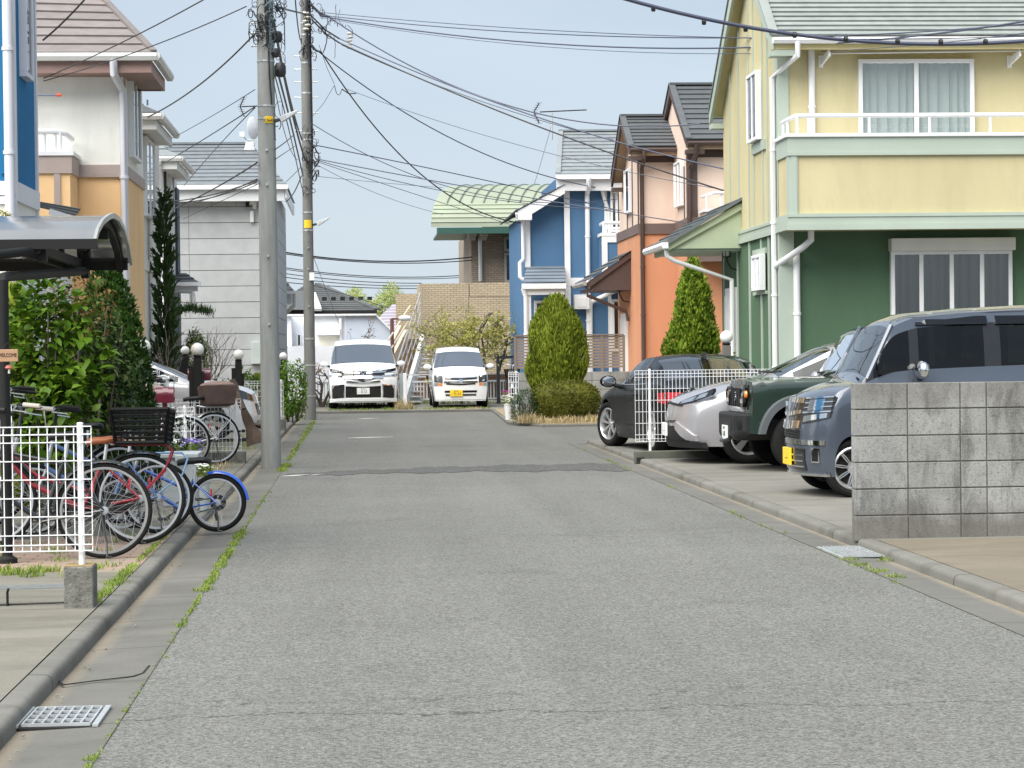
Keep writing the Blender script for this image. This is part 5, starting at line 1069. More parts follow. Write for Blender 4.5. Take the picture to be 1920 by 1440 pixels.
# white picket fence at the far end
Yp = 62.6; t = thing('picket_fence', 'low white steel fence behind the two white vans', 'fence', (1.5, Yp, LOT))
xs0, xs1 = px_x(590, Yp, 740), px_x(962, Yp, 740); zt0 = px_z(717, Yp, 780)
b = MB()
n = 62
for i in range(n+1): x = xs0+(xs1-xs0)*i/n; b.bar((x, Yp, LOT+.05), (x, Yp, zt0), .035, .03)
b.build('picket', m_white, t)
b = MB(); b.bar((xs0, Yp-.03, zt0+.02), (xs1, Yp-.03, zt0+.02), .05, .05); b.bar((xs0, Yp-.03, LOT+.12), (xs1, Yp-.03, LOT+.12), .05, .05)
b.bar((px_x(752, Yp), Yp-.02, px_z(703, Yp, 760)), (px_x(960, Yp), Yp-.02, px_z(703, Yp, 760)), .03, .03); b.build('rail', m_white, t)
yy = 56.2; b = MB(); p = W(760, 760, yy); b.bar((p.x, yy, LOT), (p.x, yy, px_z(700, yy, 760)), .09, .09); tag(b.build('marker_post', m_white, bevel=.01), 'slim white post standing in a straw tuft between the two white vans', 'post')
b = MB(); b.box(px_x(748, 60), px_x(757, 60), 60, 60.05, LOT, px_z(700, 60, 752)); tag(b.build('steel_panel', M('pale corrugated steel', (.55, .60, .60), .5, .3)), 'pale grey steel panel beside the white minivan', 'panel')
# mailboxes
def mailbox(px, py, Y, w, label, hid=0):
    c = W(px, py, Y); t = thing('mailbox', label, 'mailbox', (c.x, c.y, LOT), group='red mailboxes'); m = bpy.data.materials.get('red enamel') or M('red enamel', (.12, .008, .022), .3, coat=.5)
    pts = [(c.y-.09, c.z-.08), (c.y+.09, c.z-.08)]+[(c.y+.09*cos(a), c.z+.02+.09*sin(a)) for a in [pi*k/10 for k in range(11)]]
    b = MB(); b.prism(pts, 'x', c.x-w/2, c.x+w/2); b.build('box', m, t, bevel=.006, smooth=40)
    b = MB(); b.prism([(c.y+(p[0]-c.y)*1.06, c.z+(p[1]-c.z)*1.06) for p in pts], 'x', c.x-.02, c.x+.05); b.build('band', m, t)
    b = MB(); b.box(c.x-.03, c.x+.03, c.y-.03, c.y+.03, LOT, c.z-.08); b.build('post', m, t)
mailbox(309, 743, 27.2, .235, 'dark red barrel mailbox on a post behind the black bicycle basket')
mailbox(374, 704, 34.3, .36, 'bright red mailbox fixed behind the black lamp post')
# block wall, nearest right
m_cblk = None
def blockmat():
    m, t, b = mk('grey concrete block'); c = coords(t); g = t.nodes.new('ShaderNodeNewGeometry')
    x = mixc(t, ramp(t, noise(t, c, 2.2, 8, .7), .32, .68), (.21, .213, .205), (.36, .363, .35))
    x = mixc(t, 1.0, x, ramp(t, g.outputs['Random Per Island'], 0, 1, (.86,)*3, (1.1,)*3), 'MULTIPLY')
    st = noise(t, coords(t, scale=(1, 1, .35)), 5, 8, .75, .5); x = mixc(t, ramp(t, st, .50, .66, (0, 0, 0), (.8, .8, .8)), x, (.085, .085, .078))
    x = mixc(t, ramp(t, noise(t, c, 45, 4, .7), .54, .68, (0, 0, 0), (.75, .75, .75)), x, (.075, .075, .07)); x = mixc(t, ramp(t, noise(t, coords(t), 110, 2, .6), .5, .8, (0, 0, 0), (.5, .5, .5)), x, (.48, .48, .46))
    sp = t.nodes.new('ShaderNodeSeparateXYZ'); t.links.new(c, sp.inputs[0])
    for z0, z1, amt in ((.34, .02, .75), (.98, 1.28, .45)):   # damp dirt at the foot and grime at the top, broken up by noise
        a = nn(t, 'Math'); a.operation = 'MULTIPLY_ADD'; t.links.new(noise(t, c, 4, 6, .7), a.inputs[0]); a.inputs[1].default_value = .3*(1 if z1 > z0 else -1); t.links.new(sp.outputs['Z'], a.inputs[2])
        x = mixc(t, ramp(t, map_range(t, a.outputs[0], z0-.15*(1 if z1 < z0 else -1), z1), 0, 1, (0, 0, 0), (amt,)*3), x, (.115, .108, .09))
    t.links.new(x, b.inputs['Base Color']); b.inputs['Roughness'].default_value = .92; b.inputs['Specular IOR Level'].default_value = .2; bumped(t, b, noise(t, c, 70, 5, .75), .6, .01); return m
BY = 16.05; xw0 = px_x(1602, BY, 860); bw = thing('block_wall', 'grey weathered concrete block wall in the right foreground', 'wall', (6, BY, 0)); zt = px_z(718, BY, 1620); H = .198
rnd = random.Random(4); b = MB(); z = zt; row = 0
wds = [.405, .40, .20, .40, .40, .40, .20, .40, .4, .4, .4, .4, .4, .4, .4, .4]
while z > LOT:
    x = xw0
    zb_ = max(LOT-.02, z-H)
    for i, w in enumerate(wds):
        j = rnd.uniform(-.0015, .0015); b.box(x+.0045+(.03 if row == 6 and i == 0 else 0), x+w-.0045, BY+j, BY+.12, zb_+.0045, z-.0045); x += w
    z -= H; row += 1
b.build('blocks', blockmat(), bw, bevel=.004)
b = MB(); b.box(xw0+.006, 9, BY+.009, BY+.111, LOT-.02, zt-.006); b.build('mortar', M('dark mortar', (.11, .11, .10), .95, var=.2), bw)
# low block wall and slatted fence behind the rounded conifer
yw = 48.6; t = thing('block_wall', 'low grey block wall behind the rounded conifer', 'wall', (5, yw, 0)); b = MB(); zt = px_z(697, yw, 1100)
for r_ in range(5):
    for i in range(8): x = px_x(972, yw)+.41*i; b.box(x+.004, x+.406, yw, yw+.12, zt-.198*(r_+1)+.004, zt-.198*r_-.004)
b.build('blocks', bpy.data.materials['grey concrete block'], t, bevel=.006); b = MB(); b.box(px_x(972, yw)+.02, px_x(972, yw)+3.2, yw+.01, yw+.11, 0, zt-.01); b.build('mortar', bpy.data.materials['dark mortar'], t)
t = thing('slat_fence', 'brown slatted privacy fence on the low block wall behind the rounded conifer', 'fence', (5, yw, zt)); m_slat = M('brown resin slats', (.24, .18, .14), .6, var=.08)
fx0, fx1, fz0, fz1 = px_x(966, yw), px_x(1170, yw), px_z(690, yw, 1080), px_z(631, yw, 1080)
b = MB()
for k in range(11): z = fz0+(fz1-fz0)*k/10.5; b.box(fx0, fx1, yw+.05, yw+.07, z, z+.048)
b.build('slats', m_slat, t); b = MB()
for k in range(6): x = fx0+(fx1-fx0)*k/5; b.box(x-.03, x+.03, yw+.03, yw+.049, zt-.02, fz1+.02)
b.box(fx0, fx1, yw+.02, yw+.06, fz1+.021, fz1+.05); b.build('frame', M('brown frame', (.20, .15, .12), .6), t)
xg = px_x(957, 47); t = mesh_fence('narrow white mesh panel beside the white flower pot', px_x(953, 47.5), px_x(971, 47.5), 47.5, px_z(768, 47.5, 960), px_z(698, 47.5, 960), [px_x(967, 47.5)], .006, .05)
# arched cycle-port canopy
m_poly, t_, b_ = mk('smoked polycarbonate'); t_.nodes.remove(b_); o_ = t_.nodes['Material Output']
tl_ = t_.nodes.new('ShaderNodeBsdfTranslucent'); tl_.inputs[0].default_value = (.74, .76, .77, 1); tp_ = t_.nodes.new('ShaderNodeBsdfTransparent'); tp_.inputs[0].default_value = (.62, .66, .68, 1); gl_ = t_.nodes.new('ShaderNodeBsdfGlossy'); gl_.inputs['Roughness'].default_value = .12
df_ = t_.nodes.new('ShaderNodeBsdfDiffuse'); df_.inputs[0].default_value = (.50, .52, .54, 1); m0_ = t_.nodes.new('ShaderNodeMixShader'); m0_.inputs[0].default_value = .55; t_.links.new(df_.outputs[0], m0_.inputs[1]); t_.links.new(tl_.outputs[0], m0_.inputs[2])  # pale diffuse share painted in for the sky's reflection on the sheet
m1_ = t_.nodes.new('ShaderNodeMixShader'); m1_.inputs[0].default_value = .3; m2_ = t_.nodes.new('ShaderNodeMixShader'); f_ = nn(t_, 'Fresnel', IOR=2.0)
for a_, b_ in ((m0_.outputs[0], m1_.inputs[1]), (tp_.outputs[0], m1_.inputs[2]), (f_.outputs[0], m2_.inputs[0]), (m1_.outputs[0], m2_.inputs[1]), (gl_.outputs[0], m2_.inputs[2]), (m2_.outputs[0], o_.inputs[0])): t_.links.new(a_, b_); m_frame = M('dark bronze frame', (.012, .0125, .0125), .6, 0, spec=.25); m_sil = M('silver edge', (.42, .43, .41), .4, .5)
cp = thing('cycle_port', 'dark framed cycle port with an arched smoky roof over the bicycles', 'cycle port', (-3, 16.5, LOT))
XR = -1.86
prof = [(WX(178, 452, XR).y, WX(178, 452, XR).z)]
for px, py in ((183, 432), (192, 416), (203, 407), (211, 404), (221, 410), (231, 428), (240, 458), (246, 494)): p = WX(px, py, XR); prof.append((p.y, p.z))
def pf(t):
    k = min(len(prof)-2, int(t*(len(prof)-1))); f = t*(len(prof)-1)-k; return (prof[k][0]+(prof[k+1][0]-prof[k][0])*f, prof[k][1]+(prof[k+1][1]-prof[k][1])*f)
b = MB(); b.grid(lambda u, v: (-6+(XR+6)*u, *pf(v)), 2, 24); b.build('roof_sheet', m_poly, cp, smooth=60)
b = MB()
for k in range(24):
    p, q_ = pf(k/24), pf((k+1)/24); b.bar((XR, *p), (XR, *q_), .04, .022, (1, 0, 0))
b.build('edge_trim', m_sil, cp)
b = MB()
for xx_ in (XR-.09,):
    for k in range(24): b.bar((xx_, pf(k/24)[0], pf(k/24)[1]-.05), (xx_, pf((k+1)/24)[0], pf((k+1)/24)[1]-.05), .05, .05, (1, 0, 0))
n0, n1 = prof[0], prof[-1]; pm = pf(.66)
b.bar((-6, n0[0], n0[1]-.02), (XR+.02, n0[0], n0[1]-.02), .06, .07); b.bar((-6, n1[0], n1[1]+.01), (XR-.03, n1[0], n1[1]+.01), .06, .13); b.bar((-6, pm[0], pm[1]-.09), (XR-.09, pm[0], pm[1]-.09), .05, .10); b.bar((-6, pf(.3)[0], pf(.3)[1]-.06), (XR-.09, pf(.3)[0], pf(.3)[1]-.06), .05, .05)
for px in (40, 80): q1 = WX(px, 465, 0.0001) if False else W(px, 465, n0[0]+.3); b.bar((q1.x, n0[0], n0[1]-.05), (q1.x, n1[0], n1[1]), .045, .07)
b.build('beam', m_frame, cp)
b = MB(); p5 = W(6, 525, 15.4); b.cyl((p5.x, 15.4, LOT), (p5.x, 15.4, p5.z), .036, None, 12); b.tube([(p5.x, 15.4, p5.z-.05), (p5.x, 15.42, p5.z+.02), W(20, 518, 15.7), W(160, 508, n1[0]-.05)], .036, 10); q_ = W(160, 508, n1[0]-.05); b.box(q_.x-.03, q_.x+.03, q_.y-.05, q_.y+.08, q_.z-.06, n1[1]+.02); b.lathe([(.07, LOT), (.07, LOT+.03), (.04, LOT+.05)], 12, (p5.x, 15.4, 0)); b.build('post', m_frame, cp, smooth=40)
b = MB(); qa, qb = W(-40, 482, n0[0]-.5), W(78, 468, n0[0]+.1); b.tube([qa, qb], .034, 10); b.box(qb.x-.025, qb.x+.035, qb.y-.04, qb.y+.06, qb.z-.09, qb.z+.07); b.build('arm', m_frame, cp, smooth=40)
# welcome sign and ornament
c = W(16.5, 666, 15.3); t = thing('welcome_sign', 'small wooden welcome sign hanging on the cycle port post', 'sign', c); b = MB(); b.box(c.x-.072, c.x+.072, c.y-.06, c.y-.045, c.z-.045, c.z+.04); sg = b.build('board', M('weathered plank', (.36, .22, .13), .8, var=.2, streak=True), t, bevel=.004)
text('WELCOME', 'lettering', M('brown paint', (.05, .02, .015), .8), t, (c.x, c.y-.062, c.z), FACE_CAM, .036, .72)
b = MB(); b.tube([(c.x-.05, c.y-.05, c.z+.035), (c.x, c.y-.045, c.z+.085), (c.x+.05, c.y-.05, c.z+.035)], .003, 5); b.build('string', m_frame, t)
c = W(17, 692, 15.3); t = thing('mushroom_ornament', 'tiny red capped mushroom ornament below the welcome sign', 'ornament', c); b = MB(); b.lathe([(0, .03), (.018, .026), (.03, .008), (.02, .0), (0, .0)], 14, c); b.build('cap', M('coral glaze', (.55, .17, .12), .4), t, smooth=50); b = MB(); b.lathe([(.008, -.03), (.007, .001)], 10, c); b.build('stem', m_offw, t)
# storage box, flower pots, stump
c = W(342, 870, 21); t = thing('storage_box', 'grey plastic storage box with a lid behind the bicycle wheels', 'box', (c.x, 21, LOT)); m_box = M('grey plastic', (.36, .40, .41), .5, var=.05)
hx = .17; zt = px_z(857, 21, 342); b = MB(); b.box(c.x-hx, c.x+hx-.02, 20.8, 21.3, LOT, zt); b.build('body', m_box, t, bevel=.012)
b = MB(); b.box(c.x-hx-.02, c.x+hx, 20.77, 21.33, zt, zt+.045); b.box(c.x-.05, c.x+.05, 20.75, 20.769, zt-.03, zt+.03); b.build('lid', m_box, t, bevel=.012)
def flowers(px, py, Y, n, rad, mat, label, pot=True, leafc=None):
    c = W(px, py, Y); t = thing('flower_pot', label, 'flower pot', (c.x, c.y, LOT)); r0 = random.Random(int(px))
    b = MB()
    for _ in range(n):
        a, d = r0.uniform(0, 6.3), rad*sqrt(r0.random()); q = Vector((c.x+cos(a)*d, c.y+sin(a)*d, c.z+r0.uniform(-.6, .6)*rad)); b.lathe([(0, .002), (.016, .012), (.024, .004), (.012, -.004)], 7, q)
        an = r0.uniform(0, 6.3)
    b.build('blossoms', mat, t)
    b = MB()
    for _ in range(n*3): a, d = r0.uniform(0, 6.3), rad*1.05*sqrt(r0.random()); tuft_z = c.z-rad*.9+r0.random()*rad*.9; blade(b, c.x+cos(a)*d, c.y+sin(a)*d, tuft_z, .05, .022, .03, a)
    b.build('foliage', m_weed, t, fix=False)
    if pot: b = MB(); h = max(.1, c.z-rad*.7-LOT); b.lathe([(rad*.5, LOT), (rad*.72, LOT+h*.9), (rad*.76, LOT+h*.9), (rad*.76, LOT+h), (rad*.66, LOT+h), (0, LOT+h*.95)], 16, (c.x, c.y, 0)); b.build('pot', m_white if px > 900 else m_box, t, smooth=40)
m_pur = M('purple petals', (.16, .11, .42), .6, var=.2, vs=30); m_wpet = M('white petals', (.75, .75, .72), .6); m_mag = M('magenta petals', (.42, .04, .33), .6)
flowers(358, 836, 24.5, 60, .13, m_pur, 'pot of purple flowers beside the grey storage box')
flowers(382, 880, 20.2, 40, .075, m_wpet, 'small pot of white flowers behind the blue mudguard')
flowers(953, 748, 46.2, 60, .13, m_wpet, 'white pot of white flowers at the corner of the planting bed')
flowers(950, 737, 47.8, 26, .10, m_mag, 'magenta flowers behind the white flower pot', False)
flowers(285, 830, 24, 40, .12, M('yellow petals', (.7, .5, .05), .6), 'pot of yellow flowers seen through the black bicycle basket')
flowers(318, 838, 23.5, 36, .12, m_wpet, 'pot of white flowers seen through the black bicycle basket')
t = thing('stump', 'twisted weathered driftwood stump beside the silver bicycle', 'stump', W(475, 825, 30)); m_bark = M('weathered bark', (.075, .052, .038), .95, var=.5, vs=9, bump=1.0, bs=16, streak=True)
b = MB(); pts = [W(457, 768, 30), W(463, 785, 30), W(470, 803, 30), W(477, 818, 30), W(482, 832, 30)]; b.tube(pts, [.05, .06, .07, .11, .15], 9); b.tube([W(466, 792, 30.1), W(480, 797, 30.1), W(494, 800, 30.2)], [.03, .045, .05], 7); b.tube([W(436, 712, 30.2), W(440, 722, 30.2), W(447, 745, 30.1), W(457, 768, 30)], [.035, .04, .045, .05], 7)
for v in range(len(b.v)):
    p = Vector(b.v[v]); b.v[v] = tuple(p+Vector((sin(p.z*41+p.x*60), sin(p.x*37+p.z*23), sin(p.z*29))) * .012)
b.build('trunk', m_bark, t, smooth=50)
# ================================================================== cars
m_tyre = M('tyre rubber', (.012, .012, .012), .85, var=.15, vs=8, bump=.2, bs=60, spec=.2); m_alloy = M('alloy', (.62, .63, .64), .3, .8, .05); m_darkalloy = M('dark alloy', (.06, .063, .066), .4, .6)
m_blackp = M('black plastic', (.015, .016, .017), .6, var=.15, spec=.3); m_gloss = M('gloss black', (.012, .012, .013), .12, coat=.5); m_chrome = M('chrome', (.78, .79, .80), .08, 1, .02)
m_cglass = glass('windscreen glass', (.50, .56, .54), .0, 2.9); m_sglass = glass('dark side glass', (.22, .25, .24), .0, 1.45); m_lens = glass('lamp lens', (.85, .88, .9), .02, 1.6)
m_skyglass = glass('sky reflecting glass', (.45, .52, .50), .0, 5.2)
m_seat = M('dark seat cloth', (.03, .03, .032), .9); m_pw = M('white number plate', (.78, .79, .78), .4, var=.02); m_py = M('yellow number plate', (.85, .58, .03), .4, var=.02); m_pink = M('plate green', (.02, .12, .05), .5)
m_red = M('red lens', (.50, .012, .02), .15, coat=.8); m_amber = M('amber lens', (.75, .22, .02), .2, coat=.5)
def paint(name, col, metal=.0, rough=.3): return M(name, col, rough, metal, .03, 1.0, coat=1.0)
def pl(x, tab):
    if x <= tab[0][0]: return tab[0][1]
    for (a, u), (b_, v) in zip(tab, tab[1:]):
        if x <= b_: return u+(v-u)*(x-a)/(b_-a)
    return tab[-1][1]
def smooth_tab(tab, d):
    """sampled and blurred profile so that it has no hard corners"""
    a, b_ = tab[0][0], tab[-1][0]; n = int((b_-a)/.02); out = []
    for i in range(n+1):
        x = a+(b_-a)*i/n; w_ = [(pl(x+d*k/4, tab) if a <= x+d*k/4 <= b_ else pl(min(max(x+d*k/4, a), b_), tab)) for k in range(-4, 5)]
        e = min(1, (x-a)/d, (b_-x)/d) if d > 0 else 1
        out.append((x, sum(w_)/9*e+pl(x, tab)*(1-e)))
    return out
class Car:
    def __init__(s, label, loc, rz, L, Wd, top, sh, zb, wtop, wsh, arches, lean, rnd, body, blend=.9, rlean=((0, 0),), rrnd=(.12, 3), crown=.035, name='parked_car', cat='car', group='cars parked along the street', tuck=.07, sm=.10):
        s.t = thing(name, label, cat, loc, rz, group, world=False); s.L, s.W, s.zb = L, Wd/2, zb
        s.top, s.sh, s.wtop, s.wsh = smooth_tab(top, sm), smooth_tab(sh, sm), smooth_tab(wtop, sm), smooth_tab(wsh, sm)
        s.arch, s.lean, s.rnd, s.blend, s.rlean, s.rrnd, s.crown, s.tuck, s.bodym = arches, lean, rnd, blend, rlean, rrnd, crown, tuck, body
    NS, NG, NT = 9, 6, 7
    def bottom(s, x):
        z = s.zb
        for xw, zw, r in s.arch:
            if abs(x-xw) < r: z = max(z, zw+sqrt(r*r-(x-xw)**2))
        return z
    def sec(s, x, full=False):
        zb, zs, zt = (s.zb if full else s.bottom(x)), pl(x, s.sh), pl(x, s.top); ws, wt = pl(x, s.wsh), pl(x, s.wtop); pts = []
        zr = max(zs+.004, zt-s.crown); cr = zt-zr
        if zr-zs > .3: cr_edge = .05
        for i in range(s.NS+1):
            t = i/s.NS; z = zb+(zs-zb)*t; q = (z-s.zb)/max(.01, zs-s.zb)
            y = ws*(1-s.tuck*max(0, 1-q)**2.2-.012*max(0, q-.75)*4*0)-.035*max(0, (q-.82)/.18)**2
            pts.append((y, z))
        y0 = pts[-1][0]
        for i in range(1, s.NG+1):
            t = i/s.NG; tt = t; bul = .02*sin(pi*t) if zr-zs > .25 else 0
            pts.append((y0+(wt-y0)*tt+bul, zs+(zr-zs)*t))
        for i in range(1, s.NT+1):
            t = i/s.NT; pts.append((wt*(1-t), zr+cr*(1-(1-t)**2.4)))
        return pts
    def warp(s, x, y, z):
        k = min(1, abs(y)/s.W)
        if x < s.blend: x = x+(pl(z, s.lean)+s.rnd[0]*k**s.rnd[1])*(1-x/s.blend)**1.6
        rb = s.L-s.blend
        if x > rb: x = x-(pl(z, s.rlean)+s.rrnd[0]*k**s.rrnd[1])*((x-rb)/s.blend)**1.6
        return (x, y, z)
    def fx(s, y, z): return pl(z, s.lean)+s.rnd[0]*min(1, abs(y)/s.W)**s.rnd[1]
    def side(s, x, z):
        p = s.sec(x, True)
        for (a, u), (b_, v) in zip(p, p[1:]):
            if u <= z <= v and v > u: return a+(b_-a)*(z-u)/(v-u)
        return p[0][0]
    def body(s, ws, sw, rw=None, wsj=(1, 0), gh=(1, 5), topmat=None, pillar=None, wmat=None):
        """shell split into body, windscreen, side windows, rear window; sw: [(x0, x1)]"""
        xs = set([round(s.L*i/80, 4) for i in range(81)])
        for xw, zw, r in s.arch:
            for i in range(25): xs.add(round(xw-r*cos(pi*i/24), 4))
        for a in [ws, rw]+list(sw):
            if a: xs |= {round(a[0], 4), round(a[1], 4)}
        xs = sorted(x for x in xs if 0 <= x <= s.L); S = [s.sec(x) for x in xs]; n = len(S[0])
        ring = lambda i: [s.warp(xs[i], -y, z) for y, z in S[i]]+[s.warp(xs[i], y, z) for y, z in reversed(S[i][:-1])]
        V = [ring(i) for i in range(len(xs))]; m = len(V[0]); parts = {}
        for i in range(len(xs)-1):
            xm = (xs[i]+xs[i+1])/2
            for j in range(m-1):
                jj = j if j < n-1 else m-2-j
                k = 'body'
                if jj >= s.NS+s.NG+wsj[0]-1 and ws[0] <= xm <= ws[1]: k = 'windshield'
                elif rw and jj >= s.NS+s.NG and rw[0] <= xm <= rw[1]: k = 'rear_window'
                elif s.NS+gh[0] <= jj < s.NS+gh[1]:
                    for q, (a, c) in enumerate(sw):
                        if a <= xm <= c: k = 'side_window%d%s' % (q, 'L' if j < n-1 else 'R')
                        elif pillar and sw[0][0]-.15 < xm < sw[-1][1]+.1: k = 'pillar' if k == 'body' else k
                parts.setdefault(k, MB()).add([V[i][j], V[i][j+1], V[i+1][j+1], V[i+1][j]], [(0, 1, 2, 3)])
        for i, xx in ((0, 0), (len(xs)-1, s.L)):
            b = parts['body']; M_ = 16
            for j in range(n-1):
                for q in range(M_):
                    f = lambda y, z, u: s.warp(xx, -y+2*y*u, z)
                    (ya, za), (yb, zb_) = S[i][j], S[i][j+1]
                    if (n-1-j) <= s.NT+1 and False: pass
                    b.add([f(ya, za, q/M_), f(ya, za, (q+1)/M_), f(yb, zb_, (q+1)/M_), f(yb, zb_, q/M_)], [(0, 1, 2, 3)])
        s.bodyo = parts['body'].build('body', s.bodym, s.t, smooth=38, weld=.0008)
        for k, b in parts.items():
            if k == 'body': continue
            nm = 'side_window' if k.startswith('side') else k.replace('pillar', 'window_surround')
            mt = {'windshield': wmat or m_cglass, 'rear_window': m_cglass if topmat is None else topmat, 'window_surround': m_gloss}.get(nm, m_sglass)
            b.build(nm, mt, s.t, smooth=50, weld=.0008)
        b = MB(); wi = s.W-.22; b.box(s.rnd[0]+.2, s.L-s.rrnd[0]-.2, -wi, wi, s.zb+.03, min(.75, pl(.4, s.sh)-.06)); b.box(.6, s.L-.25, -wi-.08, wi+.08, .62, .7); b.build('underbody', m_dark, s.t)
        return s
    def wheels(s, r, w, rim, style, n, xs=None, rimmat=None, inset=.0):
        for xw, zw, ra in s.arch:
            for sd in (-1, 1): wheel(s.t, (xw, sd*(s.W-w/2-.015-inset), r), r, w, rim, style, n, sd, rimmat or m_alloy)
    def patch(s, name, mat, y0, y1, zlo, zhi, eps=.006, th=.03, n=10, parent=None, mirror=False, nz=2, smooth=35):
        """a raised panel on the nose between two height profiles (number or [(t, z)])"""
        L_ = lambda f, t: f if not hasattr(f, '__len__') else pl(t, f)
        for sg in ((1, -1) if mirror else (1,)):
            b = MB(); V = []
            for lay in (eps, eps-th):
                for i in range(n+1):
                    t = i/n; y = y0+(y1-y0)*t; a, c = L_(zlo, t), L_(zhi, t)
                    for j in range(nz+1): z = a+(c-a)*j/nz; V.append((s.fx(y, z)-lay, sg*y, z))
            q = nz+1; N = (n+1)*q; Fc = []
            for i in range(n):
                for j in range(nz): Fc += [(i*q+j, i*q+j+1, (i+1)*q+j+1, (i+1)*q+j)]
                Fc += [(i*q, (i+1)*q, N+(i+1)*q, N+i*q), (i*q+nz, N+i*q+nz, N+(i+1)*q+nz, (i+1)*q+nz)]
            for i in (0, n):
                for j in range(nz): Fc.append((i*q+j, N+i*q+j, N+i*q+j+1, i*q+j+1))
            b.add(V, Fc); o = b.build(name, mat, parent or s.t, smooth=smooth)
        return o
    def plate(s, y, z, mat, txt, ink, w=.33, h=.165, eps=.03, top=None, left=None):
        x = s.fx(y, z)-eps; b = MB(); b.box(x-.004, x+.02, y-w/2, y+w/2, z-h/2, z+h/2); o = b.build('number_plate', mat, s.t, bevel=.003)
        rot = Matrix(((0, 0, -1), (-1, 0, 0), (0, 1, 0)))      # text facing local -x
        text(txt, 'lettering', ink, o, (x-.006, y-.02, z-.022), rot, .095, .92)
        if top: text(top, 'lettering', ink, o, (x-.006, y, z+.052), rot, .036, .9)
        if left: text(left, 'lettering', ink, o, (x-.006, y+.135, z-.03), rot, .03, .9)
        return o
    def mirror(s, x, z, mat, k=1.0, cap=None, fold=1):
        for sg in (-1, 1):
            y = s.side(x, z-.1); b = MB(); c = (x-.02, sg*(y+.14*k), z); b.sphere(c, .1*k, 16, 10, (.62, 1.15, .80)); b.v = [(max(p[0], -9) if p[0] < c[0]+.035 else c[0]+.035, p[1], p[2]) for p in b.v]
            o = b.build('wing_mirror', mat, s.t, smooth=60); b = MB(); b.tube([(x, sg*(y-.03), z-.07*k), (x, sg*(y+.06*k), z-.05*k)], .03*k, 8); b.build('mirror_arm', m_blackp, o)
            b = MB(); b.sphere((x+.017, c[1], z), .085*k, 14, 8, (.05, 1.1, .78)); b.build('mirror_glass', m_chrome, o)
    def cabin(s, xs, zseat, wid=.5, dash=None):
        xr = xs[-1]+.45; zt = pl(xr, s.top); wt = pl(xr, s.wtop); b = MB(); b.box(xr, xr+.08, -wt+.03, wt-.03, zseat-.2, zt-.16 if zt > 1.5 else zseat+.3); b.build('rear_bench', m_seat, s.t, bevel=.03)
        if zt > 1.5: b = MB(); b.box(xs[0]+.35, xr+.2, -wt+.05, wt-.05, zt-.16, zt-.13); b.build('headlining', m_seat, s.t)
        for x in xs:
            for sg in (-1, 1):
                b = MB(); b.prism([(x-.28, zseat-.15), (x+.25, zseat-.15), (x+.42, zseat+.5), (x+.30, zseat+.52), (x+.16, zseat+.02), (x-.28, zseat)], 'y', sg*.36-.23, sg*.36+.23); b.box(x+.32, x+.42, sg*.36-.12, sg*.36+.12, zseat+.55, zseat+.74); b.build('seat', m_seat, s.t, bevel=.03)
        if dash:
            b = MB(); b.box(dash[0], dash[1], -s.W+.18, s.W-.18, dash[2]-.25, dash[2]); b.build('dashboard', m_seat, s.t, bevel=.05)
            b = MB(); b.tube([(dash[1]+.1+.06*sin(a), -.36+.18*cos(a), dash[2]+.02+.17*sin(a)) for a in [2*pi*k/20 for k in range(20)]], .014, 6, closed=True); b.build('steering_wheel', m_blackp, s.t)
    def seam(s, pts, r=.0045, mat=None, sides=(-1, 1)):
        for sg in sides:
            b = MB(); b.tube([s.warp(x, sg*(s.side(x, z)+.001), z) for x, z in pts], r, 5, cap=False); b.build('panel_gap', mat or m_dark, s.t)
    def handle(s, x, z, mat, sides=(-1, 1), l=.2):
        for sg in sides:
            y = s.side(x, z); b = MB(); b.tube([(x-l/2, sg*(y-.005), z), (x-l/2+.03, sg*(y+.028), z), (x+l/2-.03, sg*(y+.028), z), (x+l/2, sg*(y-.005), z)], .014, 8); b.build('door_handle', mat, s.t, smooth=60)
    def lip(s, mat, w=.045, out=.012, sides=(-1, 1), ro=0.0, idx=None):
        for q, (xw, zw, r) in enumerate(s.arch):
            if idx is not None and q not in idx: continue
            for sg in sides:
                b = MB(); V = []
                for i in range(25):
                    a = pi*i/24
                    for rr, o_ in ((r-.004, -.02), (r-.004, out), (r+w, out), (r+w+.012, -.01)):
                        x, z = xw-rr*cos(a), zw+rr*sin(a); z = max(z, s.zb); V.append(s.warp(x, sg*(s.side(x, min(z, pl(x, s.sh)))+o_), z))
                b.add(V, [(i*4+j, i*4+j+1, (i+1)*4+j+1, (i+1)*4+j) for i in range(24) for j in range(3)]); b.build('wheel_arch', mat, s.t, smooth=40)
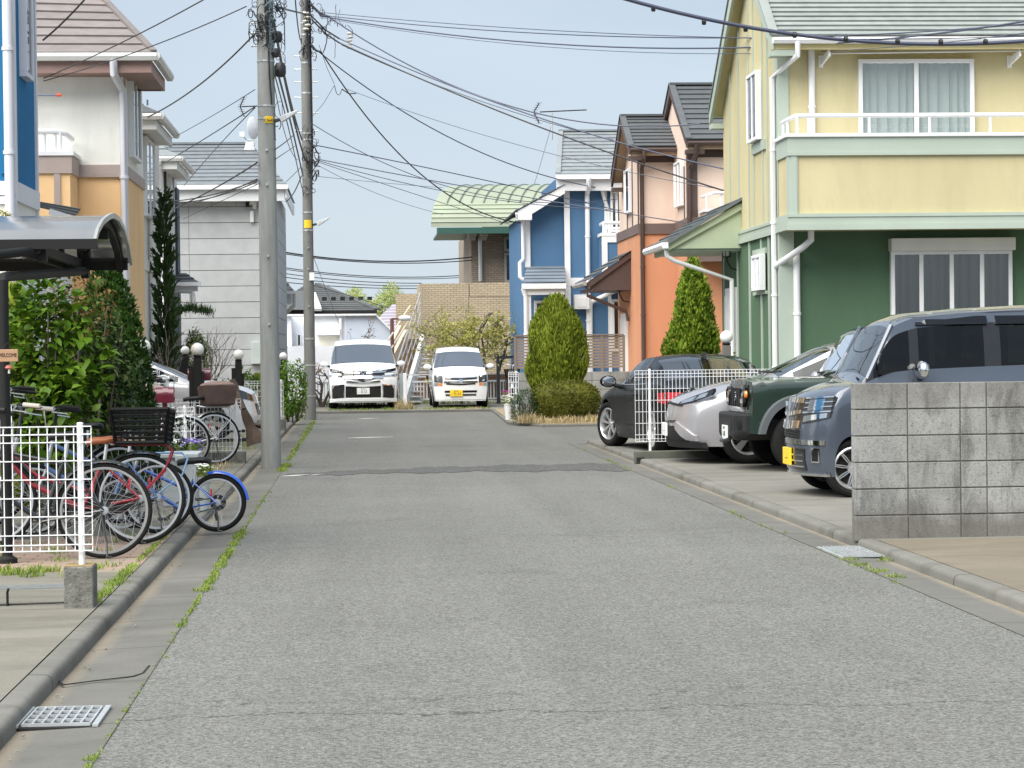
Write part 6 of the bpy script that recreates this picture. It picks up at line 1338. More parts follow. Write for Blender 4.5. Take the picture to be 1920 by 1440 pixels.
def wheel(par, c, r, w, rim, style, n, sd, rm):
    x, y, z = c; b = MB(); h = w/2
    b.lathe([(rim, -h*.8), (rim+.03, -h*.98), (r-.04, -h), (r-.012, -h*.86), (r, -h*.6), (r, h*.6), (r-.012, h*.86), (r-.04, h), (rim+.03, h*.98), (rim, h*.8)], 44, c, 'y', True)
    for k in range(-1, 2): pass
    o = b.build('wheel', m_tyre, par, smooth=35)
    b = MB(); s_ = sd
    b.lathe([(rim+.002, s_*h*.86), (rim-.012, s_*h*.92), (rim-.022, s_*h*.8), (rim-.04, s_*h*.2), (rim-.04, -s_*h*.8)], 40, c, 'y')
    hub = s_*h*.55; yo = lambda f: y+s_*h*(.55+.32*f)
    def spoke(a, w0, w1, tw=0, r0=.05, r1=None):
        r1 = r1 or rim-.015; vs = []
        for rr, ww, f in ((r0, w0, 0), ((r0+r1)/2, (w0+w1)/2, .7), (r1, w1, .9)):
            aa = a+tw*(rr/rim)
            for sx in (-1, 1):
                for dy in (0, -.03): vs.append((x+rr*cos(aa)-sx*ww/2*sin(aa), yo(f)+s_*dy, z+rr*sin(aa)+sx*ww/2*cos(aa)))
        b.add(vs, [(0, 2, 6, 4), (4, 6, 10, 8), (0, 4, 5, 1), (4, 8, 9, 5), (2, 3, 7, 6), (6, 7, 11, 10), (1, 5, 7, 3), (5, 9, 11, 7)])
    for k in range(n):
        a = 2*pi*k/n+.2
        if style == 'twin': spoke(a-.09, .022, .020, .10); spoke(a+.09, .022, .020, -.02)
        elif style == 'fan': spoke(a-.16, .007, .012, .13); spoke(a+.16, .007, .012, -.13)
        elif style == 'five': spoke(a, .055, .085)
        else: spoke(a, .03, .035)
    b.lathe([(.0, s_*h*.62), (.028, s_*h*.62), (.032, s_*h*.52), (.062, s_*h*.5), (.066, s_*h*.3)], 18, c, 'y')
    b.build('rim', rm, o, smooth=30)
    b = MB(); b.lathe([(0, s_*h*.1), (rim*.82, s_*h*.1), (rim*.82, s_*h*.0), (0, s_*h*0)], 28, c, 'y'); b.build('brake_disc', m_dark, o)
    b = MB(); b.lathe([(0, -s_*h*.3), (rim-.03, -s_*h*.3)], 24, c, 'y'); b.build('hub', m_dark, o)
def pxl(px, py, Y): p = W(px, py, Y); return p
# ---------------------------------------------------------------- white minivan (far end)
m_wp = paint('white pearl paint', (.80, .81, .82)); X0 = px_x(681, 57, 720)
v = Car('large white minivan with a dark chrome grille, parked facing the street', (X0, 57, LOT), pi/2, 4.93, 1.85,
        [(0, .98), (.1, 1.04), (.7, 1.15), (1.02, 1.17), (1.95, 1.72), (2.25, 1.83), (3, 1.865), (4.6, 1.84), (4.93, 1.74)], [(0, .88), (.25, .97), (1, 1.06), (4.93, 1.12)], .17,
        [(0, .70), (.6, .82), (1.0, .86), (2.0, .74), (4.93, .70)], [(0, .88), (.5, .925), (4.93, .92)], [(.98, .34, .39), (3.98, .34, .39)], [(.1, .03), (.4, .0), (.75, .0), (1.0, .10), (1.2, .2)], (.30, 3.2), m_wp, blend=1.0, crown=.05, name='minivan', cat='minivan')
v.body((1.08, 1.92), [(1.55, 2.3), (2.36, 3.5), (3.56, 4.6)], wmat=m_skyglass); v.wheels(.34, .225, .23, 'fan', 9); v.cabin([1.9, 2.9], .75, dash=(1.2, 1.6, 1.12))
v.patch('grille', m_gloss, -.56, .56, [(0, .86), (.5, .70), (1, .86)], [(0, .98), (.5, 1.0), (1, .98)], .012, .04, 16)
v.patch('grille_bar', m_chrome, -.60, .60, [(0, .955), (.4, .93), (.5, .90), (.6, .93), (1, .955)], [(0, .985), (.4, .965), (.5, .945), (.6, .965), (1, .985)], .03, .03, 20)
v.patch('grille_bar', m_chrome, -.52, .52, [(0, .80), (.5, .80), (1, .80)], [(0, .86), (.5, .87), (1, .86)], .03, .03, 16)
v.patch('grille_bar', m_chrome, -.44, .44, [(0, .70), (.5, .66), (1, .70)], [(0, .745), (.5, .70), (1, .745)], .02, .03, 16)
v.patch('hood_trim', m_chrome, -.62, .62, [(0, 1.0), (.5, 1.01), (1, 1.0)], [(0, 1.015), (.5, 1.05), (1, 1.015)], .012, .03, 16)
v.patch('headlight', m_gloss, .50, .86, [(0, .93), (1, .985)], [(0, 1.01), (1, 1.06)], .012, .04, 8, mirror=True)
v.patch('headlight_lens', m_lens, .55, .80, [(0, .95), (1, 1.0)], [(0, .985), (1, 1.03)], .018, .004, 8, mirror=True)
v.patch('position_lamp', m_chrome, .50, .90, [(0, .835), (1, .85)], [(0, .875), (1, .91)], .012, .03, 8, mirror=True)
v.patch('lower_intake', m_gloss, -.46, .46, [(0, .30), (1, .30)], [(0, .60), (.5, .58), (1, .60)], .006, .03, 14)
v.patch('fog_intake', m_blackp, .50, .80, [(0, .30), (1, .27)], [(0, .62), (.8, .62), (1, .52)], .010, .03, 8, mirror=True)
v.patch('intake_trim', m_chrome, .49, .515, [(0, .34), (1, .28)], [(0, .64), (1, .62)], .022, .02, 2, mirror=True); v.patch('intake_trim', m_chrome, .50, .82, [(0, .62), (1, .60)], [(0, .645), (1, .625)], .022, .02, 6, mirror=True); v.patch('intake_trim', m_chrome, .80, .825, [(0, .27), (1, .27)], [(0, .6), (1, .6)], .022, .02, 2, mirror=True)
v.patch('fog_lamp', m_lens, .70, .77, .31, .345, .02, .02, 2, mirror=True)
v.patch('lower_lip', m_wp, -.88, .88, [(0, .17), (.12, .21), (.88, .21), (1, .17)], [(0, .28), (.2, .27), (.8, .27), (1, .28)], .03, .05, 18)
v.plate(0, .47, m_pw, '8 23', m_pink, top='多摩 330', left='さ', eps=.03)
v.mirror(1.35, 1.17, m_wp, .95)
b = MB(); x = v.fx(0, .92)-.045
b.tube([(x, .085*cos(a), .925+.058*sin(a)) for a in [2*pi*k/24 for k in range(24)]], .009, 6, closed=True); b.tube([(x-.002, .030*cos(a), .928+.05*sin(a)) for a in [2*pi*k/24 for k in range(24)]], .007, 6, closed=True); b.tube([(x-.002, .055*cos(a), .95+.024*sin(a)) for a in [2*pi*k/24 for k in range(24)]], .007, 6, closed=True); b.build('emblem', m_chrome, v.t, smooth=60)
b = MB(); b.lathe([(0, -.0), (.08, 0)], 24, (x+.012, 0, .925), 'x'); b.build('emblem_base', M('deep blue', (.02, .06, .2), .3), v.t)
b = MB(); b.tube([(1.1, .55, 1.2), (1.12, .1, 1.19)], .012, 5); b.tube([(1.1, -.1, 1.2), (1.12, -.55, 1.19)], .012, 5); b.build('wiper', m_blackp, v.t)
# ---------------------------------------------------------------- white kei wagon (far end)
m_wp2 = paint('white paint', (.78, .80, .80)); X0 = px_x(864, 56.9, 720)
k = Car('small white boxy wagon with a yellow number plate, parked beside a leafy vine', (X0, 56.9, LOT), pi/2, 3.395, 1.475,
        [(0, .86), (.08, .92), (.5, 1.02), (.66, 1.04), (1.27, 1.50), (1.55, 1.59), (2.2, 1.615), (3.2, 1.59), (3.395, 1.5)], [(0, .80), (.2, .88), (.7, .95), (3.395, 1.0)], .18,
        [(0, .60), (.5, .66), (.75, .68), (1.3, .56), (3.395, .55)], [(0, .70), (.3, .737), (3.395, .735)], [(.62, .28, .325), (2.98, .28, .325)], [(.1, .02), (.4, .0), (.7, .0), (.9, .06), (1.05, .14)], (.16, 3.4), m_wp2, blend=.7, crown=.045, name='kei_wagon', cat='small car')
k.body((.70, 1.25), [(1.02, 1.7), (1.76, 2.5), (2.56, 3.15)], wmat=m_skyglass); k.wheels(.28, .16, .18, 'five', 7); k.cabin([1.3, 2.1], .66, dash=(.85, 1.1, .98))
for z0, z1, w in ((.735, .775, .42), (.60, .635, .38)): k.patch('grille', m_gloss, -w, w, [(0, z0+.012), (.5, z0-.01), (1, z0+.012)], [(0, z1+.01), (.5, z1-.006), (1, z1+.01)], .010, .03, 14)
k.patch('grille_bar', m_chrome, -.44, .44, [(0, .79), (.5, .775), (1, .79)], [(0, .815), (.5, .795), (1, .815)], .014, .03, 14); k.patch('grille_bar', m_chrome, -.44, .44, .655, .70, .014, .03, 12); k.patch('emblem', m_chrome, -.05, .05, .665, .745, .022, .02, 2)
k.patch('headlight', m_darkalloy, .47, .69, [(0, .655), (1, .675)], [(0, .835), (1, .86)], .008, .04, 6, mirror=True)
for sg in (-1, 1):
    b = MB(); x = k.fx(.57, .77)-.014; b.lathe([(.0, 0), (.055, 0), (.065, -.012), (.075, 0)], 18, (x, sg*.57, .765), 'x'); b.build('headlight_reflector', m_chrome, k.t, smooth=40)
k.patch('indicator', m_amber, .48, .57, .578, .648, .008, .03, 3, mirror=True); k.patch('indicator_lens', m_alloy, .58, .69, .575, .655, .008, .03, 3, mirror=True)
k.patch('lower_intake', m_gloss, -.42, .42, .40, .455, .008, .03, 12); k.patch('lower_intake', m_gloss, -.40, .40, .315, .36, .008, .03, 12)
k.patch('bumper_line', m_blackp, -.70, .70, .205, .212, .004, .02, 14)
k.plate(.12, .385, m_py, '72-55', m_ink, top='多摩 580', left='を', eps=.03)
k.mirror(.98, 1.07, m_wp2, .95)
b = MB(); b.tube([(.76, .45, 1.07), (.78, .05, 1.06)], .012, 5); b.tube([(.76, -.05, 1.07), (.78, -.45, 1.06)], .012, 5); b.build('wiper', m_blackp, k.t)
# ---------------------------------------------------------------- black coupe (seen from behind)
m_bp = M('black paint', (.004, .005, .005), .25, 0, .03, 1, coat=.05, spec=.08); rz = pi/2-math.atan2(.16, 2.7)*0; ang = math.atan2(-.16, 2.7)
# local +x runs from nose to tail; nose points away from the camera
Lc = 4.63; nose = Vector((3.72+.80, 33.65, LOT))
a = Car('black coupe with red tail lamps, seen from behind through the white mesh fence', nose, -pi/2+.112, Lc, 1.854,
        [(0, .66), (.1, .72), (.9, .90), (1.35, .96), (2.0, 1.29), (2.4, 1.37), (2.8, 1.372), (3.2, 1.30), (4.0, 1.04), (4.3, .97), (4.63, .93)], [(0, .60), (.3, .72), (1.2, .88), (2.5, .93), (4.0, .95), (4.63, .90)], .16,
        [(0, .62), (.8, .72), (1.3, .80), (2.1, .66), (2.6, .63), (3.4, .66), (4.0, .76), (4.63, .72)], [(0, .86), (.5, .92), (2.2, .905), (3.6, .927), (4.63, .86)], [(.90, .335, .375), (3.65, .335, .375)], [(.1, .05), (.4, 0), (.8, .1)], (.35, 2.6), m_bp, blend=.9,
        rlean=[(.1, .10), (.4, 0), (.75, .03), (.95, .06)], rrnd=(.28, 2.8), crown=.05, name='coupe', tuck=.09)
a.body((1.42, 2.02), [(1.6, 2.62), (2.68, 3.3)], (3.02, 3.95), gh=(1, 6)); a.wheels(.335, .245, .24, 'twin', 7)
for o in a.t.children:
    if o.name.startswith('wheel') and 'arch' not in o.name:
        xs_ = sum(q.co.x for q in o.data.vertices)/len(o.data.vertices); ys_ = sum(q.co.y for q in o.data.vertices)/len(o.data.vertices)
        if xs_ < 2: o.matrix_local = Matrix.Translation((xs_, ys_, 0)) @ Matrix.Rotation(.30, 4, 'Z') @ Matrix.Translation((-xs_, -ys_, 0))
a.cabin([2.1, 2.95], .33)
def rear_patch(c, name, mat, y0, y1, zlo, zhi, eps=.008, th=.03, n=10, mirror=True):
    f0 = c.fx; c.fx = lambda y, z: -(c.L-(pl(z, c.rlean)+c.rrnd[0]*min(1, abs(y)/c.W)**c.rrnd[1])); b0 = len(COL.objects)
    for sg in ((1, -1) if mirror else (1,)):
        b = MB(); V = []
        for lay in (eps, eps-th):
            for i in range(n+1):
                t = i/n; y = y0+(y1-y0)*t
                for zz in (zlo, zhi): z = zz if not hasattr(zz, '__len__') else pl(t, zz); V.append((-c.fx(y, z)+lay, sg*y, z))
        N = 2*(n+1); b.add(V, [(2*i, 2*i+1, 2*i+3, 2*i+2) for i in range(n)]+[(2*i, 2*i+2, N+2*i+2, N+2*i) for i in range(n)]+[(2*i+1, N+2*i+1, N+2*i+3, 2*i+3) for i in range(n)]+[(0, N, N+1, 1), (2*n, 2*n+1, N+2*n+1, N+2*n)]); b.build(name, mat, c.t, smooth=35)
    c.fx = f0
rear_patch(a, 'tail_light', m_red, .40, .86, [(0, .70), (1, .68)], [(0, .82), (.7, .86), (1, .86)])
rear_patch(a, 'bumper_intake', m_blackp, -.72, .72, .19, .30, mirror=False); rear_patch(a, 'number_plate', m_pw, -.165, .165, .48, .645, .012, .02, 2, False)
for sg in (-1, 1):
    b = MB(); V = []
    for i in range(9):
        x = 4.02+.5*i/8
        for z in (.70+.02*(1-i/8), .845+.01*i/8): p = a.warp(x, sg*(a.side(x, z)+.006), z); V.append(p)
    b.add(V, [(2*i, 2*i+1, 2*i+3, 2*i+2) for i in range(8)]); b.build('tail_light', m_red, a.t, smooth=60)
a.mirror(1.62, .98, m_bp, 1.1); a.handle(2.75, .80, m_bp); a.seam([(1.45, .40), (1.42, .86)]); a.seam([(2.82, .40), (2.86, .91)])
a.seam([(1.45, .36), (3.2, .36)])
b = MB(); b.prism([(3.02, 1.35), (3.2, 1.30), (3.17, 1.40)], 'y', -.02, .02); b.build('aerial_fin', m_blackp, a.t)
b = MB()
for sg in (-1, 1): b.tube([(1.62, sg*(a.side(1.7, .93)+.004), .935), (2.5, sg*(a.side(2.5, .94)+.004), .945), (3.35, sg*(a.side(3.35, .95)+.003), .965)], .008, 6)
b.build('window_trim', m_chrome, a.t)
# ---------------------------------------------------------------- silver crossover
m_sv = paint('silver paint', (.36, .355, .375), .45, .36); CH = Vector((3.93, 27.78, LOT))
c = Car('silver crossover with a long swept headlight, nose toward the street', CH, 0, 4.36, 1.795,
        [(0, .80), (.12, .87), (.6, .99), (1.05, 1.06), (1.25, 1.09), (2.05, 1.47), (2.5, 1.55), (3.2, 1.53), (4.1, 1.30), (4.36, 1.1)], [(0, .74), (.3, .88), (.8, .97), (1.3, 1.0), (3, 1.03), (4.36, 1.05)], .22,
        [(0, .58), (.5, .70), (1.2, .76), (2.1, .60), (4.36, .56)], [(0, .80), (.5, .897), (4.36, .897)], [(.92, .345, .40), (3.56, .345, .40)], [(.2, .07), (.35, .0), (.6, .02), (.75, .05), (.9, .18)], (.34, 2.3), m_sv, blend=1.0, crown=.05, name='crossover', tuck=.05)
c.body((1.32, 2.02), [(1.5, 2.55), (2.62, 3.4)], gh=(1, 5)); c.wheels(.345, .225, .235, 'five', 5); c.cabin([2.0, 2.9], .7, dash=(1.45, 1.8, 1.02)); c.lip(m_blackp, .06, .014)
c.patch('grille', m_blackp, -.52, .52, [(0, .72), (.5, .745), (1, .72)], [(0, .745), (.5, .775), (1, .745)], .010, .03, 14)
c.patch('headlight', m_gloss, .42, .86, [(0, .735), (.4, .75), (1, .86)], [(0, .775), (.5, .86), (1, .945)], .008, .03, 12, mirror=True)
c.patch('headlight_lens', m_chrome, .48, .66, [(0, .752), (1, .785)], [(0, .785), (1, .85)], .016, .012, 6, mirror=True); c.patch('headlight_lens', m_chrome, .70, .80, [(0, .80), (1, .84)], [(0, .865), (1, .90)], .016, .012, 6, mirror=True)
c.patch('upper_slot', m_gloss, -.40, .40, [(0, .52), (.5, .50), (1, .52)], [(0, .545), (.5, .53), (1, .545)], .010, .03, 12)
c.patch('lower_intake', m_blackp, -.66, .66, [(0, .27), (1, .27)], [(0, .36), (.15, .47), (.85, .47), (1, .36)], .010, .03, 16)
c.patch('bumper_blade', m_sv, .44, .80, [(0, .44), (.6, .30), (1, .29)], [(0, .53), (.6, .44), (1, .36)], .03, .05, 10, mirror=True)
c.patch('skirt', m_blackp, -.86, .86, .20, .275, .025, .06, 18)
c.plate(0, .42, m_pw, '·· ··', m_pink, eps=.03); c.mirror(1.75, 1.06, m_sv, 1.05); c.seam([(1.42, .42), (1.40, .95)])
b = MB(); b.tube([(1.3, .5, 1.13), (1.4, .0, 1.14)], .012, 5); b.tube([(1.3, 0, 1.13), (1.4, -.5, 1.14)], .012, 5); b.build('wiper', m_blackp, c.t)
# ---------------------------------------------------------------- dark green off-roader
m_jg = paint('dark green paint', (.018, .034, .026), .0, .25); m_flare = M('grey wheel arch plastic', (.085, .095, .105), .5, var=.08)
j = Car('dark green boxy off-roader with a five slot black grille and round headlamps', (4.51, 25.85, LOT), 0, 3.40, 1.50,
        [(0, 1.065), (.04, 1.08), (.9, 1.095), (1.12, 1.11), (1.40, 1.60), (1.52, 1.68), (2.2, 1.705), (3.2, 1.69), (3.4, 1.62)], [(0, 1.04), (.1, 1.055), (1.1, 1.07), (3.5, 1.08)], .44,
        [(0, .69), (1.1, .71), (1.5, .66), (3.5, .66)], [(0, .735), (.3, .745), (3.5, .745)], [(.62, .36, .45), (2.87, .36, .45)], [(.3, .0), (1.2, .03)], (.05, 5), m_jg, blend=.35, crown=.03, name='off_roader', cat='off-roader', tuck=.02, sm=.05)
j.body((1.15, 1.40), [(1.36, 2.15), (2.22, 3.1)], gh=(1, 6)); j.wheels(.345, .20, .20, 'twin', 5, rimmat=m_darkalloy, inset=-.08); j.cabin([1.6], .75, dash=(1.2, 1.35, 1.05)); j.lip(m_flare, .075, .095)
j.patch('grille', m_gloss, -.60, .60, .72, 1.01, .015, .03, 10)
for q in range(-2, 3): j.patch('grille_slot', m_dark, q*.135-.045, q*.135+.045, .76, .95, .018, .004, 2)
for q in range(-3, 4): j.patch('grille_rib', m_blackp, q*.135+.0675-.02-.0675*0-.0, q*.135+.0675+.02, .745, .965, .03, .03, 2) if abs(q*.135+.0675) < .36 else None
for sg in (-1, 1):
    x = j.fx(.5, .87)-.02; b = MB(); b.lathe([(.118, .0), (.118, -.03), (.10, -.035), (.095, -.01)], 24, (x, sg*.485, .865), 'x'); o = b.build('headlight', m_gloss, j.t, smooth=40); b = MB(); b.lathe([(.0, -.035), (.05, -.03), (.096, -.012)], 24, (x, sg*.485, .865), 'x'); b.build('headlight_lens', m_chrome, o, smooth=60)
    b = MB(); b.lathe([(0, -.03), (.04, -.024), (.045, 0)], 16, (x, sg*.645, .90), 'x'); b.build('indicator', m_amber, j.t, smooth=40)
text('S', 'emblem', m_chrome, j.t, (j.fx(0, .86)-.036, 0, .86), Matrix(((0, 0, -1), (-1, 0, 0), (0, 1, 0))), .16, .9, .006)
b = MB(); P_ = lambda f: [(f, .40), (f+.05, .36), (f+.45, .36), (f+.45, .60), (f+.16, .68), (f-.0, .68)]
b.add([(x, y, z) for y in (-.66, -.52, .52, .66) for x, z in [(p[0]-.13+(.10 if abs(y) > .6 else 0), p[1]+(.06 if abs(y) > .6 and p[1] < .45 else 0)) for p in P_(0)]], [tuple(range(6)), tuple(range(23, 17, -1))]+[(r_*6+i, r_*6+(i+1) % 6, (r_+1)*6+(i+1) % 6, (r_+1)*6+i) for r_ in range(3) for i in range(6)]); b.build('bumper', m_blackp, j.t, bevel=.03)
b = MB(); b.box(-.136, -.10, -.36, .36, .47, .60); b.build('lower_grille', m_dark, j.t)
for sg in (-1, 1): b = MB(); b.lathe([(.05, 0), (.05, -.02), (0, -.018)], 14, (-.075, sg*.60, .55), 'x'); b.build('fog_lamp', m_lens, j.t)
b = MB(); b.box(-.155, -.135, -.165, .165, .36, .525); pp = b.build('number_plate', m_pw, j.t, bevel=.003); text('6 10', 'lettering', m_pink, pp, (-.158, 0, .425), Matrix(((0, 0, -1), (-1, 0, 0), (0, 1, 0))), .09, .9); text('多摩 502', 'lettering', m_pink, pp, (-.158, 0, .495), Matrix(((0, 0, -1), (-1, 0, 0), (0, 1, 0))), .034, .9)
b = MB(); b.tube([(-.12, -.2, .37), (-.17, -.1, .34), (-.17, .1, .34), (-.12, .2, .37)], .025, 8); b.build('tow_bar', m_darkalloy, j.t)
j.mirror(1.42, 1.16, m_blackp, 1.05); j.seam([(1.22, .55), (1.22, 1.04)]); j.seam([(.12, 1.0), (1.1, 1.03)], .004)
b = MB(); b.tube([(1.10, .55, 1.13), (1.16, .1, 1.15)], .012, 5); b.tube([(1.10, .0, 1.13), (1.16, -.5, 1.15)], .012, 5); b.tube([(1.02, -.2, 1.11), (1.06, -.35, 1.13), (1.12, -.45, 1.15)], .014, 5); b.build('wiper', m_blackp, j.t)
b = MB()
for q in range(6): b.box(1.02, 1.14, -.748-.004, -.74, .93+q*.022, .942+q*.022)
b.build('vent', m_dark, j.t)
# ---------------------------------------------------------------- grey blue kei van (nearest)
m_gb = paint('steel blue paint', (.075, .092, .122), .35, .24); NB = Vector((4.22, 21.22, LOT))
n = Car('steel blue boxy van with chrome headlamps and yellow plate, nearest of the parked row', NB, 0, 3.395, 1.475,
        [(0, .94), (.06, .99), (.40, 1.09), (.56, 1.11), (.86, 1.67), (1.08, 1.755), (1.6, 1.80), (2.3, 1.83), (3.2, 1.82), (3.395, 1.75)], [(0, .88), (.15, .99), (.5, 1.07), (.7, 1.10), (1.2, 1.115), (3.395, 1.17)], .20,
        [(0, .60), (.4, .67), (.58, .69), (.86, .64), (1.2, .60), (3.395, .58)], [(0, .715), (.25, .737), (3.395, .737)], [(.49, .28, .312), (3.0, .28, .312)], [(.1, .05), (.35, .0), (.65, .0), (.8, .03), (1.0, .08)], (.24, 2.5), m_gb, blend=.5, crown=.05, name='kei_van', cat='small van', tuck=.03, sm=.06)
n.body((.60, .86), [(.68, 1.03), (1.12, 1.76), (1.92, 2.7), (2.76, 3.25)], gh=(1, 5), wsj=(1, 0), pillar=True); n.wheels(.28, .165, .205, 'fan', 9, inset=.02); n.cabin([1.4, 2.4], .80, dash=(.72, 1.0, 1.12))
n.patch('headlight', m_darkalloy, .36, .72, [(0, .70), (.5, .72), (1, .76)], [(0, .93), (.6, .95), (1, .96)], .008, .04, 10, mirror=True)
for z0, z1 in ((.80, .815), (.85, .86), (.895, .905), (.94, .952)): n.patch('headlight_bar', m_chrome, .37, .73, [(0, z0), (1, z0+.02)], [(0, z1), (1, z1+.02)], .016, .02, 8, mirror=True)
n.patch('headlight_lens', m_chrome, .44, .64, [(0, .825), (1, .84)], [(0, .93), (1, .945)], .012, .012, 6, mirror=True); n.patch('headlight_lens', m_chrome, .40, .70, [(0, .715), (1, .765)], [(0, .775), (1, .81)], .013, .012, 6, mirror=True)
n.patch('grille', m_gloss, -.36, .36, .66, .95, .010, .03, 10)
n.patch('grille_bar', m_chrome, -.37, .37, [(0, .90), (1, .90)], [(0, .95), (1, .95)], .03, .04, 10); n.patch('grille_bar', m_chrome, -.37, .37, [(0, .80), (.5, .76), (1, .80)], [(0, .835), (.5, .80), (1, .835)], .035, .04, 10); n.patch('grille_bar', m_chrome, -.37, .37, [(0, .66), (.5, .64), (1, .66)], [(0, .73), (.5, .73), (1, .73)], .03, .04, 10)
b = MB(); x = n.fx(0, .86)-.055
b.bar((x, -.05, .81), (x, -.065, .91), .02, .018, (1, 0, 0)); b.bar((x, .05, .81), (x, .065, .91), .02, .018, (1, 0, 0)); b.bar((x, -.05, .855), (x, .05, .855), .018, .018); b.build('emblem', m_chrome, n.t)
n.patch('mid_grille', m_blackp, -.34, .34, .555, .635, .010, .03, 10)
for z0 in (.575, .60, .622): n.patch('mid_bar', m_darkalloy, -.33, .33, z0, z0+.007, .016, .01, 8)
n.patch('bumper_band', m_chrome, -.70, .70, [(0, .50), (1, .50)], [(0, .545), (1, .545)], .012, .03, 16)
n.patch('lower_intake', m_gloss, -.44, .44, .25, .46, .010, .03, 12)
for z0 in (.28, .335, .39): n.patch('lower_bar', m_chrome, -.42, .42, z0, z0+.014, .018, .012, 10)
n.patch('fog_lamp_bezel', m_chrome, .54, .64, .33, .47, .010, .03, 3, mirror=True); n.patch('fog_lamp', m_gloss, .555, .625, .345, .455, .014, .01, 3, mirror=True)
n.patch('lip', m_chrome, -.70, .70, [(0, .20), (1, .20)], [(0, .225), (1, .225)], .014, .03, 16)
n.plate(.0, .375, m_py, '·· ··', m_ink, eps=.03)
n.mirror(1.13, 1.21, m_chrome, 1.15); n.seam([(1.06, .5), (1.06, 1.12)]); n.seam([(1.84, .3), (1.84, 1.66)]); n.seam([(.9, 1.66), (1.1, 1.71), (1.9, 1.755), (3.2, 1.76)], .004); n.handle(2.05, 1.05, m_gb); n.handle(1.68, 1.05, m_gb); n.seam([(.84, .75), (.84, 1.0)])
b = MB()
for sg in (-1, 1):
    for x0, x1 in ((1.10, 1.80), (1.88, 2.72)):
        vs = []
        for x in (x0, x0+.1, x1-.03, x1):
            zt_ = 1.72; vs += [(x, sg*(n.side(x, zt_)+.004), zt_), (x, sg*(n.side(x, 1.64)+.035), 1.64), (x, sg*(n.side(x, 1.64)+.002), 1.64)]
        b.add(vs, [(i*3+k_, i*3+(k_+1) % 3, (i+1)*3+(k_+1) % 3, (i+1)*3+k_) for i in range(3) for k_ in range(3)]+[(0, 1, 2), (9, 11, 10)])
b.build('rain_visor', glass('smoke visor', (.10, .11, .12), .02, 1.6), n.t)
b = MB(); b.tube([(.56, -.55, 1.13), (.63, -.1, 1.15)], .012, 5); b.tube([(.56, .05, 1.13), (.63, .5, 1.15)], .012, 5); b.build('wiper', m_blackp, n.t)
b = MB()
for sg in (-1, 1): b.tube([(.62, sg*(n.side(.66, 1.13)-.015), 1.13), (.74, sg*(n.side(.76, 1.36)-.01), 1.38), (.87, sg*(n.side(.88, 1.6)-.01), 1.64)], .024, 6)
b.build_each('pillar_trim', m_gb, n.t)
# ---------------------------------------------------------------- white car on the left, behind fences
h = Car('white hatchback with dark windows behind the mesh fence left of the near pole', (-1.62, 37.2, LOT), pi, 4.0, 1.70,
        [(0, .80), (.1, .88), (.9, 1.03), (1.15, 1.06), (2.1, 1.50), (2.5, 1.58), (3.2, 1.57), (3.9, 1.4), (4.0, 1.2)], [(0, .75), (.3, .9), (1.1, .97), (4.0, 1.02)], .2,
        [(0, .58), (.5, .70), (1.1, .74), (2.1, .60), (4.0, .56)], [(0, .78), (.4, .85), (4.0, .85)], [(.8, .31, .355), (3.3, .31, .355)], [(.2, .05), (.4, 0), (.9, .14)], (.28, 2.5), paint('white silver paint', (.72, .73, .75), .2), blend=.9, crown=.05, name='hatchback', tuck=.05)
h.body((1.2, 2.08), [(1.34, 2.6), (2.68, 3.5)]); h.wheels(.31, .19, .2, 'five', 6); h.patch('headlight', m_gloss, .42, .82, [(0, .66), (1, .72)], [(0, .76), (1, .88)], .008, .03, 8, mirror=True); h.patch('grille', m_gloss, -.4, .4, .3, .62, .008, .03, 8); h.cabin([1.9, 2.8], .65, dash=(1.3, 1.6, 1.0)); h.mirror(1.6, 1.05, m_wp, 1)
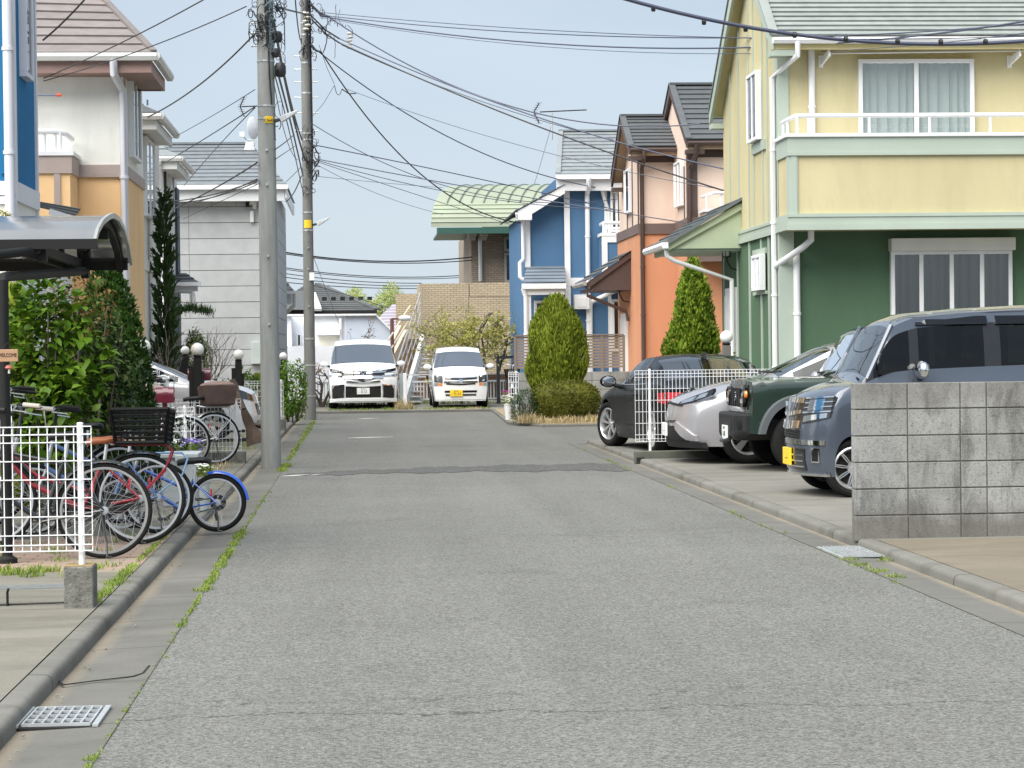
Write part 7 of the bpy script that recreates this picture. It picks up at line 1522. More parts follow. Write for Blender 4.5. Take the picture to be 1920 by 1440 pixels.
# ================================================================== bicycles
m_spoke = M('spoke steel', (.62, .63, .64), .3, .9, .03); m_rimb = M('black rim', (.03, .03, .03), .4)
def bike(label, rear, hd, r, col, wb=1.05, tilt=R(4), frame='step', saddle=None, grips=None, rbasket=None, fbasket=None, guard=None, rim=None, carrier=None, rf=None, rack=None, cassette=False, seat_h=.82, bar_h=1.0, cover=None, rw=.018, stand=True, mbar=None, group='parked bicycles'):
    fm = M('bicycle paint '+label[:18], col, .3, .2, .05, coat=.6); k = r/.34
    t = thing('bicycle', label, 'bicycle', rear, hd, group, world=False); t.rotation_euler = (tilt, 0, hd)
    rf = rf or r; H0, H1 = Vector((0, 0, r)), Vector((wb, 0, rf)); bb = Vector((.43*k, 0, .27*k)); st = Vector((.27*k, 0, seat_h-.14)); hb, ht = Vector((wb-.13*k, 0, .60*k+.03)), Vector((wb-.19*k, 0, bar_h-.20))
    for c, rr in ((H0, r), (H1, rf)):
        b = MB(); n = 48; b.add(*torus(c, rr-rw, rw, n, 8)); o = b.build('wheel', m_tyre, t, smooth=60)
        b = MB(); ri = rr-rw*2+.004; b.lathe([(ri, -.012), (ri-.016, -.012), (ri-.020, 0), (ri-.016, .012), (ri, .012)], 48, c, 'y'); b.build('rim', rim or m_alloy, o, smooth=40)
        b = MB(); ns = 28
        for i in range(ns):
            a = 2*pi*i/ns; s_ = 1 if i % 2 else -1; a2 = a+(.55 if (i//2) % 2 else -.55); b.tube([c+Vector((cos(a2)*.022, s_*.03, sin(a2)*.022)), c+Vector((cos(a)*(ri-.018), 0, sin(a)*(ri-.018)))], .0015, 3, cap=False)
        b.build('spokes', m_spoke, o, fix=False)
        b = MB(); b.cyl(c-Vector((0, .05, 0)), c+Vector((0, .05, 0)), .018); b.cyl(c-Vector((0, .036, 0)), c-Vector((0, .030, 0)), .03); b.cyl(c+Vector((0, .030, 0)), c+Vector((0, .036, 0)), .03); b.build('hub', m_alloy, o)
    b = MB(); T = lambda p, r_, n=8: b.tube(p, r_*k, n)
    T([bb, st], .017); T([hb-Vector((-.01, 0, .0)), ht], .019)
    if frame == 'step': T([hb, hb+Vector((-.16*k, 0, -.17*k)), bb+Vector((.16*k, 0, .08*k)), bb], .021); T([hb+Vector((-.01, 0, .05)), hb+Vector((-.22*k, 0, -.12*k)), bb.lerp(st, .35)], .014)
    elif frame == 'sport': T([hb, bb], .02); T([ht-Vector((0, 0, .02)), st-Vector((0, 0, .05))], .016)
    else: T([hb, bb], .023); T([ht-Vector((.0, 0, .05)), bb.lerp(st, .62)], .019)
    for s_ in (-1, 1): T([bb+Vector((0, s_*.03, 0)), H0+Vector((0, s_*.055, 0))], .010, 6); T([st+Vector((0, s_*.02, -.03)), H0+Vector((0, s_*.055, 0))], .009, 6)
    b.build('frame', fm, t, smooth=50)
    b = MB(); b.tube([ht+Vector((0, 0, .0)), hb+Vector((.01, 0, -.02))], .02*k, 8)
    for s_ in (-1, 1): b.tube([hb+Vector((.012, s_*.02, -.03)), hb+Vector((.03, s_*.055, -.08*k)), H1+Vector((-.02, s_*.055, .03)), H1+Vector((0, s_*.055, 0))], .012*k, 8)
    b.build('fork', m_alloy if rim is None else fm, t, smooth=50)
    bc = Vector((wb-.22*k, 0, bar_h)); b = MB(); b.tube([ht, bc], .013, 8)
    for s_ in (-1, 1): b.tube([bc, bc+Vector((.03, s_*.10, .03)), bc+Vector((-.02, s_*.22, .045)), bc+Vector((-.16, s_*.27, .03))], .011, 8)
    o = b.build('handlebar', mbar or m_spoke, t, smooth=60); b = MB()
    for s_ in (-1, 1): b.tube([bc+Vector((-.06, s_*.245, .04)), bc+Vector((-.19, s_*.28, .025))], .017, 8)
    b.build_each('grip', grips or m_blackp, o, smooth=60); b = MB()
    for s_ in (-1, 1): b.tube([bc+Vector((-.0, s_*.2, .03)), bc+Vector((.02, s_*.24, .0)), bc+Vector((-.10, s_*.29, -.02))], .006, 5); b.tube([bc+Vector((-.0, s_*.18, .04)), bc+Vector((.10, s_*.12, .05)), bc+Vector((.08, s_*.03, -.12)), ht+Vector((.02, s_*.02, -.05))], .004, 5)
    b.build('brake_lever', m_spoke, o)
    b = MB(); sp = Vector((.25*k, 0, seat_h)); sec = []
    for i, (x, w, h) in enumerate(((-.13, .04, -.005), (-.11, .085, .012), (-.05, .095, .018), (.02, .06, .01), (.09, .03, .008), (.15, .018, -.004))):
        sec.append([sp+Vector((x, w*cos(a), h+.03*sin(a)*(1 if sin(a) > 0 else .9))) for a in [2*pi*q/10 for q in range(10)]])
    b.add([p for s_ in sec for p in s_], [(i*10+q, i*10+(q+1) % 10, (i+1)*10+(q+1) % 10, (i+1)*10+q) for i in range(5) for q in range(10)]+[tuple(range(10)), tuple(range(59, 49, -1))]); o = b.build('saddle', saddle or m_blackp, t, smooth=70)
    b = MB(); b.tube([st-Vector((0, 0, .02)), sp-Vector((0, 0, .02))], .013, 8); b.build('seat_post', m_spoke, o)
    b = MB(); cr = .085*k; b.add(*torus(bb+Vector((0, -.045, 0)), cr, .006, 28, 5))
    for i in range(5): a = 2*pi*i/5; b.tube([bb+Vector((0, -.045, 0)), bb+Vector((cr*cos(a), -.045, cr*sin(a)))], .006, 4)
    for s_ in (-1, 1): b.tube([bb+Vector((0, s_*.06, 0)), bb+Vector((s_*.12, s_*.075, -.11*s_*k))], .01, 6); e = bb+Vector((s_*.12, s_*.12, -.11*s_*k)); b.box(e.x-.045, e.x+.045, e.y-.045, e.y+.045, e.z-.012, e.z+.012)
    b.build('crank', m_darkalloy, t)
    b = MB(); b.tube([bb+Vector((0, -.045, cr)), H0+Vector((0, -.045, .04))], .005, 4); b.tube([bb+Vector((0, -.045, -cr)), H0+Vector((0, -.045, -.04))], .005, 4)
    if cassette:
        for q, rr in enumerate((.045, .052, .060, .068)): b.lathe([(rr, -.006*q-.03), (rr, -.006*q-.034), (.02, -.006*q-.034)], 20, H0, 'y')
        b.tube([H0+Vector((.01, -.06, -.03)), H0+Vector((.03, -.065, -.09)), H0+Vector((.01, -.065, -.15))], .012, 5)
    b.build('chain', m_darkalloy, t)
    if not cassette and frame == 'step': b = MB(); b.prism([(bb.x+.10, bb.z+.02), (bb.x+.06, bb.z+.10), (bb.x-.05, bb.z+.10), (.0, r+.05), (-.05, r), (0, r-.05), (bb.x-.02, bb.z-.10), (bb.x+.07, bb.z-.09)], 'y', -.062, -.05); b.build('chain_case', m_blackp, t, bevel=.008)
    def arc(c, rr, a0, a1, w, mat):
        b = MB(); n = 22; V = []
        for i in range(n+1):
            a = a0+(a1-a0)*i/n
            for y, dr in ((-w, -.012), (-w*.6, .003), (0, .008), (w*.6, .003), (w, -.012)): V.append(c+Vector(((rr+dr)*cos(a), y, (rr+dr)*sin(a))))
        b.add(V, [(i*5+q, i*5+q+1, (i+1)*5+q+1, (i+1)*5+q) for i in range(n) for q in range(4)]); b.build('mudguard', mat, t, smooth=60)
    if guard: arc(H0, r+.015, R(guard[1]), R(guard[2]), .03, guard[0]); arc(H1, rf+.015, R(30), R(150), .03, guard[0])
    if rack:
        b = MB(); z = r*2+.065
        for s_ in (-1, 1): b.tube([Vector((.22*k, s_*.02, z+.02)), Vector((.15, s_*.06, z)), Vector((-.20, s_*.065, z)), Vector((-.245, s_*.06, z-.05)), Vector((-.20, s_*.06, z-.18)), H0+Vector((-.01, s_*.06, .03))], .007, 6)
        for x in (.1, -.02, -.12, -.2): b.tube([Vector((x, -.065, z)), Vector((x, .065, z))], .006, 6)
        b.build('carrier', rack, t, smooth=60)
    def basket(c, L_, w0, w1, h, mat, nm, solid=False, vv=9, hh=5, wr=.004):
        b = MB(); x, y, z = c
        P = lambda u, v, s_: None
        def ringp(f): wl, ww = L_/2*(.86+.14*f), (w0+(w1-w0)*f)/2; return [Vector((x-wl, y-ww, z+h*f)), Vector((x+wl, y-ww, z+h*f)), Vector((x+wl, y+ww, z+h*f)), Vector((x-wl, y+ww, z+h*f))]
        lo, hi = ringp(0), ringp(1)
        if solid: b.add(lo+hi, [(0, 1, 2, 3), (0, 1, 5, 4), (1, 2, 6, 5), (2, 3, 7, 6), (3, 0, 4, 7), (4, 5, 6, 7)]); return b.build(nm, mat, t, bevel=.02)
        for f in [q/hh for q in range(hh+1)]: p = ringp(f); rr_ = wr*(2.6 if f in (0, 1) else 1.2); [b.tube([p[q], p[(q+1) % 4]], rr_, 5) for q in range(4)]
        for q in range(4):
            nn_ = vv if q % 2 == 0 else max(4, vv*2//3)
            for i in range(nn_+1): u = i/nn_; b.tube([lo[q].lerp(lo[(q+1) % 4], u), hi[q].lerp(hi[(q+1) % 4], u)], wr*(2.4 if i in (0, nn_) else 1), 4)
        for i in range(1, 6): b.tube([lo[0].lerp(lo[1], i/6), lo[3].lerp(lo[2], i/6)], wr, 4)
        return b.build(nm, mat, t)
    if rbasket: basket(*rbasket)
    if fbasket: basket(*fbasket)
    if stand: b = MB(); b.tube([H0+Vector((.02, .06, -.0)), Vector((-.02, .10, .12)), Vector((-.03, .16, .012)), Vector((-.06, .16, .008))], .008, 6); b.build('kickstand', m_darkalloy, t)
    b = MB(); q_ = H0.lerp(st, .42)+Vector((-.03, .0, 0)); b.box(q_.x-.012, q_.x+.002, -.022, .022, q_.z-.03, q_.z+.03); b.build('reflector', m_red, t)
    return t
def torus(c, Rr, r, n, m):
    vs = [(c[0]+(Rr+r*cos(2*pi*j/m))*cos(2*pi*i/n), c[1]+r*sin(2*pi*j/m), c[2]+(Rr+r*cos(2*pi*j/m))*sin(2*pi*i/n)) for i in range(n) for j in range(m)]
    return vs, [(i*m+j, i*m+(j+1) % m, (i+1) % n*m+(j+1) % m, (i+1) % n*m+j) for i in range(n) for j in range(m)]
m_tan = M('tan leather', (.38, .13, .055), .45, var=.15); m_cream = M('cream vinyl', (.62, .55, .43), .5); m_cgrip = M('cream grip', (.66, .63, .54), .6); m_bag = M('brown bag fabric', (.075, .045, .038), .6, var=.25, vs=8)
m_bguard = M('blue mudguard', (.012, .09, .52), .25, coat=.8); m_bkg = M('dark green black guard', (.022, .028, .026), .35)
m_wire = M('black basket plastic', (.009, .010, .010), .6, spec=.2); m_cwire = M('cream basket wire', (.66, .64, .56), .5); m_rrack = M('red rack', (.30, .012, .03), .4); m_swire = M('silver basket wire', (.5, .5, .5), .4, .6)
m_rimw = M('grey rim', (.34, .34, .33), .4, .6)
bike('black sports bicycle with a cassette on its rear wheel, nearest behind the white mesh fence', (-1.80, 15.6, LOT), pi+R(3), .338, (.015, .02, .022), 1.06, frame='sport', guard=(m_bkg, 5, 120), cassette=True, seat_h=.86, bar_h=1.02, rw=.017, rim=m_rimw)
bike('red bicycle with a big black basket over its rear wheel and a tan saddle', (-1.66, 16.75, LOT), pi-R(2), .345, (.23, .008, .018), 1.12, saddle=m_tan, grips=m_cgrip, rack=m_rrack, mbar=m_darkalloy, guard=(m_bkg, -25, 115), rbasket=((-.02, 0, .765), .43, .30, .36, .25, m_wire, 'rear_basket', False, 8, 6, .0065), fbasket=((1.13, 0, .70), .28, .30, .36, .24, m_cwire, 'front_basket', False, 9, 6, .003), seat_h=.78, bar_h=1.02)
bike('light blue bicycle with a cream saddle behind the red one', (-1.62, 17.75, LOT), pi+R(6), .29, (.09, .18, .38), .98, saddle=m_cream, frame='kid', seat_h=.74, bar_h=.98, rack=M('sky blue rack', (.25, .45, .72), .4), grips=m_blackp, mbar=m_blackp)
bike('small blue child bicycle with a bright blue mudguard, its rear wheel on the gutter', (-1.18, 18.3, 0.02), pi-R(4), .243, (.02, .10, .42), .80, tilt=R(3), frame='kid', guard=(m_bguard, 72, 176), saddle=m_blackp, seat_h=.58, bar_h=.80, cassette=True, rw=.022, mbar=m_blackp)
bike('black city bicycle with a dark front basket deepest in the row under the canopy', (-2.05, 18.9, LOT), pi+R(8), .34, (.02, .02, .022), 1.1, guard=(m_bkg, -25, 115), fbasket=((1.16, 0, .72), .28, .30, .38, .24, m_wire, 'front_basket', False, 9, 6, .003), grips=m_blackp, bar_h=1.12, rack=m_bkg, mbar=m_blackp)
bike('white framed bicycle behind the conifer, silver handlebar showing', (-3.25, 27.9, LOT), R(6), .33, (.60, .60, .58), 1.05, guard=(m_alloy, -20, 115), bar_h=1.12, mbar=m_white, seat_h=.84, grips=m_blackp)
bike('dark bicycle with wide black handlebars beside the conifer', (-3.55, 28.6, LOT), R(3), .33, (.03, .03, .035), 1.1, guard=(m_bkg, -20, 115), bar_h=1.18, mbar=m_blackp)
sb = bike('silver bicycle with a brown zipped bag over its rear wheel, beside the driftwood stump', (-1.87, 28.85, LOT+.0), pi+R(20), .345, (.55, .53, .50), 1.10, guard=(m_alloy, -20, 120), rack=m_alloy, rbasket=((-.06, 0, .77), .44, .32, .42, .27, m_bag, 'rear_bag', True), seat_h=.86, bar_h=1.05, rim=None, tilt=R(5))
b = MB(); b.sphere((-.06, 0, 1.035), .24, 18, 8, (.98, .9, .26)); b.build('bag_lid', M('dusty brown lid', (.20, .135, .115), .7, var=.2), sb, smooth=60)
bike('black bicycle with a front basket parked beside the small white wagon', (4.25, 58.6, LOT), -pi/2-R(8), .335, (.03, .025, .03), 1.05, fbasket=((1.14, 0, .74), .28, .30, .38, .25, m_wire, 'front_basket', False, 8, 6, .006), bar_h=1.08, guard=(m_alloy, -20, 115), tilt=R(2))
# rain cover bundle behind the near mailbox
c = W(285, 735, 28.2); b = MB(); b.sphere((c.x-.15, 28.3, c.z-.02), .33, 16, 8, (1.2, .6, .38)); tag(b.build('rain_cover', M('dusty pink cover', (.42, .29, .26), .6, var=.2, vs=4), smooth=60), 'dusty pink cover draped beside the near red mailbox', 'cover')
# ================================================================== vegetation
rg = random.Random(11)
def rdir():
    while True:
        v = Vector((rg.uniform(-1, 1), rg.uniform(-1, 1), rg.uniform(-1, 1)))
        if .05 < v.length < 1: return v.normalized()
def leaf(b, p, d, nrm, L_, w, fold=.25, droop=.2, fine=False):
    d = d.normalized(); s_ = d.cross(nrm)
    if s_.length < 1e-3: s_ = d.cross(Vector((.3, .9, .2)))
    s_.normalize(); u = s_.cross(d)
    if fine:
        mid = [p+d*L_*f-u*L_*droop*f*f for f in (0, .3, .65, 1)]; a = [mid[i]+s_*w*k/2+u*w*fold for i, k in ((1, .95), (2, .8))]; c = [mid[i]-s_*w*k/2+u*w*fold for i, k in ((1, .95), (2, .8))]
        b.add(mid+a+c, [(0, 1, 4), (1, 2, 5, 4), (2, 3, 5), (0, 6, 1), (1, 6, 7, 2), (2, 7, 3)]); return
    m_, e = p+d*L_*.5, p+d*L_-u*L_*droop
    b.add([p, m_+s_*w/2+u*w*fold-u*L_*droop*.2, e, m_-s_*w/2+u*w*fold-u*L_*droop*.2, m_-u*L_*droop*.25], [(0, 4, 1), (4, 2, 1), (0, 3, 4), (3, 2, 4)])
def spindle(b, p, d, L_, r, n=5):
    d = d.normalized(); s_ = d.cross(Vector((0, 0, 1))) if abs(d.z) < .95 else d.cross(Vector((1, 0, 0))); s_.normalize(); u = s_.cross(d); vs = [p]; ph = rg.uniform(0, 6.3)
    for f, k in ((.3, .8), (.68, 1.0)):
        for j in range(n): a = ph+2*pi*j/n; q = r*k*rg.uniform(.7, 1.25); vs.append(p+d*L_*f+s_*cos(a)*q+u*sin(a)*q)
    vs.append(p+d*L_); e = len(vs)-1
    b.add(vs, [(0, 1+j, 1+(j+1) % n) for j in range(n)]+[(1+j, 1+n+j, 1+n+(j+1) % n, 1+(j+1) % n) for j in range(n)]+[(1+n+j, e, 1+n+(j+1) % n) for j in range(n)])
m_trunk = M('brown bark', (.10, .07, .05), .9, var=.4, vs=8, bump=.8, bs=18)
def conifer(label, base, h, prof, n, mat, L_=.15, r=.024, up=.75, core=.72, lump=0, name='conifer', cat='conifer', core_mat=None, z0=.0, group=None, fine=0, sq=1.0):
    t = thing(name, label, cat, base, 0, group); B = Vector(base); b = MB(); ph = [rg.uniform(0, 6.3) for _ in range(4)]
    def rad(t_, a): return prof(t_)*(1+lump*(sin(3*a+ph[0]+t_*9)*.5+sin(5*a+ph[1]-t_*14)*.35+sin(2*a+t_*21+ph[2])*.4))
    wts = [prof((i+.5)/40)+.03 for i in range(40)]
    for _ in range(n):
        tt = (rg.choices(range(40), wts)[0]+rg.random())/40; a = rg.uniform(0, 2*pi); q = rad(tt, a); f = 1-.34*rg.random()**2.2
        p = B+Vector((cos(a)*q*f, sin(a)*q*f*sq, z0+h*tt)); d = Vector((cos(a), sin(a), 0))*(1-up)+Vector((0, 0, up))+rdir()*.22; l = L_*rg.uniform(.6, 1.25)
        spindle(b, p-d.normalized()*l*.5, d, l, r*rg.uniform(.7, 1.3))
        for _k in range(fine):
            dd = d+rdir()*.55; spindle(b, p+d*.1*l+rdir()*r, dd, l*.55, r*.42, 3)
    cb = MB(); cb.grid(lambda u, v: B+Vector((cos(2*pi*u)*rad(v, 2*pi*u)*core, sin(2*pi*u)*rad(v, 2*pi*u)*core*sq, z0+h*(.01+.97*v))), 20, 16); b.add(cb.v, cb.f)
    b.build('crown', mat, t, fix=False, smooth=70)
    b = MB(); b.tube([B, B+Vector((0, 0, z0+h*.6))], [.07, .03], 8); b.build('trunk', m_trunk, t); return t
gold = leafm('golden thuja', (.075, .125, .008), (.30, .35, .035), .6, .12); gold2 = leafm('bright thuja', (.07, .14, .010), (.25, .34, .03), .6, .12); dkcon = leafm('deep green conifer', (.010, .036, .004), (.045, .10, .010), .6, .08); olive = leafm('hedge leaves', (.05, .075, .010), (.22, .21, .035), .5, .15)
c = G(1044, 770, .07); s_ = 4100/45.6
conifer('rounded golden green conifer behind the clipped hedge', (px_x(1044, 45.6, 700), 45.6, .07), 2.62, lambda t: .62*min(1, (t+.12)*1.9)**.6*(1-max(0, t-.45)**2*1.5)**.9*max(0, 1-t**7)**.6+.02, 4200, gold, .13, .015, .84, .78, .10, fine=2)
conifer('tall pointed green conifer in front of the orange house', (px_x(1300, 42, 600), 42, LOT), 3.2, lambda t: .69*(1-t)**.62*(1-.25*max(0, .2-t)*3)+.03, 3400, gold2, .13, .024, .70, .70, .22, fine=2)
conifer('dark green cone shaped conifer beside the leafy shrub under the canopy', (px_x(205, 22.6, 700), 22.6, LOT), 2.45, lambda t: .47*(1-t**2.2)**.7+.02, 3400, dkcon, .085, .014, .62, .84, .05, fine=2)
conifer('yellow green conifer at the left edge behind the canopy post', (px_x(8, 20.8, 600), 21.2, LOT), 2.2, lambda t: .30*(1-t**2)**.7+.02, 900, gold, .09, .015, .6, .8, .05, fine=1)
# thin flame like cypress
def flame():
    Y = 42; x = px_x(309, Y, 560); t = thing('cypress', 'tall thin dark cypress with flame like tufts in front of the white houses', 'cypress', (x, Y, LOT)); h = px_z(366, Y, 310); b = MB()
    for i in range(340):
        f = rg.random()**.9; z = .45+(h-.5)*f; rr = .25*(1-f)**.55*(.55+.45*abs(sin(f*17)))+.03; a = rg.uniform(0, 6.3); p = Vector((x+cos(a)*rr*.45, Y+sin(a)*rr*.45, z)); d = Vector((cos(a)*.55, sin(a)*.55, 1))
        l = .36*rg.uniform(.5, 1.25)*(1-.35*f); d = d+Vector((cos(a), sin(a), 0))*rg.uniform(-.2, .55); spindle(b, p, d, l, .034*(1-.4*f), 5)
        for _ in range(9): spindle(b, p+d.normalized()*l*rg.uniform(.0, .9)+rdir()*.025, d+rdir()*.6, .10, .012, 3)
    b.build('crown', leafm('cypress green', (.018, .045, .016), (.07, .12, .03), .6, .1), t, fix=False, smooth=70); b = MB(); b.tube([(x, Y, LOT), (x+.02, Y, 1.5), (x, Y, h-.2)], [.06, .045, .01], 7); b.build('trunk', m_trunk, t)
flame()
# twiggy bare shrubs: recursive limbs
def limbs(b, p, d, l, r, depth, spread=.6, up=.12, tips=None, kids=(2, 3)):
    pts = [p]; q = p; dd = d.normalized(); n = 4
    for i in range(n): dd = (dd+rdir()*.22+Vector((0, 0, up*.4))).normalized(); q = q+dd*l/n; pts.append(q)
    b.tube(pts, [r*(1-.45*i/n) for i in range(n+1)], 5 if depth > 1 else 4)
    if depth == 0:
        if tips is not None: tips.append((q, dd))
        return
    for _ in range(rg.randint(*kids)): k = rg.randint(2, n); limbs(b, pts[k], dd*.8+rdir()*spread+Vector((0, 0, up)), l*rg.uniform(.55, .8), r*.55, depth-1, spread, up, tips, kids)
    if tips is not None: tips.append((q, dd))
m_twig = M('grey brown twigs', (.115, .095, .085), .9, var=.3, vs=6); m_dtwig = M('dark plum bark', (.055, .04, .035), .9, var=.4, vs=6)
def bare(label, px, py, Y, h, n, mat, seed, depth=3, spread=.6, r=.022, name='bare_shrub', leafmat=None, ll=.05, lean=0):
    rg.seed(seed); x = px_x(px, Y, py); t = thing(name, label, 'shrub' if 'shrub' in name else 'tree', (x, Y, LOT)); b = MB(); tips = []
    for i in range(n): limbs(b, Vector((x+rg.uniform(-.1, .1), Y+rg.uniform(-.1, .1), LOT)), Vector((rg.uniform(-.35, .35)+lean, rg.uniform(-.35, .35), 1)), h*.42, r, depth, spread, .12, tips)
    b.build('branches', mat, t, fix=False)
    if leafmat:
        b = MB()
        for p, d in tips:
            for _ in range(4): leaf(b, p+rdir()*.06, rdir()+Vector((0, 0, .3)), rdir(), ll*rg.uniform(.6, 1.3), ll*.55)
        b.build('buds', leafmat, t, fix=False)
bare('bare twiggy grey shrub in front of the thin cypress', 295, 700, 40, 2.3, 6, m_twig, 5, 3, .7, .018)
bare('leafless shrub beside the stone clad house', 392, 700, 48, 2.2, 3, m_twig, 6, 3, .5, .025)
bare('gnarled dark plum tree without leaves left of the white minivan', 607, 745, 60, 1.55, 3, m_dtwig, 8, 3, .85, .05, 'plum_tree', leafm('russet buds', (.30, .16, .10), (.45, .30, .2), .6, .2), .05)
bare('small russet twigged tree showing above the white minivan', 688, 700, 63, 2.6, 3, m_dtwig, 9, 3, .8, .04, 'plum_tree', leafm('rusty leaves', (.30, .17, .08), (.48, .33, .16), .6, .2), .07)
bare('thin reddish twigs between the two poles', 555, 745, 58, 1.5, 4, M('red twigs', (.20, .10, .09), .8), 10, 3, .8, .012)
# leafy shrubs
def shrub(label, c, ext, n, L_, w, mat, seed, stems=6, droop=.35, name='shrub', cat='shrub', outward=.6, shell=.55, jit=.8, stem_mat=None):
    rg.seed(seed); c = Vector(c); t = thing(name, label, cat, (c.x, c.y, LOT)); b = MB(); clumps = [(rdir(), rg.uniform(.75, 1.15)) for _ in range(14)]
    for _ in range(n):
        d = rdir(); k = max(max(0, d.dot(q))**6*f for q, f in clumps); q = (.62+.42*k)*(shell+(1-shell)*rg.random()**.6)
        p = c+Vector((d.x*ext[0], d.y*ext[1], d.z*ext[2]))*q
        if p.z < LOT+.05: continue
        leaf(b, p, d*outward+rdir()*jit+Vector((0, 0, -.1)), Vector((0, 0, 1))+d*.5+rdir()*.35, L_*rg.uniform(.6, 1.25), w*rg.uniform(.7, 1.2), .12, droop, L_ > .1 and w > .05)
    b.build('leaves', mat, t, fix=False, smooth=80); b = MB()
    for i in range(stems):
        a = rg.uniform(0, 6.3); e = c+Vector((cos(a)*ext[0]*.7, sin(a)*ext[1]*.7, ext[2]*rg.uniform(-.2, .6))); p0 = Vector((c.x+cos(a)*.1, c.y+sin(a)*.1, LOT)); m_ = p0.lerp(e, .5)+Vector((0, 0, .15)); b.tube([p0, m_, e], [.016, .012, .006], 5)
    b.build('stems', stem_mat or m_twig, t, fix=False); return t
big = leafm('broad bright leaves', (.040, .105, .006), (.155, .26, .022), .42, .2); rosey = leafm('dark rose leaves', (.018, .048, .012), (.11, .14, .035), .45, .15); darkl = leafm('glossy dark leaves', (.010, .026, .008), (.04, .08, .018), .45, .08)
redl = leafm('bronze young leaves', (.12, .055, .018), (.26, .19, .06), .45, .2)
S = 200
shrub('broad leaved bright green shrub at the left under the canopy', (px_x(85, 20.3, 640), 20.3, 1.35), (.62, .40, .95), 1500, .125, .075, big, 21)
shrub('lower spread of broad bright leaves behind the bicycle handlebars', (px_x(105, 19.9, 730), 19.9, .95), (.40, .3, .55), 420, .12, .075, big, 22)
shrub('dark rose shrub with small leaves between the bright shrub and the conifer', (px_x(165, 21.4, 650), 21.4, 1.25), (.48, .35, 1.05), 2300, .062, .042, rosey, 23, 8)
shrub('bronze tipped rose sprays above the dark rose shrub', (px_x(150, 21.1, 545), 21.1, 1.98), (.36, .25, .35), 330, .06, .04, redl, 24, 4)
shrub('dense dark evergreen undergrowth behind the bicycles', (px_x(215, 23.0, 790), 22.9, .55), (.9, .5, .55), 2600, .06, .04, darkl, 25)
shrub('tall dark evergreen shrub filling the shade behind the broad leaved shrub', (px_x(95, 21.6, 640), 21.9, 1.25), (.95, .4, 1.15), 3000, .09, .055, darkl, 26)
shrub('pale green weeping evergreen in front of the stone clad house', (px_x(366, 51, 650), 51, 1.35), (.42, .4, 1.0), 1900, .13, .03, leafm('podocarpus leaves', (.06, .11, .03), (.30, .34, .12), .5, .2), 26, 5, .8, outward=.2, jit=.5)
shrub('bright green bushy shrub right of the near pole', (px_x(547, 47, 725), 47, .75), (.42, .4, .72), 2000, .075, .04, leafm('fresh green leaves', (.06, .16, .015), (.22, .36, .04), .5, .25), 27)
shrub('small glossy green plant behind the mesh fence near the black lamp post', (px_x(462, 43.5, 710), 43.5, .95), (.28, .2, .3), 420, .10, .04, leafm('glossy plant leaves', (.07, .17, .02), (.25, .38, .06), .4, .25), 28, 4)
shrub('low dark plants behind the mesh fence left of the black lamp post', (px_x(420, 43.5, 720), 43.8, .85), (.3, .2, .22), 300, .08, .03, darkl, 29, 4)
shrub('dark spiky rosemary bush at the corner of the planting bed', (px_x(981, 44.3, 775), 44.3, .35), (.30, .3, .42), 1500, .12, .014, leafm('rosemary', (.025, .06, .03), (.07, .12, .06), .6, .1), 30, 5, .0, outward=.5, jit=.6)
shrub('straggly climbing plant beside the yellow house porch', (px_x(1372, 34.6, 690), 34.8, .95), (.22, .2, .7), 110, .06, .04, leafm('sparse leaves', (.1, .16, .03), (.3, .34, .12), .5, .2), 31, 9, stem_mat=m_twig)
shrub('pot plant on the window sill of the yellow house', (px_x(1815, 32.7, 568), 32.8, px_z(566, 32.8, 1815)), (.12, .1, .06), 80, .05, .03, leafm('window plant', (.4, .5, .2), (.8, .82, .6), .5, .2), 32, 1, name='pot_plant', cat='plant') if False else None
# pine branch reaching right from the cypress
rg.seed(3); t = thing('pine_branch_tree', 'small pine with a horizontal branch beside the blue slate panel', 'pine', (px_x(325, 44, 600), 44, LOT)); b = MB(); p0, p3 = W(318, 590, 44), W(397, 586, 44); b.tube([Vector((p0.x, 44, LOT)), Vector((p0.x-.05, 44, 1.2)), p0, W(360, 578, 44), p3], [.06, .05, .035, .025, .008], 7); b.build('trunk', m_trunk, t); b = MB()
for i in range(900):
    f = rg.random(); p = (p0.lerp(W(352, 577, 44), f/.45) if f < .45 else W(352, 577, 44).lerp(p3, (f-.45)/.55)); blade(b, p.x+rg.gauss(0, .05), p.y+rg.gauss(0, .06), p.z-.02+rg.gauss(0, .04), .10, .012, .05, rg.uniform(0, 6.3))
b.build('needles', leafm('pine needles', (.025, .07, .02), (.09, .17, .04), .5, .1), t, fix=False)
# round topiary
def clipped(label, c, ext, n, L_, mat, sq=2.6, name='clipped_shrub', cat='shrub', z0=.0):
    c = Vector(c); t = thing(name, label, cat, (c.x, c.y, z0)); b = MB()
    def surf(d):
        k = (abs(d.x)**sq+abs(d.y)**sq+abs(d.z)**sq)**(-1/sq); return Vector((d.x*ext[0], d.y*ext[1], d.z*ext[2]))*k
    for _ in range(n):
        d = rdir(); w_ = 1+.035*sin(d.x*9+d.z*7)+.03*sin(d.y*13+d.z*11+1)+.03*sin(d.x*23+d.z*19); p = c+surf(d)*(w_-.10*rg.random()**2)
        leaf(b, p, d*.7+rdir()*.8+Vector((0, 0, .35)), d+rdir()*.5, L_*rg.uniform(.6, 1.3), L_*.62, .1, .1)
    cb = MB(); cb.sphere((0, 0, 0), 1, 22, 14); b.add([c+surf(Vector(v).normalized())*.93 for v in cb.v], cb.f); b.build('leaves', mat, t, fix=False); b = MB(); b.tube([(c.x, c.y, z0), (c.x, c.y, c.z)], [.05, .03], 6); b.build('stem', m_trunk, t)
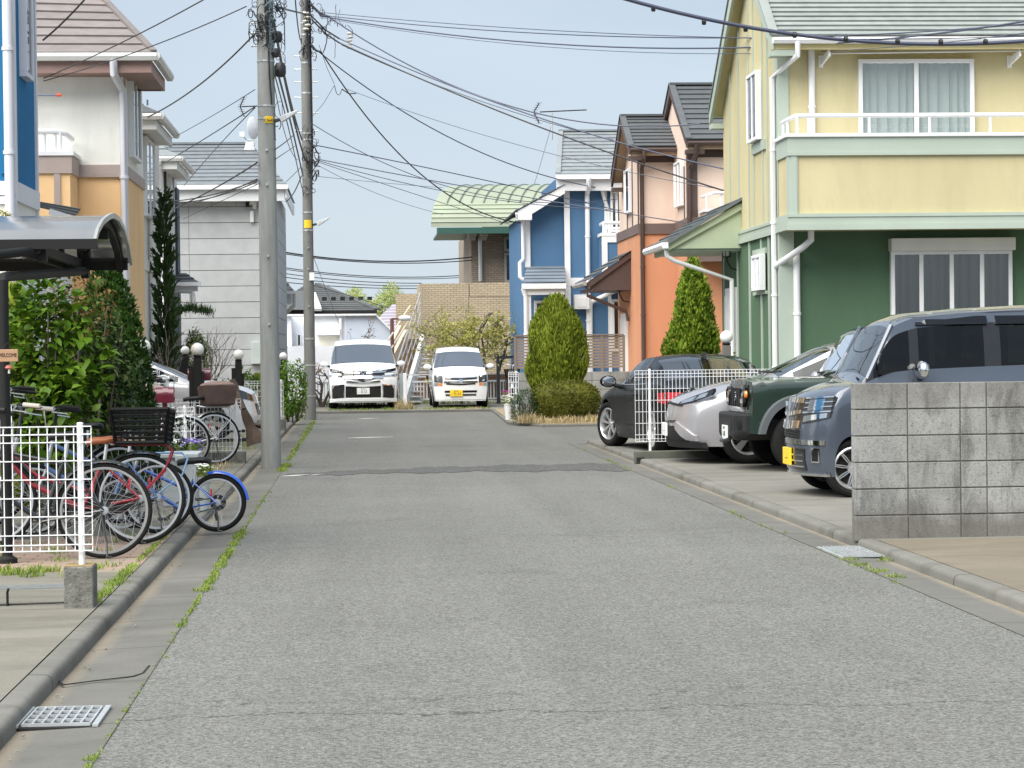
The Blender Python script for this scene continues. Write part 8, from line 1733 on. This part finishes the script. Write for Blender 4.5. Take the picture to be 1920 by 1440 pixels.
clipped('clipped rounded box hedge in front of the rounded conifer', (px_x(1061, 44.5, 755), 44.55, .47), (.68, .55, .41), 9000, .042, olive, 3.2, 'hedge', 'hedge', .07)
clipped('small yellow green clipped ball shrub left of the near pole', (px_x(486, 48, 697), 48, .98), (.15, .15, .12), 900, .03, gold, 2.6, z0=LOT)
# wisteria on a pergola behind the small white wagon
rg.seed(40); Yv = 61.2; xv = px_x(905, Yv, 640); t = thing('wisteria', 'budding wisteria with yellow green leaves over a pergola behind the small white wagon', 'vine', (xv, Yv, LOT)); b = MB(); tips = []
for px, d in ((868, -.6), (905, .1), (935, .5), (890, -.2)): x = px_x(px, Yv, 700); limbs(b, Vector((x, Yv, LOT+.9)), Vector((d, rg.uniform(-.3, .3), 1)), 1.0, .05, 4, .95, .02, tips, (2, 4))
for px in (830, 865, 945): x = px_x(px, Yv, 700); b.tube([(x, Yv, LOT), (x+.1, Yv, 1.0)], .05, 6)
for px0, py0, px1, py1 in ((900, 612, 917, 586), (925, 610, 937, 596)): b.tube([W(px0, py0+12, Yv), W(px0+4, py0, Yv), W(px1, py1+3, Yv), W(px1+8, py1, Yv)], [.06, .055, .05, .03], 7)
b.build('branches', m_twig, t, fix=False); b = MB()
for p, d in tips:
    for _ in range(3): leaf(b, p+rdir()*.12, rdir()+Vector((0, 0, .2)), rdir(), .10*rg.uniform(.6, 1.4), .055)
for i in range(4600):
    px, py = rg.gauss(893, 46), rg.gauss(626, 18)
    if rg.random() < .18: px, py = rg.uniform(800, 850), rg.uniform(625, 720)
    if px > 975: continue
    if sin(px*.13)+sin(py*.21+px*.05) < -.3: continue
    leaf(b, W(px, py, Yv+rg.gauss(0, .35)), rdir()+Vector((0, 0, .3)), rdir(), .10*rg.uniform(.5, 1.3), .05)
b.build('leaves', leafm('pale young leaves', (.30, .30, .06), (.66, .62, .24), .5, .35), t, fix=False)
b = MB(); yq = 61.5; b.box(px_x(925, yq), px_x(985, yq), yq-.6, yq-.5, px_z(672, yq, 950), px_z(667, yq, 950)); b.box(px_x(928, yq), px_x(934, yq), yq-.6, yq-.5, LOT, px_z(672, yq, 950)); b.build('pergola', m_darkalloy, t)
# far willow
rg.seed(50); p = W(715, 575, 98); t = thing('willow_tree', 'pale yellow green willow crown showing above the far roofs', 'tree', (p.x, 98, 0)); b = MB()
for i in range(2200):
    a, q = rg.uniform(0, 6.3), sqrt(rg.random()); x, z = p.x+cos(a)*q*1.9, p.z-.3+sin(a)*q*.9+.35*sin(cos(a)*q*7); leaf(b, Vector((x, 98+rg.gauss(0, .6), z)), rdir()*.4+Vector((rg.choice((-1, 1))*.5, 0, rg.uniform(-.2, 1))), rdir(), .32, .06)
b.build('crown', leafm('willow leaves', (.34, .42, .12), (.60, .64, .28), .6, .35), t, fix=False); b = MB(); b.tube([(p.x, 98, 0), (p.x, 98, p.z)], [.2, .06], 7); b.build('trunk', m_trunk, t)
# straw tufts: separate plants
for px, py, Y, rad, h, n, lab in ((757, 765, 56.2, .26, .34, 420, 'dry straw tuft at the foot of the slim white post'), (990, 790, 43.9, .22, .26, 380, 'pale dry grass tuft at the corner of the clipped hedge'), (1050, 795, 43.55, .3, .16, 300, 'flattened dry grass clump in front of the clipped hedge'), (1105, 790, 43.9, .25, .2, 260, 'dry grass clump right of the clipped hedge')):
    x = px_x(px, Y, py); b = MB(); random.seed(px); tuft(b, x, Y, LOT, rad, h, n, .010); tag(b.build('straw_tuft', m_straw, fix=False), lab, 'grass tuft')
# yellowish leaves peeking at the top left
shrub('yellow green shrub tip above the canopy at the left edge', (px_x(2, 22, 402), 22, px_z(403, 22, 5)-.02), (.10, .1, .09), 60, .07, .03, leafm('yellow tips', (.30, .30, .04), (.5, .45, .1), .5, .2), 61, 1, name='shrub')
